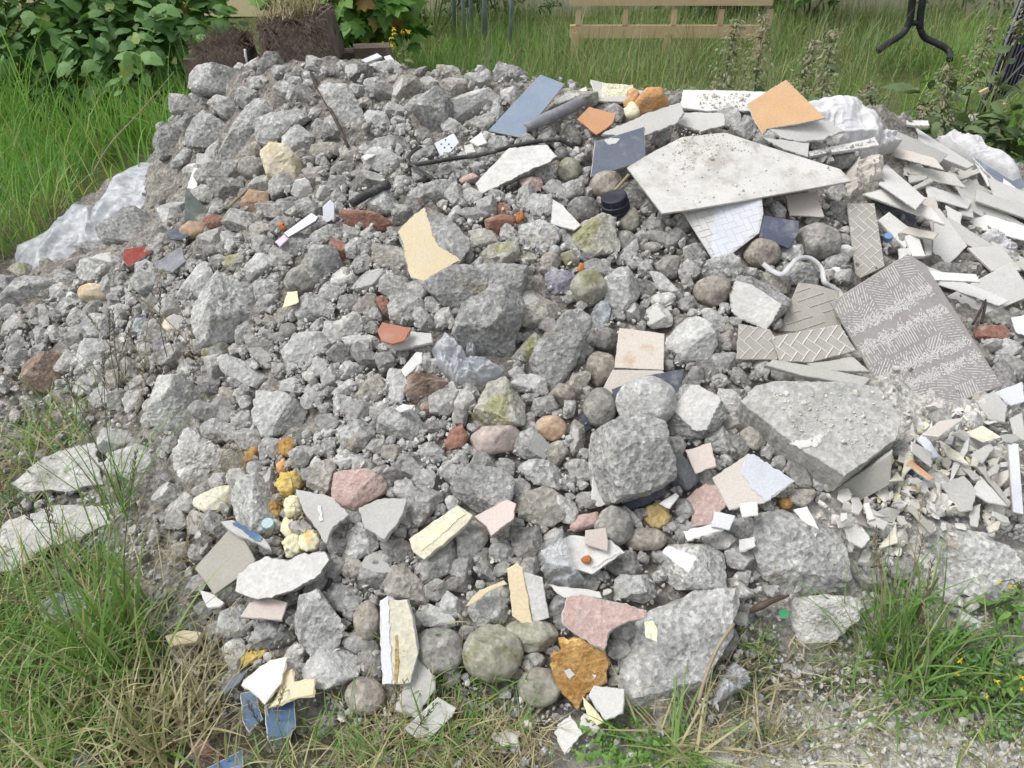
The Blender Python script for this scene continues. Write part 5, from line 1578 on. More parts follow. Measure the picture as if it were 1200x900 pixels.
# dark blue ribbed cap
c0, _ = hit(719, 250)
c0 = c0 + np.array([0, -.02, .04])
axis = nrm(np.array([-.25, -.15, 1.0]))
mb = MB()
prof = [(0, .044), (.012, .046), (.014, .043), (.022, .043), (.024, .046), (.034, .046), (.036, .042), (.058, .041), (.060, .038)]
mb.tube([c0 + axis * (h - .03) for h, r in prof], [r for h, r in prof], 28)
cap = mb.build("ribbed_cap", M['darkcap'], off=c0, smooth=False)
tag(cap, "dark blue ribbed plastic cap lying above the lichen covered chunk", "plastic cap")
mb = MB()
for k in range(14):
    a = k * math.pi * 2 / 14
    e1, e2 = frame(axis)
    q = e1 * math.cos(a) + e2 * math.sin(a)
    mb.bar(q * .0415 + axis * .008, q * .0408 + axis * .028, .004, .003, q)
mb.build("grip_rib", M['darkcap'], parent=cap)


def bottle_cap(u, v, r, mat, label, body=None):
    c, _ = hit(u, v)
    ax = nrm(nrm(CAM - c) * .6 + np.array([0, 0, 1.0]))
    c = c + ax * .045
    mb = MB()
    mb.tube([c - ax * .018, c - ax * .002, c], [r, r, r * .93], 20)
    o = mb.build("bottle_cap", M[mat], off=c)
    tag(o, label, "bottle cap")
    e1, e2 = frame(ax)
    mb = MB()
    for k in range(16):
        a = k * math.pi / 8
        q = e1 * math.cos(a) + e2 * math.sin(a)
        mb.bar(q * r - ax * .017, q * r - ax * .003, .0016, .0014, q)
    mb.build("grip_ridge", M[mat], parent=o)
    if body:
        mb = MB()
        mb.tube([-ax * .045, -ax * .018], [r * .8, r * .85], 16)
        mb.build("neck", M[body], parent=o)


bottle_cap(1038, 287, .014, 'bluecap', "small blue bottle cap right of the tall herringbone tile")
bottle_cap(316, 623, .015, 'mintcap', "pale mint bottle cap on a cream neck below the orange foam", 'cream')
add_slab('d', dict(m='greenplastic', em='greenplastic', up='4', th='.3', j='.1', name='plastic_scrap', cat='plastic scrap'), "912,716 918,713 925,716 924,725 915,725", "bright green plastic scrap by the hollow mortar mass", "")

# white curling ribbon
Pr = px_curve([(894, 309, 7), (906, 318, 7), (917, 321, 8), (926, 312, 9), (934, 304, 10), (946, 302, 10), (956, 307, 10), (963, 316, 9), (966, 330, 8), (974, 336, 7), (984, 342, 6)], 8, 6)
V, F4 = [], []
for i, p in enumerate(Pr):
    s = i / (len(Pr) - 1)
    t = nrm(Pr[min(i + 1, len(Pr) - 1)] - Pr[max(i - 1, 0)])
    d = nrm(np.cross(t, nrm(CAM - p)) + .45 * math.sin(s * 7) * nrm(CAM - p))
    wv = nrm(d - t * (d @ t)) * .0075
    nn = nrm(np.cross(t, wv)) * .0006
    for a in (p - wv - nn, p + wv - nn, p + wv + nn, p - wv + nn):
        V.append(a)
for i in range(len(Pr) - 1):
    a = 4 * i
    for k in range(4):
        F4.append([a + k, a + (k + 1) % 4, a + 4 + (k + 1) % 4, a + 4 + k])
o = link("ribbon", mesh_np("ribbon", np.array(V) - Pr[0], [np.array(F4)], [M['bagwhite']]), loc=Pr[0])
tag(o, "white plastic ribbon curling over a rounded chunk to the shaded tile", "ribbon")

# bent rusty rod by the brick, thin rods and sticks
tube_thing("bent_rod", [(1140, 380, 4), (1148, 366, 7), (1155, 352, 11), (1153, 366, 7), (1150, 379, 4)], .0042, 4, 'rod', "thin bent rusty rod standing up before the long greenish board", "metal rod", n=3)
tube_thing("thin_rod", [(362, 80, 5), (373, 104, 6), (392, 138, 7), (408, 172, 6)], .006, 5, 'rod', "thin brown rod lying along the large sloping slab chunk", "metal rod")
tube_thing("wooden_stick", [(706, 237, 6), (720, 224, 7), (737, 205, 8)], .006, 5, 'twig', "pale wooden stick below the slate blue tile", "stick", seg=6)
tube_thing("wooden_stick", [(267, 243, 5), (277, 234, 6), (290, 222, 7)], .005, 5, 'twig', "pale broken twig on the upper left slope", "stick", seg=6)
tube_thing("wooden_stick", [(818, 823, 6), (828, 790, 9), (842, 757, 9), (860, 731, 8)], .0042, 5, 'twig', "thin pale stick leaning across the side of the biggest boulder", "stick", seg=6)
tube_thing("dry_root", [(880, 716, 3), (892, 710, 5), (905, 704, 5), (924, 698, 3)], [.006, .01, .007, .003], 4, 'roots', "reddish dry root in the hollow below the mortar mass", "root", seg=7)


def crumple(name, shape, mat, up, amp, label, cat, seed, n=None, fold=3.0, edge=.04, hug=1.0, th=False, pin=0.0):
    poly = parse_shape(shape)
    A, c2 = area_c(poly)
    cover(poly)
    special(poly)
    th_n, rn = 150, 46
    rr = np.linspace(0, 1, rn + 1)[1:] ** .8
    ang = np.arange(th_n) * 2 * math.pi / th_n
    R = rho(poly - c2, ang)
    r_ = np.random.default_rng(seed)
    R = R * (1 + edge * vnoise(np.c_[np.cos(ang) * 4, np.sin(ang) * 4, np.full(th_n, seed)], seed) + edge * .6 * vnoise(np.c_[np.cos(ang) * 13, np.sin(ang) * 13, np.full(th_n, 3.)], seed))
    px = [c2] + [c2 + R[k] * q * np.array([math.cos(ang[k]), math.sin(ang[k])]) for q in rr for k in range(th_n)]
    px = np.array(px)
    Pc, _ = hit(*c2)
    nn = nrm(np.array([float(q) for q in n.split('/')])) if n else nrm(.35 * nrm(CAM - Pc) + .65 * hnormal(Pc[0], Pc[1], .25))
    c = Pc + np.array([0, 0, up / 100])
    W = unproject(px, c, nn)
    e1, e2 = frame(nn)
    L = np.c_[(W - c) @ e1, (W - c) @ e2]
    size = math.sqrt(abs(A)) * np.linalg.norm(Pc - CAM) / F_PX
    rad = np.concatenate([[0], np.repeat(rr, th_n)])
    Q = np.c_[L / size * fold, np.full(len(L), seed * 1.7)]
    Q = Q + .35 * np.c_[vnoise(Q * .9, seed + 1), vnoise(Q * .9 + 9, seed + 2), np.zeros(len(Q))]
    z = amp / 100 * ((1 - np.abs(fbm(Q, seed, 2)) * 1.5) + .42 * (1 - 1.6 * np.abs(vnoise(Q * np.array([2.9, 1.6, 1]), seed + 7))) + .17 * (1 - 2 * np.abs(vnoise(Q * np.array([3.5, 7.1, 1]), seed + 8))))
    z = z * (.45 + .55 * np.sqrt(np.maximum(0, 1 - rad ** 3))) - (up + pin) / 100 * rad ** 6 * hug
    W = W + nn * z[:, None]
    V = W - c
    F3 = [[0, 1 + k, 1 + (k + 1) % th_n] for k in range(th_n)]
    F4 = []
    for i in range(rn - 1):
        for k in range(th_n):
            a, b = 1 + i * th_n + k, 1 + i * th_n + (k + 1) % th_n
            F4.append([a, a + th_n, b + th_n, b])
    o = link(name, mesh_np(name, V, [np.array(F4), np.array(F3)], [M[mat]]), loc=c)
    return tag(o, label, cat)


crumple("plastic_film", "112,262 128,212 146,186 164,174 198,174 224,194 226,228 200,246 174,268 152,290 114,310 84,328 40,348 0,356 -12,335 -4,288 36,268 66,246 76,228 100,226", 'filmthick', 14, 2.6,
        "large sheet of clear crumpled plastic film along the left edge of the heap", "plastic film", 3, fold=4, edge=.02)
crumple("plastic_film", "503,403 520,383 540,400 547,417 580,423 597,433 580,447 533,447 513,427", 'filmthick', 6, 2.2, "grey crumpled film under the tall middle boulder", "plastic film", 8, fold=4)
crumple("plastic_film", "630,648 642,622 660,612 668,640 676,664 696,686 668,690 640,676", 'filmthin', 9, 1.8, "clear film stretched over the white scraped slab", "plastic film", 9, fold=3, hug=.6)
crumple("plastic_film", "845,792 862,772 880,785 884,800 856,815 835,830 838,810", 'film', 4, 2.0, "shiny scrap of clear film beside the biggest boulder", "plastic film", 12, fold=4)
crumple("plastic_film", "40,704 60,692 105,690 120,700 118,722 80,735 45,726", 'filmthick', 4, 2.0, "white wrinkled film half hidden by the left grass", "plastic film", 13, fold=4)
crumple("white_sack", "930,112 960,104 985,104 1005,105 1020,120 1038,126 1047,145 1044,168 1022,170 1002,168 985,168 962,142 940,128", 'bagwhite', 9, 1.9, "crumpled white sack on the crest right of the orange faced board", "sack", 5, fold=3.3, edge=.03, pin=4)
crumple("paper_sack", "978,236 990,208 1008,176 1041,177 1037,208 1018,226 1000,237", 'paper', 7, 3.0, "torn beige paper sack above the tall herringbone tile", "sack", 6, fold=3.2, edge=.03, n='0/-.8/1')
crumple("white_rag", "1022,160 1040,146 1056,152 1062,166 1046,172 1026,178 1014,178", 'bagwhite', 9, 1.8, "scrunched white bag corner below the white sack", "sack", 15, fold=2.4)
crumple("white_sheet", "1092,147 1108,143 1136,151 1150,156 1163,168 1200,192 1212,206 1200,214 1175,200 1150,186 1126,176 1108,164", 'bagwhite', 12, 1.6, "white plastic sheet draped over the blue grey panel", "plastic sheet", 16, fold=3.2, n='-.1/-.3/1')
crumple("plastic_rag", "1150,268 1165,262 1182,280 1200,292 1185,297 1168,294 1158,284", 'bagwhite', 6, 1.5, "small white plastic rag on the grey dust at the right", "plastic sheet", 17, fold=4)
crumple("paper_scrap", "545,395 552,388 560,400 555,415 545,412", 'bagwhite', 4, 1.0, "white wrinkled scrap left of the tall middle boulder", "paper scrap", 18, fold=3)
# ------------------------------------------------------------------ further chunks in the gaps of the heap, largest gaps first
HEAP_PX = np.array([(228, 110), (300, 85), (420, 80), (590, 92), (700, 112), (800, 118), (1000, 120), (1100, 165), (1200, 215), (1215, 700), (1040, 690), (900, 660), (860, 700), (800, 780), (720, 800),
                    (600, 790), (450, 800), (300, 800), (250, 740), (215, 650), (190, 590), (190, 500), (60, 440), (0, 420), (0, 350), (100, 300), (165, 240), (168, 186), (190, 150)], float)
n_chunk = sum(1 for it in ITEMS if it['o']['category'] == "concrete chunk")
target = 296
tries = 0
rad = 15.0
rfill = np.random.default_rng(21)
while n_chunk < target and rad > 6:
    ok = False
    for _ in range(400):
        u, v = rfill.uniform(0, 1200), rfill.uniform(70, 820)
        if not inside([(u, v)], HEAP_PX)[0]:
            continue
        g0, g1, h0, h1 = int((u - rad * .9) / 4), int((u + rad * .9) / 4) + 1, int((v - rad * .8) / 4), int((v + rad * .8) / 4) + 1
        if g0 < 0 or h0 < 0 or g1 > 300 or h1 > 225:
            continue
        if COVER[h0:h1, g0:g1].mean() < .14:
            ok = True
            break
    if not ok:
        rad *= .93
        continue
    w = rad * 2 * rfill.uniform(.9, 1.3)
    hgt = rad * 2 * rfill.uniform(.7, 1.0)
    mt = rfill.choice(['concrete', 'concrete', 'concrete', 'pale', 'warm', 'dark', 'concrete'])
    add_rock('c', dict(m=mt) if mt != 'concrete' else {}, "e%.0f,%.0f,%.0f,%.0f,%.0f" % (u, v, w, hgt, rfill.uniform(-50, 50)), '', '')
    n_chunk += 1

# ------------------------------------------------------------------ more thin board shards on the right slope
rb = np.random.default_rng(91)
BR = np.array([(1046, 150), (1100, 165), (1200, 222), (1205, 345), (1130, 345), (1060, 300), (1040, 220)], float)
k_ = 0
for _ in range(900):
    if k_ >= 46:
        break
    u, v = rb.uniform(1040, 1205), rb.uniform(150, 345)
    if not inside([(u, v)], BR)[0]:
        continue
    w_, h_, a_ = (rb.uniform(55, 120), rb.uniform(10, 24), rb.normal(-.55, .25)) if k_ < 22 else (rb.uniform(14, 40), rb.uniform(6, 15), rb.normal(-.5, .5))
    q = np.array([(-.5, -.5), (.5 + rb.uniform(-.2, .1), -.5), (.5, .5 + rb.uniform(-.4, .1)), (-.5 + rb.uniform(-.1, .25), .5)]) * (w_, h_)
    q = np.stack([q[:, 0] * math.cos(a_) - q[:, 1] * math.sin(a_), q[:, 0] * math.sin(a_) * -1 + q[:, 1] * math.cos(a_)], 1) if False else np.stack([q[:, 0] * math.cos(a_) + q[:, 1] * math.sin(a_), -q[:, 0] * math.sin(a_) + q[:, 1] * math.cos(a_)], 1)
    g0, g1, h0, h1 = int((u - w_ * .35) / 4), int((u + w_ * .35) / 4) + 1, int((v - 5) / 4), int((v + 5) / 4) + 1
    if SPECIAL[h0:h1, min(298, max(0, g0)):min(299, g1) + 1].mean() > (.74 if k_ < 22 else .5):
        continue
    q = q + (u, v)
    mt = rb.choice(['white', 'woodgrey', 'white', 'beige', 'boardgrey'])
    add_slab('d', dict(m=mt, em='white' if mt == 'white' else 'woodgrey', up='%.1f' % rb.uniform(3.5, 9), th='%.1f' % rb.uniform(.6, 1.0), j='.12', n='%.2f/%.2f/1' % (rb.normal(0, .35), rb.normal(-.45, .3))), " ".join("%.1f,%.1f" % tuple(p) for p in q), '', '')
    k_ += 1

# thin plaster shards spilt below the big tile
BR = np.array([(1000, 520), (1060, 490), (1130, 500), (1185, 480), (1185, 600), (1150, 640), (1060, 640), (960, 650), (955, 620)], float)
k_ = 0
for _ in range(900):
    if k_ >= 44:
        break
    u, v = rb.uniform(950, 1190), rb.uniform(480, 655)
    if not inside([(u, v)], BR)[0] or SPECIAL[int(v / 4), min(299, int(u / 4))]:
        continue
    w_, h_, a_ = (rb.uniform(34, 66), rb.uniform(9, 22), rb.uniform(-1.2, 1.2)) if k_ < 14 else (rb.uniform(10, 30), rb.uniform(7, 16), rb.uniform(-1.5, 1.5))
    m_ = int(rb.integers(3, 6))
    th_ = np.sort((np.arange(m_) + rb.uniform(-.3, .3, m_)) * 2 * math.pi / m_)
    q = np.stack([.5 * w_ * np.cos(th_), .5 * h_ * np.sin(th_)], 1)
    q = np.stack([q[:, 0] * math.cos(a_) + q[:, 1] * math.sin(a_), -q[:, 0] * math.sin(a_) + q[:, 1] * math.cos(a_)], 1) + (u, v)
    mt = rb.choice(['boardgrey', 'beige', 'white', 'boardgrey', 'yplaster'])
    add_slab('p', dict(m=mt, em='boardgrey', base='thin %s plaster shard' % {'boardgrey': 'grey', 'beige': 'beige', 'white': 'white', 'yplaster': 'yellowish'}[mt], up='%.1f' % rb.uniform(2.5, 5), th='%.1f' % rb.uniform(.4, .9), j='.15', n='%.2f/%.2f/1' % (rb.normal(0, .3), rb.normal(-.4, .35))), " ".join("%.1f,%.1f" % tuple(p) for p in q), '', '')
    k_ += 1

# ------------------------------------------------------------------ labels of the look-alike chunks, by the nearest distinctive thing
LAND = [it for it in ITEMS if it['ref']]
todo = [it for it in ITEMS if not it['label']]
DIRS = ["right of", "above and right of", "above", "above and left of", "left of", "below and left of", "below", "below and right of"]
pairs = []
for i, it in enumerate(todo):
    for j, L in enumerate(LAND):
        d = it['c'] - L['c']
        dist = math.hypot(*d) - .45 * math.sqrt(L['A'])
        k = int(round(math.atan2(-d[1], d[0]) / (math.pi / 4))) % 8
        pairs.append((dist, i, j, k))
pairs.sort(key=lambda q: q[0])
used, done_, ADJW = set(), set(), {}
for dist, i, j, k in pairs:
    it = todo[i]
    if i in done_ or (it['base'], j, k) in used:
        continue
    if dist > 150:
        break
    used.add((it['base'], j, k))
    done_.add(i)
    size = "big " if it['A'] > 2600 else "small " if it['A'] < 420 else "middling "
    shape = "long " if it['asp'] > 2.0 else "stubby " if it['asp'] < 1.25 else ""
    near = "just " if dist < 25 else "" if dist < 55 else "further "
    lab = size + shape + it['base'] + " " + near + DIRS[k] + " the " + LAND[j]['ref']
    if len(lab.split()) > 16:
        lab = size + it['base'] + " " + DIRS[k] + " the " + LAND[j]['ref']
    it['o']["label"] = lab
for i, it in enumerate(todo):
    if i not in done_:
        it['o']["label"] = it['base'] + " lying among others in the heap"
GRP = {"concrete chunk": "grey concrete chunks of the rubble heap", "stone": "rounded stones in the rubble heap", "brick piece": "brick pieces in the rubble heap", "tile piece": "tile pieces in the rubble heap",
       "board piece": "board pieces in the rubble heap", "slate piece": "slate pieces in the rubble heap", "plaster piece": "plaster pieces in the rubble heap", "foam lump": "foam lumps in the rubble heap"}
for it in ITEMS:
    g = GRP.get(it['o'].get("category"))
    if g:
        it['o']["group"] = g

# ------------------------------------------------------------------ mound of dust and grit under it all
yy, xx = np.mgrid[0:len(gy), 0:len(gx)]
fx_ = np.arange(GX0, GX1, .011)
fy_ = np.arange(GY0, GY1, .011)
mx, my = np.meshgrid(fx_, fy_)
Hraw = None


def hraw(x, y):
    fx = np.clip((x - GX0) / GD, 0, len(gx) - 1.001)
    fy = np.clip((y - GY0) / GD, 0, len(gy) - 1.001)
    i, j = fx.astype(int), fy.astype(int)
    a, b = fx - i, fy - j
    return HG[j, i] * (1 - a) * (1 - b) + HG[j, i + 1] * a * (1 - b) + HG[j + 1, i] * (1 - a) * b + HG[j + 1, i + 1] * a * b


q = np.stack([mx.ravel(), my.ravel(), np.zeros(mx.size)], 1)
z = hraw(q[:, 0], q[:, 1])
z = z + .016 * fbm(q * 14, 3, 3) + .010 * fbm(q * 38, 8, 2) - .018
V = np.c_[q[:, :2], z]
nx, ny = len(fx_), len(fy_)
ii = (np.arange(ny - 1)[:, None] * nx + np.arange(nx - 1)[None, :]).ravel()
F4 = np.stack([ii, ii + 1, ii + nx + 1, ii + nx], 1)
keep = z[F4].max(1) > -.05
o = link("rubble_mound", mesh_np("rubble_mound", V, [F4[keep]], [M['mound']]))
tag(o, kind="structure")

# ------------------------------------------------------------------ loose small rubble (nobody could count it)


def scatter(name, n, sizes, mat, sub, seed, poly, weight=None, flat=(.45, 1.0), rough=.16, edge=.2, stuff=True):
    r_ = np.random.default_rng(seed)
    D, Fc = ICO[sub]
    Vs, Fs, k, Ts = [], [], 0, []
    vari = []
    for s in range(10):
        d = D.copy()
        r = np.ones(len(D))
        for _ in range(7):
            m = nrm(r_.normal(0, 1, 3))
            dm = d @ m
            r = np.where(dm > .05, np.minimum(r, r_.uniform(.45, .8) / np.maximum(dm, .05)), r)
        r = r * (1 + rough * vnoise(d * 2.6 + s * 7, seed + s))
        vari.append(d * r[:, None])
    cnt = 0
    while cnt < n:
        u, v = r_.uniform(-30, 1440), r_.uniform(60, 910)
        if not inside([(u, v)], poly)[0]:
            continue
        if weight is not None and r_.random() > weight(u, v):
            continue
        if 0 <= u < 1200 and 0 <= v < 900 and sizes[2] > 8 and SPECIAL[int(v / 4), int(u / 4)] and r_.random() < .93:
            continue
        p, t = hit(u, v)
        px = math.exp(r_.normal(math.log(sizes[0]), sizes[1]))
        px = min(px, sizes[2])
        s = px * t / F_PX / 2
        Q = np.linalg.qr(r_.normal(0, 1, (3, 3)))[0]
        W = (vari[int(r_.integers(10))] * np.array([1, r_.uniform(.65, 1), r_.uniform(*flat)])) @ Q.T * s + p + np.array([0, 0, s * edge + .006])
        Vs.append(W)
        Fs.append(Fc + k)
        Ts.append(np.full(len(D), r_.uniform(.78, 1.15)))
        k += len(D)
        cnt += 1
    V = np.concatenate(Vs)
    o = link(name, mesh_np(name, V, [np.concatenate(Fs)], [mat], smooth=False, tint=np.concatenate(Ts)))
    return tag(o, kind="stuff")


full = np.array([(205, 120), (300, 75), (600, 85), (720, 105), (1010, 115), (1110, 160), (1230, 220), (1450, 330), (1450, 640), (1230, 780), (900, 800), (830, 840), (560, 850), (250, 850), (150, 660), (20, 690), (-20, 690), (-20, 340), (120, 290), (190, 180)], float)


def wmid(u, v):
    w = .35
    if 280 < u < 560 and 280 < v < 560:
        w = 1.0
    if u < 240 and 330 < v < 460:
        w = 1.0
    if u > 980 and 480 < v < 680:
        w = .8
    if u > 1120 and 225 < v < 330:
        w = 1.0
    if 400 < u < 640 and 150 < v < 320:
        w = .8
    return w


# broken pieces past the three hundred largest chunks, packed into what gaps are left
Vs, Fs, Ts, kk = [], [], [], 0
rad = 14.0
rq = np.random.default_rng(55)
ng = 0
D3, F3_ = ICO[3]
HEAP2 = np.concatenate([HEAP_PX[:9], [(1215, 480), (1060, 500), (1000, 620), (900, 660)], HEAP_PX[12:]])
while rad > 5.2 and ng < 1500:
    ok = False
    for _ in range(260):
        u, v = rq.uniform(0, 1200), rq.uniform(70, 820)
        if not inside([(u, v)], HEAP2)[0]:
            continue
        g0, g1, h0, h1 = int((u - rad * .8) / 4), int((u + rad * .8) / 4) + 1, int((v - rad * .7) / 4), int((v + rad * .7) / 4) + 1
        if g0 < 0 or h0 < 0 or g1 > 300 or h1 > 225:
            continue
        if COVER[h0:h1, g0:g1].mean() < .3:
            ok = True
            break
    if not ok:
        rad *= .94
        continue
    w, h_ = rad * rq.uniform(2.0, 3.0), rad * rq.uniform(1.5, 2.1)
    poly = parse_shape("e%.0f,%.0f,%.1f,%.1f,%.0f" % (u, v, w, h_, rq.uniform(-60, 60)), .2)
    cover(poly)
    p, t = hit(u, v)
    f = nrm(CAM - p)
    n = nrm(.6 * f + .4 * hnormal(p[0], p[1]) + rq.normal(0, .12, 3))
    e1, e2 = frame(n)
    pl = unproject(poly, p, n) - p
    p2 = np.stack([pl @ e1, pl @ e2], 1) * 1.18
    hh = math.sqrt(abs(area_c(p2)[0])) * rq.uniform(.2, .58)
    V, Fc, _f = rock_geo(p2, hh, 'c', 5000 + ng, 3 if rad < 11 else 4, .019, 8, None, 4.0)
    Vs.append(V @ np.stack([e1, e2, n]) + p + n * hh * .3)
    Fs.append(Fc + kk)
    Ts.append(np.full(len(V), rq.uniform(.72, 1.15)))
    kk += len(V)
    ng += 1
tag(link("broken_rubble", mesh_np("broken_rubble", np.concatenate(Vs), [np.concatenate(Fs)], [M['gravel']], smooth=False, tint=np.concatenate(Ts))), kind="stuff")
print("broken pieces", ng, "chunks", n_chunk)

scatter("small_rubble", 2200, (10.5, .34, 20), M['gravel'], 2, 31, full, wmid)
scatter("fine_rubble", 10500, (6, .35, 11), M['gravel'], 1, 32, full, wmid)
right = np.array([(1000, 500), (1060, 480), (1190, 480), (1200, 600), (1150, 640), (1000, 660), (940, 640), (960, 600)], float)
scatter("gypsum_scraps", 600, (9.5, .5, 24), M['chips'], 1, 33, right, None, (.12, .35), .3, .6)
scatter("plaster_crumbs", 420, (7, .4, 15), M['chips'], 1, 34, np.array([(400, 150), (760, 180), (900, 560), (880, 660), (700, 880), (420, 880), (300, 700)], float), None, (.15, .5), .3, .9)
scatter("yellowed_scraps", 80, (9, .4, 20), M['foam_pale'], 1, 36, np.array([(1010, 500), (1150, 500), (1160, 570), (1000, 600)], float), None, (.15, .4), .3, .8)


scatter("powder_grit", 1200, (4, .5, 11), M['chips'], 1, 38, np.array([(880, 800), (1000, 780), (1190, 810), (1210, 905), (860, 905)], float), None, (.2, .6), .3, .8)
scatter("front_grit", 500, (6, .5, 15), M['gravel'], 1, 39, np.array([(560, 850), (720, 850), (900, 800), (1190, 800), (1210, 905), (400, 905)], float), None, (.3, .8), .3, .7)


def dust_on(key, poly, n, size, seed):
    """crumbs that lie on a board: dropped on its plane"""
    o, loc2, _ = SLABS[key]
    r_ = np.random.default_rng(seed)
    D, Fc = ICO[1]
    Vs, Fs, k = [], [], 0
    poly = parse_shape(poly)
    lo, hi = poly.min(0), poly.max(0)
    Mw = np.array(o.matrix_world)
    while len(Vs) < n:
        p = r_.uniform(lo, hi)
        if not inside([p], poly)[0]:
            continue
        q = loc2([p])[0]
        s = size * math.exp(r_.normal(0, .5)) / 2
        Q = np.linalg.qr(r_.normal(0, 1, (3, 3)))[0]
        W = (D * (1 + .3 * vnoise(D * 2 + len(Vs), seed))[:, None] * np.array([1, .8, .5])) @ Q.T * s + np.array([q[0], q[1], s * .4])
        Vs.append(W @ Mw[:3, :3].T + Mw[:3, 3])
        Fs.append(Fc + k)
        k += len(D)
    return Vs, Fs, k


Va, Fa, ka = [], [], 0
for key, poly, n, size, seed in (("largest white board", "785,185 800,150 850,158 890,170 880,180 850,175 820,195 800,205", 380, .004, 1),
                                 ("largest white board", "745,196 800,160 890,170 980,200 905,225 800,243", 200, .0035, 2),
                                 ("big concrete slab", "900,460 1040,460 1045,505 1000,540 940,515", 240, .005, 3),
                                 ("back white board", "815,110 880,110 870,128 820,128", 120, .007, 4),
                                 ("dusty white plank", "950,177 1022,164 1025,168 955,181", 80, .006, 5)):
    vs, fs, k = dust_on(key, poly, n, size, seed)
    Va += vs
    Fa += [f + ka for f in fs]
    ka += k
o = link("board_crumbs", mesh_np("board_crumbs", np.concatenate(Va), [np.concatenate(Fa)], [M['chips']], smooth=False, tint=np.ones(sum(len(v) for v in Va))))
tag(o, kind="stuff")
# ------------------------------------------------------------------ ground, wall, plants
GROUND = mat_ground()
gxs = np.concatenate([[-60, -30, -15], np.arange(-8, 8.01, .12), [15, 30, 60]])
gys = np.concatenate([[-20, -5, -1], np.arange(0, 12.01, .12), [20, 40, 80]])
ax_, ay_ = np.meshgrid(gxs, gys)
P = np.stack([ax_.ravel(), ay_.ravel(), np.zeros(ax_.size)], 1)
z = .02 * fbm(P * 1.3, 2, 3) - .012
z = np.where((np.abs(P[:, 0]) < 9) & (P[:, 1] > -1) & (P[:, 1] < 13), z, -.01)
V = np.c_[P[:, :2], z]
nx, ny = len(gxs), len(gys)
ii = (np.arange(ny - 1)[:, None] * nx + np.arange(nx - 1)[None, :]).ravel()
o = link("ground", mesh_np("ground", V, [np.stack([ii, ii + 1, ii + nx + 1, ii + nx], 1)], [GROUND]))
tag(o, kind="structure")

mb = MB()
mb.box((0, 10.75, 1.15), (44, .3, 2.3))
wall = mb.build("garden_wall", mat_wall(), off=(0, 10.75, 0))
tag(wall, "pale cream rendered garden wall behind the plants", "wall")
mb = MB()
mb.box((0, 0, 2.34), (44.1, .4, .09))
mb.build("coping", M['boardgrey'], parent=wall)


def blades(name, roots, L, W, lean, curl, tint, mat, seed, seg=4, az=None, loc=None):
    """grass blades: tapered bent strips; all args per blade arrays or scalars"""
    r_ = np.random.default_rng(seed)
    roots = np.asarray(roots, float)
    n = len(roots)
    L = np.broadcast_to(L, n)
    W = np.broadcast_to(W, n)
    az = r_.uniform(0, 2 * math.pi, n) if az is None else np.broadcast_to(az, n)
    lean = np.broadcast_to(lean, n)
    curl = np.broadcast_to(curl, n)
    d = np.stack([np.cos(az), np.sin(az)], 1)
    tw = az + r_.normal(math.pi / 2, .5, n)
    sd = np.stack([np.cos(tw), np.sin(tw), np.zeros(n)], 1)
    rows = []
    pos = roots.copy()
    for k in range(seg + 1):
        s = k / seg
        a = lean + curl * s
        w = (W * (1 - s ** 1.6) * .5 + .0002)[:, None]
        rows.append(pos - sd * w)
        rows.append(pos + sd * w)
        stp = (L / seg)[:, None]
        pos = pos + stp * np.c_[d * np.sin(a)[:, None], np.cos(a)]
    V = np.stack(rows, 1).reshape(-1, 3)
    m = 2 * (seg + 1)
    base = (np.arange(n) * m)[:, None]
    F4 = np.concatenate([base + np.array([[2 * k, 2 * k + 1, 2 * k + 3, 2 * k + 2]]) for k in range(seg)])
    V[:, 2] = np.maximum(V[:, 2], .004)
    if loc is not None:
        V = V - np.asarray(loc)
    return mesh_np(name, V, [F4], [M[mat]], tint=np.repeat(np.broadcast_to(tint, n), m))


AVOID = [parse_shape(q) for q in ("60,268 100,214 146,180 200,176 225,200 200,250 150,300 84,335 0,362 -10,320 0,305 50,290", "5,570 51,530 125,512 160,515 195,540 190,560 140,575 60,590 20,585", "-20,640 11,605 64,590 140,588 145,605 60,650 15,680 -20,690", "40,704 60,690 120,698 118,730 60,738")]


def hz(p):
    return H(p[:, 0], p[:, 1])


def field(name, n, poly_px, mat, L, W, seed, dry=.1, zlift=0.0, lean=(.25, .3), curl=(.5, .4), clump=0, poly_w=None, hmax=.16):
    r_ = np.random.default_rng(seed)
    poly = np.array([ground_at(*q)[:2] for q in poly_px]) if poly_w is None else np.array(poly_w)
    lo, hi = poly.min(0), poly.max(0)
    R = np.zeros((0, 2))
    while len(R) < n:
        c = r_.uniform(lo, hi, (n, 2))
        if clump:
            k = vnoise(np.c_[c * clump, np.zeros(len(c))], seed)
            c = c[k > r_.uniform(-.9, .5, len(c))]
        R = np.concatenate([R, c[inside(c, poly)]])
    R = R[:n]
    # none through the heap
    R = R[H(R[:, 0], R[:, 1]) < hmax]
    roots = np.c_[R, H(R[:, 0], R[:, 1])]
    pu, pv = project(roots)
    ok = np.ones(len(R), bool)
    for pq in AVOID:
        ok &= ~inside(np.c_[pu, pv], pq) | (r_.random(len(R)) < .06)
    R, roots = R[ok], roots[ok]
    m = len(R)
    Ln = L * np.exp(r_.normal(0, .28, m)) * (1 + .35 * vnoise(np.c_[R * 1.7, np.zeros(m)], seed + 4))
    t = np.where(r_.random(m) < dry, r_.uniform(.86, 1, m), np.clip(.4 + .35 * vnoise(np.c_[R * 1.1, np.zeros(m)], seed + 2) + r_.normal(0, .18, m), 0, .79))
    o = link(name, blades(name, roots, Ln, W, np.abs(r_.normal(lean[0], lean[1], m)), r_.normal(curl[0], curl[1], m), t, mat, seed))
    return tag(o, kind="stuff")


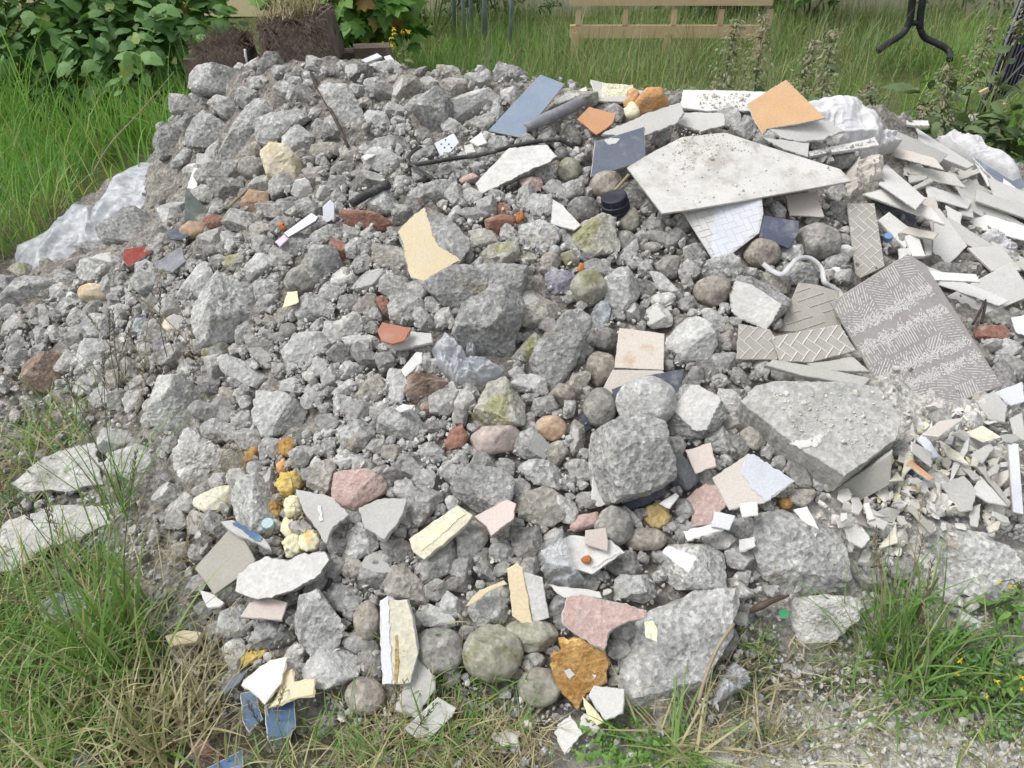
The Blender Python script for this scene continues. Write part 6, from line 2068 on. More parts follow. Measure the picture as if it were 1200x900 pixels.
field("tall_grass", 9500, None, 'lush', .40, .0085, 41, .07, poly_w=[(-5.2, 2.9), (-3.0, 2.95), (-2.3, 3.1), (-1.8, 3.35), (-1.5, 3.8), (-1.55, 4.6), (-2.2, 5.6), (-5.6, 5.8)], hmax=.42, lean=(.2, .22), curl=(.9, .5))
field("tall_grass_edge", 900, None, 'straw', .22, .004, 42, .3, poly_w=[(-2.5, 3.0), (-2.0, 3.5), (-1.8, 4.3), (-2.2, 4.3), (-2.6, 3.4)], lean=(.5, .4))
field("side_grass", 5200, None, 'grass', .22, .007, 61, .2, poly_w=[(-5.0, .5), (-1.9, .6), (-2.0, 1.6), (-2.6, 2.5), (-3.0, 2.95), (-5.4, 3.0)], lean=(.4, .3), clump=1.5)
field("far_left_grass", 6000, None, 'meadow', .26, .009, 62, .15, poly_w=[(-9, 3), (-5.2, 2.9), (-5.0, 5.8), (-4.5, 10.4), (-9, 10.4)], lean=(.3, .3))
field("right_verge", 3000, None, 'grass', .17, .007, 63, .2, poly_w=[(1.3, .5), (3.6, .5), (4.2, 2.0), (4.0, 3.6), (3.3, 3.0), (3.4, 1.6), (2.2, 1.1)], lean=(.5, .3), clump=2, hmax=.1)
field("meadow_grass", 30000, None, 'meadow', .24, .007, 43, .16, poly_w=[(-2.2, 4.3), (-.5, 4.5), (2.0, 4.3), (2.4, 5.2), (3.2, 7.2), (6.5, 8.5), (7.5, 10.5), (-1.6, 10.5), (-2.4, 7)], lean=(.3, .35), curl=(.8, .6), clump=1.2)
field("meadow_stalks", 2600, None, 'seed', .42, .004, 44, .5, poly_w=[(-.4, 4.8), (2.2, 4.6), (3.4, 7.5), (6.5, 9.0), (7.0, 10.4), (-.6, 10.4)], lean=(.08, .12), curl=(.3, .3))
field("right_grass", 3200, None, 'lush', .26, .008, 45, .1, poly_w=[(2.3, 4.3), (5.0, 3.8), (6.6, 6.0), (7.5, 9.5), (5.0, 9.5), (3.6, 7.0), (3.0, 6.2)], clump=1.5)
field("bank_grass", 2400, None, 'lush', .2, .010, 46, .03, poly_w=[(-.75, 5.0), (.1, 5.0), (.35, 7.5), (.5, 9.8), (-.4, 9.8), (-.9, 7)])


def tuft(u, v, n, L, W, mat, label, seed, spread=.05, lean=(.3, .25), curl=(.7, .4), dry=.15, az=None, azs=.7, stalks=0, name="grass_tuft", z=None):
    r_ = np.random.default_rng(seed)
    c, _ = hit(u, v)
    c = c.copy()
    R = c[:2] + r_.normal(0, spread, (n, 2))
    roots = np.c_[R, H(R[:, 0], R[:, 1]) - .004]
    a = None if az is None else r_.normal(az, azs, n)
    t = np.where(r_.random(n) < dry, r_.uniform(.86, 1, n), r_.uniform(0, .79, n))
    o = link(name, blades(name, roots, L * r_.uniform(.45, 1.1, n), W * r_.uniform(.6, 1.2, n), np.abs(r_.normal(lean[0], lean[1], n)), r_.normal(curl[0], curl[1], n), t, mat, seed, 6, a, loc=c), loc=c)
    tag(o, label, "grass tuft", "grass tufts around the foot of the heap")
    if stalks:
        k = stalks
        R = c[:2] + r_.normal(0, spread * .6, (k, 2))
        for i in range(k):
            azi = r_.uniform(0, 6.28) if az is None else r_.normal(az, azs)
            le = abs(r_.normal(.25, .15))
            Ls = L * r_.uniform(1.0, 1.5)
            dirv = np.array([math.cos(azi) * math.sin(le), math.sin(azi) * math.sin(le), math.cos(le)])
            p0 = np.array([R[i, 0], R[i, 1], H(R[i, 0], R[i, 1])]) - c
            bend = np.array([math.cos(azi), math.sin(azi), -.3]) * Ls * .18
            P = spline([p0, p0 + dirv * Ls * .5, p0 + dirv * Ls + bend * .5], 5)
            mb = MB()
            mb.tube(P, np.linspace(.0016, .0008, len(P)), 5)
            e = P[-1]
            dv = nrm(P[-1] - P[-2])
            for q in range(14):
                s = q / 14
                pp = e - dv * .075 * s
                an = q * 2.4
                sd = np.array([math.cos(an), math.sin(an), .4]) * .004
                mb.tube([pp, pp + sd + dv * .006, pp + sd * 1.1 + dv * .011], [.0008, .0016, .0004], 4)
            mb.build("seed_stalk", M['darktwig' if i % 2 else 'twig'], parent=o)
    return o


# front left
tuft(140, 770, 100, .36, .009, 'grass', "tall green grass tuft with upright blades at the front left", 51, .06, (.22, .2), (.55, .3), .04, stalks=7)
tuft(60, 800, 190, .26, .006, 'grass', "wide green grass tuft leaning left, below the longest pale slab", 52, .12, (.6, .3), (.7, .4), .3)
tuft(20, 720, 170, .24, .006, 'grass', "grass tuft at the left edge beside the longest pale slab", 53, .08, (.5, .3), (.7, .4), .35)
tuft(190, 860, 170, .22, .007, 'straw', "bleached pale grass tuft left of the blue painted shards", 54, .08, (.5, .3), (.6, .4), .25)
tuft(110, 880, 160, .20, .005, 'grass', "mixed green and dry grass tuft above the navy tile at the lower left", 55, .10, (.7, .3), (.7, .4), .5)
tuft(60, 520, 130, .20, .006, 'grass', "small bright green tuft above the large flat mortar slab", 56, .08, (.7, .3), (.7, .4), .25)
tuft(10, 560, 120, .18, .004, 'straw', "dry straw tuft at the left edge above the flat mortar slab", 57, .08, (.8, .3), (.6, .4), .6)
tuft(140, 600, 34, .34, .004, 'grass', "sparse tuft of long thin blades between the two flat left slabs", 58, .03, (.3, .25), (.5, .3), .1, stalks=5)
tuft(230, 800, 110, .16, .004, 'straw', "thin dry tuft at the left of the white crumbly plaster", 59, .06, (.6, .3), (.6, .4), .3)
tuft(30, 870, 200, .17, .006, 'grass', "half withered tuft in the lower left corner", 60, .12, (.7, .3), (.6, .4), .45)
tuft(225, 640, 70, .14, .003, 'straw', "dry rooty tuft left of the scored grey tile", 61, .05, (.8, .4), (.6, .4), .6)
tuft(285, 540, 60, .12, .0025, 'straw', "dry wiry roots beside the dark orange foam scrap", 62, .05, (1., .4), (.5, .5), .7)
tuft(205, 430, 46, .20, .0025, 'straw', "tangle of thin dry stalks before the big square cornered block", 63, .07, (.5, .4), (.4, .4), .5, stalks=3)
tuft(150, 455, 40, .24, .0025, 'seed', "dark wiry stalks at the left above the cracked plaster", 64, .06, (.35, .3), (.2, .3), .1, stalks=6)
tuft(345, 590, 40, .10, .0025, 'straw', "dry root strands hanging around the orange foam", 69, .03, (1., .4), (.6, .5), .7)
# front centre
tuft(510, 860, 150, .15, .005, 'grass', "green tuft around the clean white block at the front edge", 65, .06, (.75, .3), (.6, .4), .25)
tuft(570, 830, 130, .13, .0045, 'grass', "grass tuft under the big mossy round cobble", 66, .07, (.8, .3), (.6, .4), .35)
tuft(440, 885, 130, .14, .005, 'grass', "grass tuft at the lower edge left of the clean white block", 67, .08, (.7, .3), (.6, .4), .3, stalks=3)
tuft(560, 885, 110, .12, .004, 'straw', "dry brown tuft at the lower edge under the mossy cobble", 68, .08, (.9, .3), (.5, .4), .6)
tuft(330, 885, 80, .14, .004, 'grass', "thin green tuft right of the cut blue shard", 70, .06, (.6, .3), (.6, .4), .3, stalks=2)
tuft(800, 885, 60, .24, .006, 'grass', "few long yellowish blades crossing the soil under the biggest boulder", 71, .04, (1.0, .2), (.4, .3), .4)
# right
tuft(1045, 770, 130, .26, .006, 'grass', "big grass tuft with purple brown seed stalks at the front right", 72, .05, (.3, .2), (.6, .4), .15, stalks=8, az=2.3, azs=1.2)
tuft(1085, 800, 80, .20, .009, 'grass', "broad bladed tuft right of the seed stalk tuft", 73, .06, (.6, .3), (.7, .4), .1, stalks=3)
tuft(990, 790, 120, .13, .004, 'grass', "low grey green tuft under the chalky white lump", 74, .09, (.7, .3), (.6, .4), .2)
tuft(870, 850, 110, .15, .005, 'straw', "dry yellow tuft right of the biggest boulder", 75, .07, (.8, .3), (.6, .4), .5)
tuft(1150, 800, 120, .17, .006, 'grass', "green tuft beside the flat grey stone in the right weeds", 76, .08, (.6, .3), (.6, .4), .15)
tuft(880, 770, 60, .09, .004, 'grass', "small tuft in the gap right of the biggest boulder", 77, .04, (.7, .3), (.6, .4), .2)


def leaf_mesh(kind):
    """outline of one leaf in its own plane: stalk at the origin, tip at y = 1"""
    if kind == 'maple':
        o = [(0, 0), (.16, .02), (.34, -.06), (.33, .12), (.56, .22), (.40, .36), (.42, .62), (.22, .60), (.14, .80), (0, 1.0)]
    elif kind == 'bramble':
        o = [(0, 0), (.18, .08), (.30, .22), (.27, .30), (.36, .42), (.28, .56), (.25, .62), (.20, .78), (.10, .88), (0, 1.0)]
    elif kind == 'nettle':
        o = [(0, 0), (.16, .05), (.25, .18), (.20, .30), (.24, .38), (.15, .55), (.17, .60), (.07, .80), (0, 1.0)]
    else:
        o = [(0, 0), (.14, .12), (.19, .35), (.16, .6), (.08, .85), (0, 1.0)]
    V = [(x, y, -.22 * x * x + .10 * math.sin(y * 3)) for x, y in o] + [(-x, y, -.22 * x * x + .10 * math.sin(y * 3)) for x, y in o[-2:0:-1]]
    c = len(V)
    V.append((0, .45, .12))
    n = c
    F = [[c, (i + 1) % n, i] for i in range(n)]
    return np.array(V, float), np.array(F)


LEAF = {k: leaf_mesh(k) for k in ('maple', 'bramble', 'nettle', 'oval')}


def leaves(name, P, size, out, mat, kind, seed, parent=None, loc=None, dry=.05, droop=.35, tint=None):
    """leaves at the points P, facing outwards (out: unit vectors) and up"""
    r_ = np.random.default_rng(seed)
    n = len(P)
    LV, LF = LEAF[kind]
    size = np.broadcast_to(size, n) * np.exp(r_.normal(0, .25, n))
    nn = out * .7 + np.array([0, 0, .75]) + r_.normal(0, .35, (n, 3))
    nn /= np.linalg.norm(nn, axis=1)[:, None]
    yv = out * .7 + r_.normal(0, .6, (n, 3)) + np.array([0, 0, -droop])
    yv = yv - nn * np.sum(yv * nn, 1)[:, None]
    yv /= np.linalg.norm(yv, axis=1)[:, None] + 1e-9
    xv = np.cross(yv, nn)
    W = (LV[None, :, 0, None] * xv[:, None] + LV[None, :, 1, None] * yv[:, None] + LV[None, :, 2, None] * nn[:, None]) * size[:, None, None] + P[:, None]
    V = W.reshape(-1, 3)
    F = (LF[None] + (np.arange(n) * len(LV))[:, None, None]).reshape(-1, 3)
    t = np.where(r_.random(n) < dry, r_.uniform(.86, 1, n), np.clip(r_.beta(2, 2, n) if tint is None else tint, 0, .79))
    if loc is not None:
        V = V - np.asarray(loc)
    return link(name, mesh_np(name, V, [F], [M[mat]], smooth=False, tint=np.repeat(t, len(LV))), parent, loc=None if parent is not None else loc)


def bush(name, cat, label, centre, radii, n, size, mat, kind, seed, stems=10, dry=.04, group=None, shell=.45):
    r_ = np.random.default_rng(seed)
    c = np.asarray(centre, float)
    base = np.array([c[0], c[1], 0.0])
    root = bpy.data.objects.new(name, None)
    COL.objects.link(root)
    root.location = base
    tag(root, label, cat, group)
    # sprays: clusters of leaves along short twigs, so that the outline is uneven
    P, O = [], []
    ns = n // 9
    d = r_.normal(0, 1, (ns, 3))
    d /= np.linalg.norm(d, axis=1)[:, None]
    rr = r_.uniform(shell, 1.08, ns) * (1 + .22 * vnoise(d * 2.3, seed))
    S0 = c + d * rr[:, None] * np.asarray(radii)
    for k in range(ns):
        dv = nrm(d[k] + r_.normal(0, .5, 3) + np.array([0, 0, .3]))
        L = r_.uniform(.08, .28)
        for j in range(9):
            P.append(S0[k] + dv * L * (j / 9 - .5) + r_.normal(0, .03, 3))
            O.append(nrm(d[k] * .6 + r_.normal(0, .5, 3)))
    P, O = np.array(P), np.array(O)
    ok = P[:, 2] > .03
    leaves("foliage", P[ok], size, O[ok], mat, kind, seed + 1, parent=root, loc=base, dry=dry)
    mb = MB()
    for k in range(stems):
        e = S0[int(r_.integers(ns))]
        if e[2] < .15:
            continue
        b = base + np.array([r_.normal(0, radii[0] * .3), r_.normal(0, radii[1] * .3), 0])
        mid = (b + e) / 2 + np.array([0, 0, .2 * e[2]])
        Pp = spline([b - base, mid - base, e - base], 6)
        mb.tube(Pp, np.linspace(.011, .003, len(Pp)), 6)
    mb.build("stems", M['stem'], parent=root)
    return root


bush("bramble_bush", "bush", "dense dark green bramble bush at the left behind the tall grass", (-3.9, 6.3, .45), (1.35, .75, .62), 1900, .12, 'leaf', 'bramble', 81, 16, shell=.35)
bush("bramble_bush", "bush", "bramble bush right of the dense one, reaching the small soil block", (-2.75, 6.2, .42), (.75, .6, .58), 1100, .115, 'leaf', 'bramble', 82, 10, shell=.35)
bush("maple_shrub", "bush", "shrub with big lobed leaves above the left brambles", (-3.5, 6.9, 1.0), (1.2, .6, .6), 900, .15, 'leaf2', 'maple', 83, 9)
bush("maple_shrub", "bush", "lighter lobed leaved shrub right behind the big soil block", (-1.35, 6.6, .75), (.62, .5, .65), 800, .14, 'leaf2', 'maple', 84, 9, dry=.08)
bush("dark_shrub", "bush", "dark leafy shrub behind the thin metal poles", (-.5, 9.6, .6), (1.1, .5, .9), 1700, .07, 'darkleaf', 'oval', 85, 9, shell=.3)
bush("dark_shrub", "bush", "low dark shrub between the big lobed shrub and the poles", (-1.35, 8.6, .5), (.7, .5, .7), 900, .07, 'darkleaf', 'oval', 90, 8, shell=.3)
bush("climbing_vine", "vine", "broad leaved vine at the right end of the wooden rails", (3.35, 9.7, .7), (.62, .5, .75), 700, .13, 'leaf2', 'maple', 86, 8)
bush("nettle_patch", "bush", "bed of green nettles behind the right slope of the heap", (2.55, 4.5, .26), (.85, .4, .34), 900, .10, 'nettle', 'nettle', 87, 12, shell=.2)
bush("nettle_patch", "bush", "low nettles behind the white boards on the crest", (1.3, 4.75, .2), (.8, .3, .28), 520, .08, 'nettle', 'nettle', 88, 8, shell=.2)
bush("weed_clump", "bush", "leafy weeds under the black wire panel at the right edge", (3.55, 4.2, .14), (.42, .4, .22), 420, .09, 'leaf2', 'oval', 89, 8, shell=.2)
bush("wall_shrub", "bush", "shaded leafy shrub under the wooden rails", (2.6, 10.2, .4), (1.1, .3, .45), 700, .09, 'darkleaf', 'maple', 91, 6)
bush("wall_shrub", "bush", "pale grassy shrub against the wall behind the bench leg", (5.3, 10.1, .5), (.9, .4, .6), 700, .08, 'nettle', 'oval', 92, 6)


def stalk_plant(name, cat, label, base, h, leafsize, seed, nleaf=16, head=True, mat='nettle', kind='nettle', lean=0.0, flowers=0, group=None, stem='darktwig', fsize=.018):
    r_ = np.random.default_rng(seed)
    base = np.asarray(base, float)
    root = bpy.data.objects.new(name, None)
    COL.objects.link(root)
    root.location = base
    tag(root, label, cat, group)
    top = np.array([lean, r_.normal(0, .03), h])
    P = spline([np.zeros(3), top * .5 + np.array([r_.normal(0, .02), 0, 0]), top], 8)
    mb = MB()
    mb.tube(P, np.linspace(.006, .0025, len(P)), 6)
    mb.build("stem", M[stem], parent=root)
    pts, out = [], []
    for k in range(nleaf):
        s = .12 + .8 * k / nleaf
        p = np.array([np.interp(s, np.linspace(0, 1, len(P)), P[:, q]) for q in range(3)])
        a = k * 1.571 + r_.normal(0, .3)
        o = np.array([math.cos(a), math.sin(a), .1])
        pts.append(p + o * .012)
        out.append(nrm(o))
    pts, out = np.array(pts), np.array(out)
    sz = leafsize * (1 - .55 * np.linspace(0, 1, nleaf))
    leaves("leaves", pts, sz, out, mat, kind, seed, parent=root, dry=.06)
    if head:
        m = 420
        s = r_.uniform(.62, 1.03, m)
        p = np.array([[np.interp(q, np.linspace(0, 1.0, len(P)), P[:, c]) for c in range(3)] for q in s])
        a = r_.uniform(0, 6.28, m)
        rad = r_.uniform(0, 1, m) * .13 * (1.12 - s) / .45
        p += np.c_[np.cos(a) * rad, np.sin(a) * rad, r_.normal(0, .008, m) - rad * .3]
        leaves("seed_head", p, .024, np.c_[np.cos(a), np.sin(a), np.zeros(m)], 'seed', 'oval', seed + 3, parent=root, dry=.3)
    for f in range(flowers):
        c = top + r_.normal(0, .05 if h > .3 else .022, 3) * np.array([1, 1, .5])
        mb = MB()
        mb.tube([P[-4], (P[-4] + c) / 2 + .01, c], .0012, 5)
        fs = mb.build("flower_stalk", M['stem'], parent=root)
        mb_p, mb_o = [], []
        for q in range(12):
            a = q * math.pi / 6
            mb_p.append(c)
            mb_o.append([math.cos(a), math.sin(a), .15])
        leaves("flower", np.array(mb_p), fsize, np.array(mb_o), 'flower', 'oval', seed + 10 + f, parent=fs, dry=0, droop=0)
    return root


NG = "tall nettles with pale seed heads behind the heap"
for k, (u, yy_, hh, lb) in enumerate([
        (833, 4.35, .92, "tall nettle with a grey seed head behind the back white board, left of two"),
        (886, 4.5, .92, "tall dark stemmed nettle behind the peak of the orange faced board"),
        (932, 4.9, .72, "shorter nettle right of the orange faced board"),
        (962, 4.7, .82, "nettle with a pale spire behind the white sack"),
        (1003, 4.7, .52, "low nettle with drooping head above the white sack"),
        (1094, 4.4, .70, "leafy pale nettle before the black bench leg"),
        (1068, 4.5, .45, "small nettle left of the leafy pale nettle"),
        (1140, 4.9, .80, "reddish seeded dock stalk left of the black wire panel"),
        (1168, 5.4, 1.05, "tallest reddish dock stalk leaning over the black wire panel")]):
    x = (u - CX) / F_PX * (yy_ * math.cos(PITCH) + 1.3 * math.sin(PITCH))
    stalk_plant("nettle" if k < 7 else "dock_plant", "nettle" if k < 7 else "weed", lb, (x, yy_, 0), hh, .14 if k != 5 else .18, 200 + k, 18, True, lean=.05 * (-1) ** k, group=NG if k < 7 else None, stem='darktwig')
for k, (u, yy_, hh, lb) in enumerate([(472, 5.0, .78, "tall yellow flowered ragwort on the crest behind the pale chunks"), (455, 5.3, .66, "second yellow flowered ragwort just left of the tall one")]):
    x = (u - CX) / F_PX * (yy_ * math.cos(PITCH) + 1.1 * math.sin(PITCH))
    stalk_plant("ragwort", "flowering weed", lb, (x, yy_, 0), hh, .11, 230 + k, 34, False, 'nettle', 'nettle', 0.02, 4, stem='stem')
for k, (u, v, hh, lb) in enumerate([(1068, 735, .16, "bright green clover like weed in front of the wide pale dusty chunk"), (1150, 715, .14, "yellow flowered trefoil below the wide pale dusty chunk"), (1185, 730, .13, "yellow flowered trefoil at the right edge"),
                                    (1165, 820, .13, "yellow flowered trefoil in the lower right weeds"), (1195, 800, .15, "yellow flowered trefoil at the right edge, lowest one"), (1120, 840, .10, "low trefoil with few flowers near the white powder")]):
    c, _ = hit(u, v)
    stalk_plant("trefoil", "flowering weed", lb, c, hh, .028, 240 + k, 44, False, 'leaf2', 'oval', .02, 4 if k else 0, stem='stem', fsize=.0065)
# creeping cover in the right corner and the front
for nm, n, poly, sz, mt in (("ground_cover", 2000, [(1060, 790), (1100, 745), (1215, 740), (1215, 880), (1140, 870), (1090, 830)], .016, 'leaf'), ("low_weeds", 420, [(840, 740), (900, 740), (930, 800), (960, 880), (860, 880)], .014, 'nettle')):
    r_ = np.random.default_rng(hash(nm) % 1000 if False else len(nm))
    poly = np.array(poly, float)
    P = []
    while len(P) < n:
        q = r_.uniform(poly.min(0), poly.max(0))
        if inside([q], poly)[0] and vnoise(np.array([[q[0] / 40, q[1] / 40, 0]]), 5)[0] > r_.uniform(-.6, .5):
            p, _ = hit(*q)
            P.append(p + np.array([0, 0, abs(r_.normal(0.012, .018))]))
    P = np.array(P)
    tag(leaves(nm, P, sz, np.stack([nrm(r_.normal(0, 1, 3)) for _ in P]), mt, 'oval', 7, dry=.12), kind="stuff")
# fern like plant at the lower edge
c, _ = hit(728, 878)
root = bpy.data.objects.new("young_tansy", None)
COL.objects.link(root)
root.location = c
tag(root, "small bright green feathery plant on the dark soil at the lower edge", "plant")
r_ = np.random.default_rng(9)
for f in range(8):
    a = f * .8 + .2
    d = np.array([math.cos(a), math.sin(a), 0])
    P = spline([np.zeros(3), d * .045 + np.array([0, 0, .03]), d * .10 + np.array([0, 0, .022])], 6)
    pts, out = [], []
    for i in range(2, len(P)):
        for s in (-1, 1):
            for w in (.3, .8):
                pts.append(P[i] + s * np.array([-d[1], d[0], 0]) * .016 * w)
                out.append(nrm(s * np.array([-d[1], d[0], 0]) + d * .8))
    leaves("frond", np.array(pts), .017, np.array(out), 'leaf2', 'nettle', 300 + f, parent=root, dry=0, droop=0)

# dry thatch lying on the ground at the front left
field("dry_thatch", 450, None, 'straw', .11, .0032, 47, .35, poly_w=[(-1.9, .85), (-.35, .85), (-.5, 1.1), (-.85, 1.45), (-1.5, 1.9), (-2.0, 1.6)], lean=(1.15, .3), curl=(.3, .4))
field("front_thatch", 700, None, 'straw', .09, .003, 48, .4, poly_w=[(-.35, .85), (.05, .85), (.1, 1.02), (-.4, 1.06)], lean=(1.1, .3), curl=(.3, .4))
field("right_thatch", 900, None, 'straw', .08, .0028, 49, .3, poly_w=[(.3, .85), (1.2, .85), (1.3, 1.15), (.55, 1.2), (.3, 1.05)], lean=(1.1, .3), curl=(.3, .4))
field("left_sod", 2000, None, 'grass', .12, .0045, 50, .3, poly_w=[(-1.9, .85), (-.7, .85), (-.85, 1.2), (-1.45, 1.8), (-2.0, 1.6)], lean=(.7, .3), curl=(.5, .4))


# ------------------------------------------------------------------ things behind the heap
def at_y(u, v, Y):
    d = ray(u, v)
    return CAM + d * (Y / d[1])


def soil_block(label, corners, Y, depth, seed, box=True):
    """root bound block of soil in the remains of a wooden planter"""
    r_ = np.random.default_rng(seed)
    P = np.array([at_y(u, v, Y) for u, v in corners])      # lower left, lower right, upper right, upper left
    c = P.mean(0)
    ex = nrm(P[1] - P[0])
    ez = nrm((P[3] - P[0]) - ex * ((P[3] - P[0]) @ ex))
    ey = np.cross(ez, ex)
    w = (np.linalg.norm(P[1] - P[0]) + np.linalg.norm(P[2] - P[3])) / 2
    hh = (np.linalg.norm(P[3] - P[0]) + np.linalg.norm(P[2] - P[1])) / 2
    root = bpy.data.objects.new("soil_block", None)
    COL.objects.link(root)
    root.location = c
    tag(root, label, "soil block")
    n = 22
    D, Fc = ICO[5]
    q = np.sign(D) * np.abs(D) ** .5
    q = q / np.max(np.abs(q), axis=1)[:, None]
    q = q * (1 - .10 * np.abs(fbm(D * 3, seed, 3))[:, None])
    V = q * np.array([w / 2, depth / 2, hh / 2]) + D * (.028 * fbm(D * 7, seed + 2, 3))[:, None]
    link("soil", mesh_np("soil", V @ np.stack([ex, ey, ez]), [Fc], [M['soilblock']]), parent=root)
    # hanging fine roots over the front and top
    m = 4200
    s = r_.uniform(-.5, .5, (m, 2))
    face = r_.random(m) < .75
    R = np.where(face[:, None], np.c_[s[:, 0] * w, np.full(m, -depth / 2 - .004), s[:, 1] * hh], np.c_[s[:, 0] * w, s[:, 1] * depth, np.full(m, hh / 2 + .002)])
    rows = []
    az = r_.normal(0, 1.2, m)
    for k in range(4):
        d = np.c_[np.sin(az), -.12 + .1 * np.sin(az * 3 + k), -np.cos(az)]
        rows.append(R - np.array([.0008, 0, 0]))
        rows.append(R + np.array([.0008, 0, 0]))
        R = R + d * .022
        az = az + r_.normal(0, .6, m)
    V = np.stack(rows, 1).reshape(-1, 3)
    b = (np.arange(m) * 8)[:, None]
    F4 = np.concatenate([b + np.array([[2 * k, 2 * k + 1, 2 * k + 3, 2 * k + 2]]) for k in range(3)])
    link("fine_roots", mesh_np("fine_roots", V @ np.stack([ex, ey, ez]), [F4], [M['roots']], tint=np.repeat(r_.uniform(0, 1, m), 8)), parent=root)
    if box:
        mb = MB()
        mb.box(ex * (w / 2 + .012) + ey * 0, (.014, depth, hh * .9), np.stack([ex, ey, ez], 1))
        mb.build("side_plank", M['oldwood'], parent=root)
        mb = MB()
        mb.box(ey * (depth / 2 + .012), (w, .022, hh), np.stack([ex, ey, ez], 1))
        mb.build("back_plank", M['oldwood'], parent=root)
        # dead grass on top
        k = 260
        rt = np.c_[r_.uniform(-.5, .5, k) * w, r_.uniform(-.5, .5, k) * depth, np.full(k, hh / 2)] @ np.stack([ex, ey, ez])
        me = blades("dead_grass", rt + c, .13 * r_.uniform(.5, 1.2, k), .004, np.abs(r_.normal(.5, .4, k)), r_.normal(.4, .4, k), r_.uniform(0, 1, k), 'straw', seed + 4, loc=c)
        link("dead_grass", me, parent=root)
    return root


soil_block("big rooted soil block in old planter boards behind the heap crest", [(336, 84), (394, 74), (374, 8), (312, 26)], 3.75, .34, 3)
soil_block("smaller dark rooted soil block left of the big one", [(246, 84), (292, 82), (288, 44), (246, 48)], 3.85, .26, 4, False)
c = at_y(229, 84, 4.1)
mb = MB()
mb.bar([c[0], c[1], 0], [c[0] + .01, c[1], c[2] + .06], .11, .03, (0, 1, 0))
tag(mb.build("wooden_stake", M['oldwood'], off=(c[0], c[1], 0)), "short weathered plank standing left of the smaller soil block", "stake")
c = at_y(288, 66, 3.64)
mb = MB()
mb.tube([c - np.array([0, 0, .03]), c, c + np.array([.002, 0, .03])], [.004, .006, .005], 7)
tag(mb.build("white_peg", M['pvc'], off=c, smooth=True), "small white peg before the smaller soil block", "peg")
for u, v, lb in ((404, 66, "brown old plank end on the crest right of the big soil block"), (436, 60, "brown plank lying behind the white plastic bar end")):
    c = at_y(u, v, 3.9)
    mb = MB()
    mb.box(c, (.17, .12, .05), Matrix.Rotation(.2, 3, 'Z'))
    tag(mb.build("old_plank", M['oldwood'], off=c), lb, "plank")

# thin metal poles, each pushed into the ground
for k, (u0, u1, vb, lb) in enumerate([(533, 532, 48, "thin blue grey metal pole, leftmost of five"), (546, 539, 62, "leaning metal pole second from the left"), (554, 549, 56, "thin metal pole in the middle of the five"),
                                       (568, 569, 60, "thicker blue grey pole fourth from the left"), (597, 603, 64, "metal pole standing apart at the right of the five")]):
    g = ground_at(u0, vb)
    t = at_y(u1, -20, g[1])
    mb = MB()
    mb.tube([[g[0], g[1], -.05], [t[0], g[1], t[2] + .6]], .02 if k != 3 else .026, 10)
    o = mb.build("metal_pole", M['metal'], off=(g[0], g[1], 0), smooth=True)
    tag(o, lb, "pole", "thin metal poles behind the heap")
    mb = MB()
    e = np.array([t[0], g[1], t[2] + .6]) - np.array([g[0], g[1], 0])
    mb.tube([e - np.array([0, 0, .02]), e + np.array([0, 0, .01])], .024 if k != 3 else .03, 10)
    mb.build("end_cap", M['blackmetal'], parent=o)

# timber rails on posts before the wall
YF = 7.9
root = bpy.data.objects.new("timber_frame", None)
COL.objects.link(root)
a, b = at_y(668, 4, YF), at_y(905, 2, YF)
root.location = (a[0], YF, 0)
tag(root, "raw timber frame of rails and short posts before the wall", "timber frame")
loc = np.array([a[0], YF, 0])
zr = a[2]
mb = MB()
mb.box(np.array([(a[0] + b[0]) / 2, YF, zr + .03]) - loc, (b[0] - a[0], .06, .09))
mb.build("top_rail", M['wood'], parent=root)
zl = at_y(790, 37, YF)[2]
mb = MB()
mb.box(np.array([(a[0] + b[0]) / 2, YF + .01, zl]) - loc, (b[0] - a[0] - .02, .05, .11))
mb.build("bottom_rail", M['wood'], parent=root)
for u in (678, 733, 790, 845, 902):
    p = at_y(u, 20, YF)
    mb = MB()
    mb.box(np.array([p[0], YF + .005, (zr + zl) / 2]) - loc, (.045, .04, zr - zl - .10))
    mb.build("post", M['wood'], parent=root)
for x in (a[0] + .06, (a[0] + b[0]) / 2, b[0] - .06):
    mb = MB()
    mb.box(np.array([x, YF + .012, zl / 2 - .03]) - loc, (.07, .07, zl + .04))
    mb.build("foot", M['wood'], parent=root)

# black metal bench leg
Yb = 7.35
root = bpy.data.objects.new("bench_leg", None)
COL.objects.link(root)
loc = np.array([at_y(1070, 30, Yb)[0], Yb, 0])
root.location = loc
tag(root, "black metal bench leg with two uprights and splayed feet", "bench leg")


def bench(name, pts, r):
    P = spline([at_y(u, v, Yb + dy) - loc for u, v, dy in pts], 7)
    P[:, 2] = np.maximum(P[:, 2], .015)
    mb = MB()
    mb.tube(P, r, 10)
    mb.build(name, M['blackmetal'], parent=root, smooth=True)


bench("upright", [(1074, -60, 0), (1071, -20, 0), (1067, 20, 0), (1063, 33, 0)], .03)
bench("upright", [(1086, -60, 0), (1084, -20, 0), (1079, 15, 0), (1078, 33, 0)], .03)
bench("front_foot", [(1063, 33, 0), (1055, 42, -.05), (1042, 50, -.12), (1030, 59, -.25)], .028)
bench("rear_foot", [(1078, 33, 0), (1084, 44, .0), (1100, 52, -.05), (1112, 60, -.1), (1113, 70, -.2)], .028)
bench("cross_bar", [(1065, 27, 0), (1072, 27, 0), (1079, 27, 0)], .024)

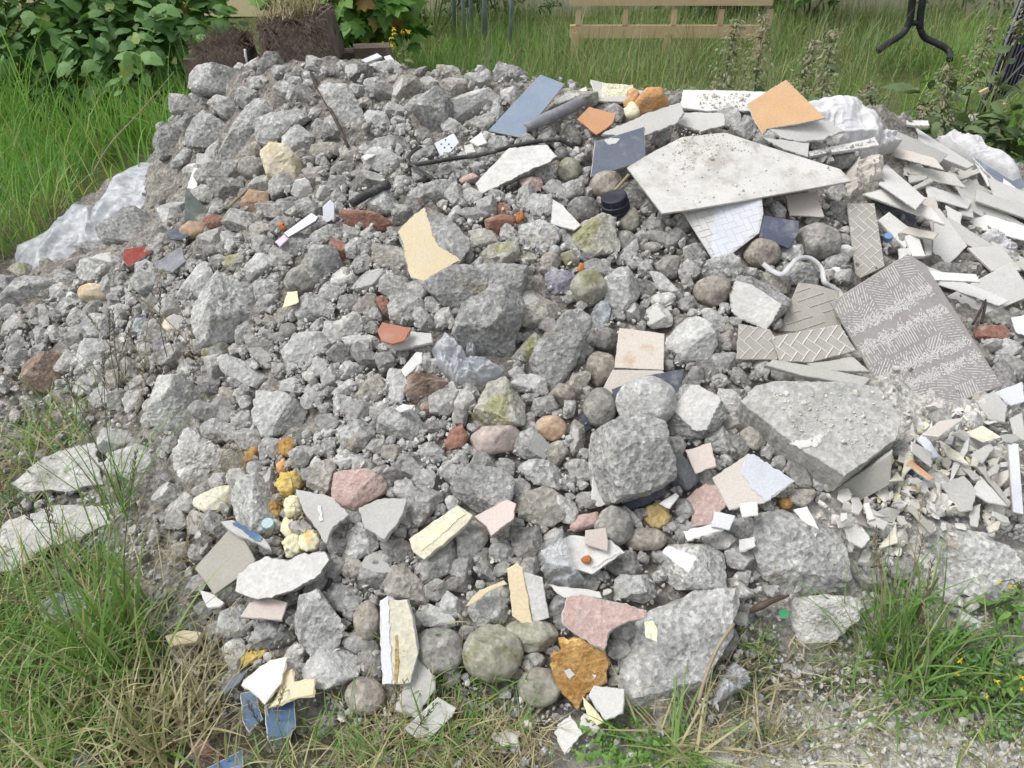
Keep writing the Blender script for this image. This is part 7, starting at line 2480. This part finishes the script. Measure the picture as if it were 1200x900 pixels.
# black wire panel leaning at the right edge
Yc = 4.7
root = bpy.data.objects.new("wire_panel", None)
COL.objects.link(root)
pa, pb = ground_at(1139, 153), ground_at(1206, 84)
pb = at_y(1206, 84, pa[1] + .12)
ux = nrm(pb - pa)
loc = pa
root.location = loc
tag(root, "dark mesh panel with grey wires leaning at the right edge", "mesh panel")
upv = nrm(at_y(1200, -5, pa[1] + .15) - pa)
nv = nrm(np.cross(ux, upv))
nv = nv if nv @ (CAM - pa) > 0 else -nv
w_, h_ = 1.1, 1.15
mb = MB()
mb.box(ux * w_ / 2 + upv * h_ / 2 - nv * .02, (w_, h_, .012), np.stack([ux, upv, nv], 1))
mb.build("mesh_cloth", M['meshcloth'], parent=root)
mb = MB()
for a_, b_ in ((ux * 0, ux * w_), (upv * h_, ux * w_ + upv * h_), (ux * 0, upv * h_), (ux * w_, ux * w_ + upv * h_), (upv * .16, ux * w_ + upv * .16)):
    mb.tube([a_ - ux * 0, (a_ + b_) / 2, b_], .008, 8)
mb.build("frame", M['meshwire'], parent=root, smooth=True)
mb = MB()
for k in range(1, 22):
    mb.tube([ux * w_ * k / 22 + nv * .004, ux * w_ * k / 22 + upv * h_ + nv * .004], .002, 5)
for k in range(1, 7):
    mb.tube([upv * (h_ * k / 7) + nv * .004, ux * w_ + upv * (h_ * k / 7) + nv * .004], .003, 5)
mb.build("wire_grid", M['meshwire'], parent=root)
for k, (u, v) in enumerate(((1148, 110), (1168, 128))):
    c = at_y(u, v, pa[1] - .05)
    add = MB()
    add.bar(c, c + np.array([.05, 0, .03]), .022, .03)
    tag(add.build("wood_chip", M['wood'], off=c), ("upper" if k == 0 else "lower") + " small pale wood piece stuck at the edge of the mesh panel", "wood chip")
# stone at the foot of the panel
D, Fc = ICO[5]
for (u, v, w, lb) in ((1145, 152, .15, "mossy boulder at the foot of the mesh panel"), (1108, 148, .1, "grey flat stone left of the mossy boulder")):
    c = ground_at(u, v, .05)
    r = 1 + .15 * fbm(D * 1.8 + u, 5, 3)
    tag(link("boulder", mesh_np("boulder", D * r[:, None] * np.array([w, w * .8, w * .7]), [Fc], [M['moss']]), loc=c), lb, "stone")
# a long dry stalk over the tall grass
Pq = spline([at_y(110, 200, 3.25), at_y(130, 168, 3.3), at_y(165, 130, 3.4), at_y(204, 84, 3.5)], 8)
mb = MB()
mb.tube(Pq, np.linspace(.004, .0015, len(Pq)), 6)
tag(mb.build("dry_stalk", M['twig'], off=Pq[0], smooth=True), "long dry stalk slanting across the tall grass", "dry stalk")

# ------------------------------------------------------------------ daylight under a bright overcast sky
w = bpy.data.worlds.new("World")
SC.world = w
w.use_nodes = True
nt = w.node_tree
nt.nodes.clear()
sky = nt.nodes.new("ShaderNodeTexSky")
sky.sky_type = 'NISHITA'
sky.sun_disc = False
SUN_EL, SUN_ROT = math.radians(60), math.radians(262)
sky.sun_elevation = SUN_EL
sky.sun_rotation = SUN_ROT
sky.air_density = 1.0
sky.dust_density = 4.0
hs = nt.nodes.new("ShaderNodeHueSaturation")
hs.inputs["Saturation"].default_value = .22
bg = nt.nodes.new("ShaderNodeBackground")
bg.inputs["Strength"].default_value = .15
ou = nt.nodes.new("ShaderNodeOutputWorld")
nt.links.new(sky.outputs[0], hs.inputs["Color"])
nt.links.new(hs.outputs[0], bg.inputs[0])
nt.links.new(bg.outputs[0], ou.inputs[0])
sd = bpy.data.lights.new("sun", 'SUN')
sd.energy = 0.95
sd.angle = math.radians(25)
sd.color = (1.0, .99, .97)
so = bpy.data.objects.new("sun", sd)
COL.objects.link(so)
dirv = Vector((math.sin(SUN_ROT) * math.cos(SUN_EL), math.cos(SUN_ROT) * math.cos(SUN_EL), math.sin(SUN_EL)))
so.rotation_euler = dirv.to_track_quat('Z', 'Y').to_euler()
SC.view_settings.view_transform = 'Standard'
SC.view_settings.look = 'None'
SC.view_settings.gamma = 1.0
SC.view_settings.use_curve_mapping = False
SC.view_settings.exposure = 0.43
SC.render.engine = 'CYCLES'
SC.cycles.max_bounces = 6
SC.cycles.diffuse_bounces = 3
SC.cycles.transparent_max_bounces = 12
SC.cycles.use_denoising = True
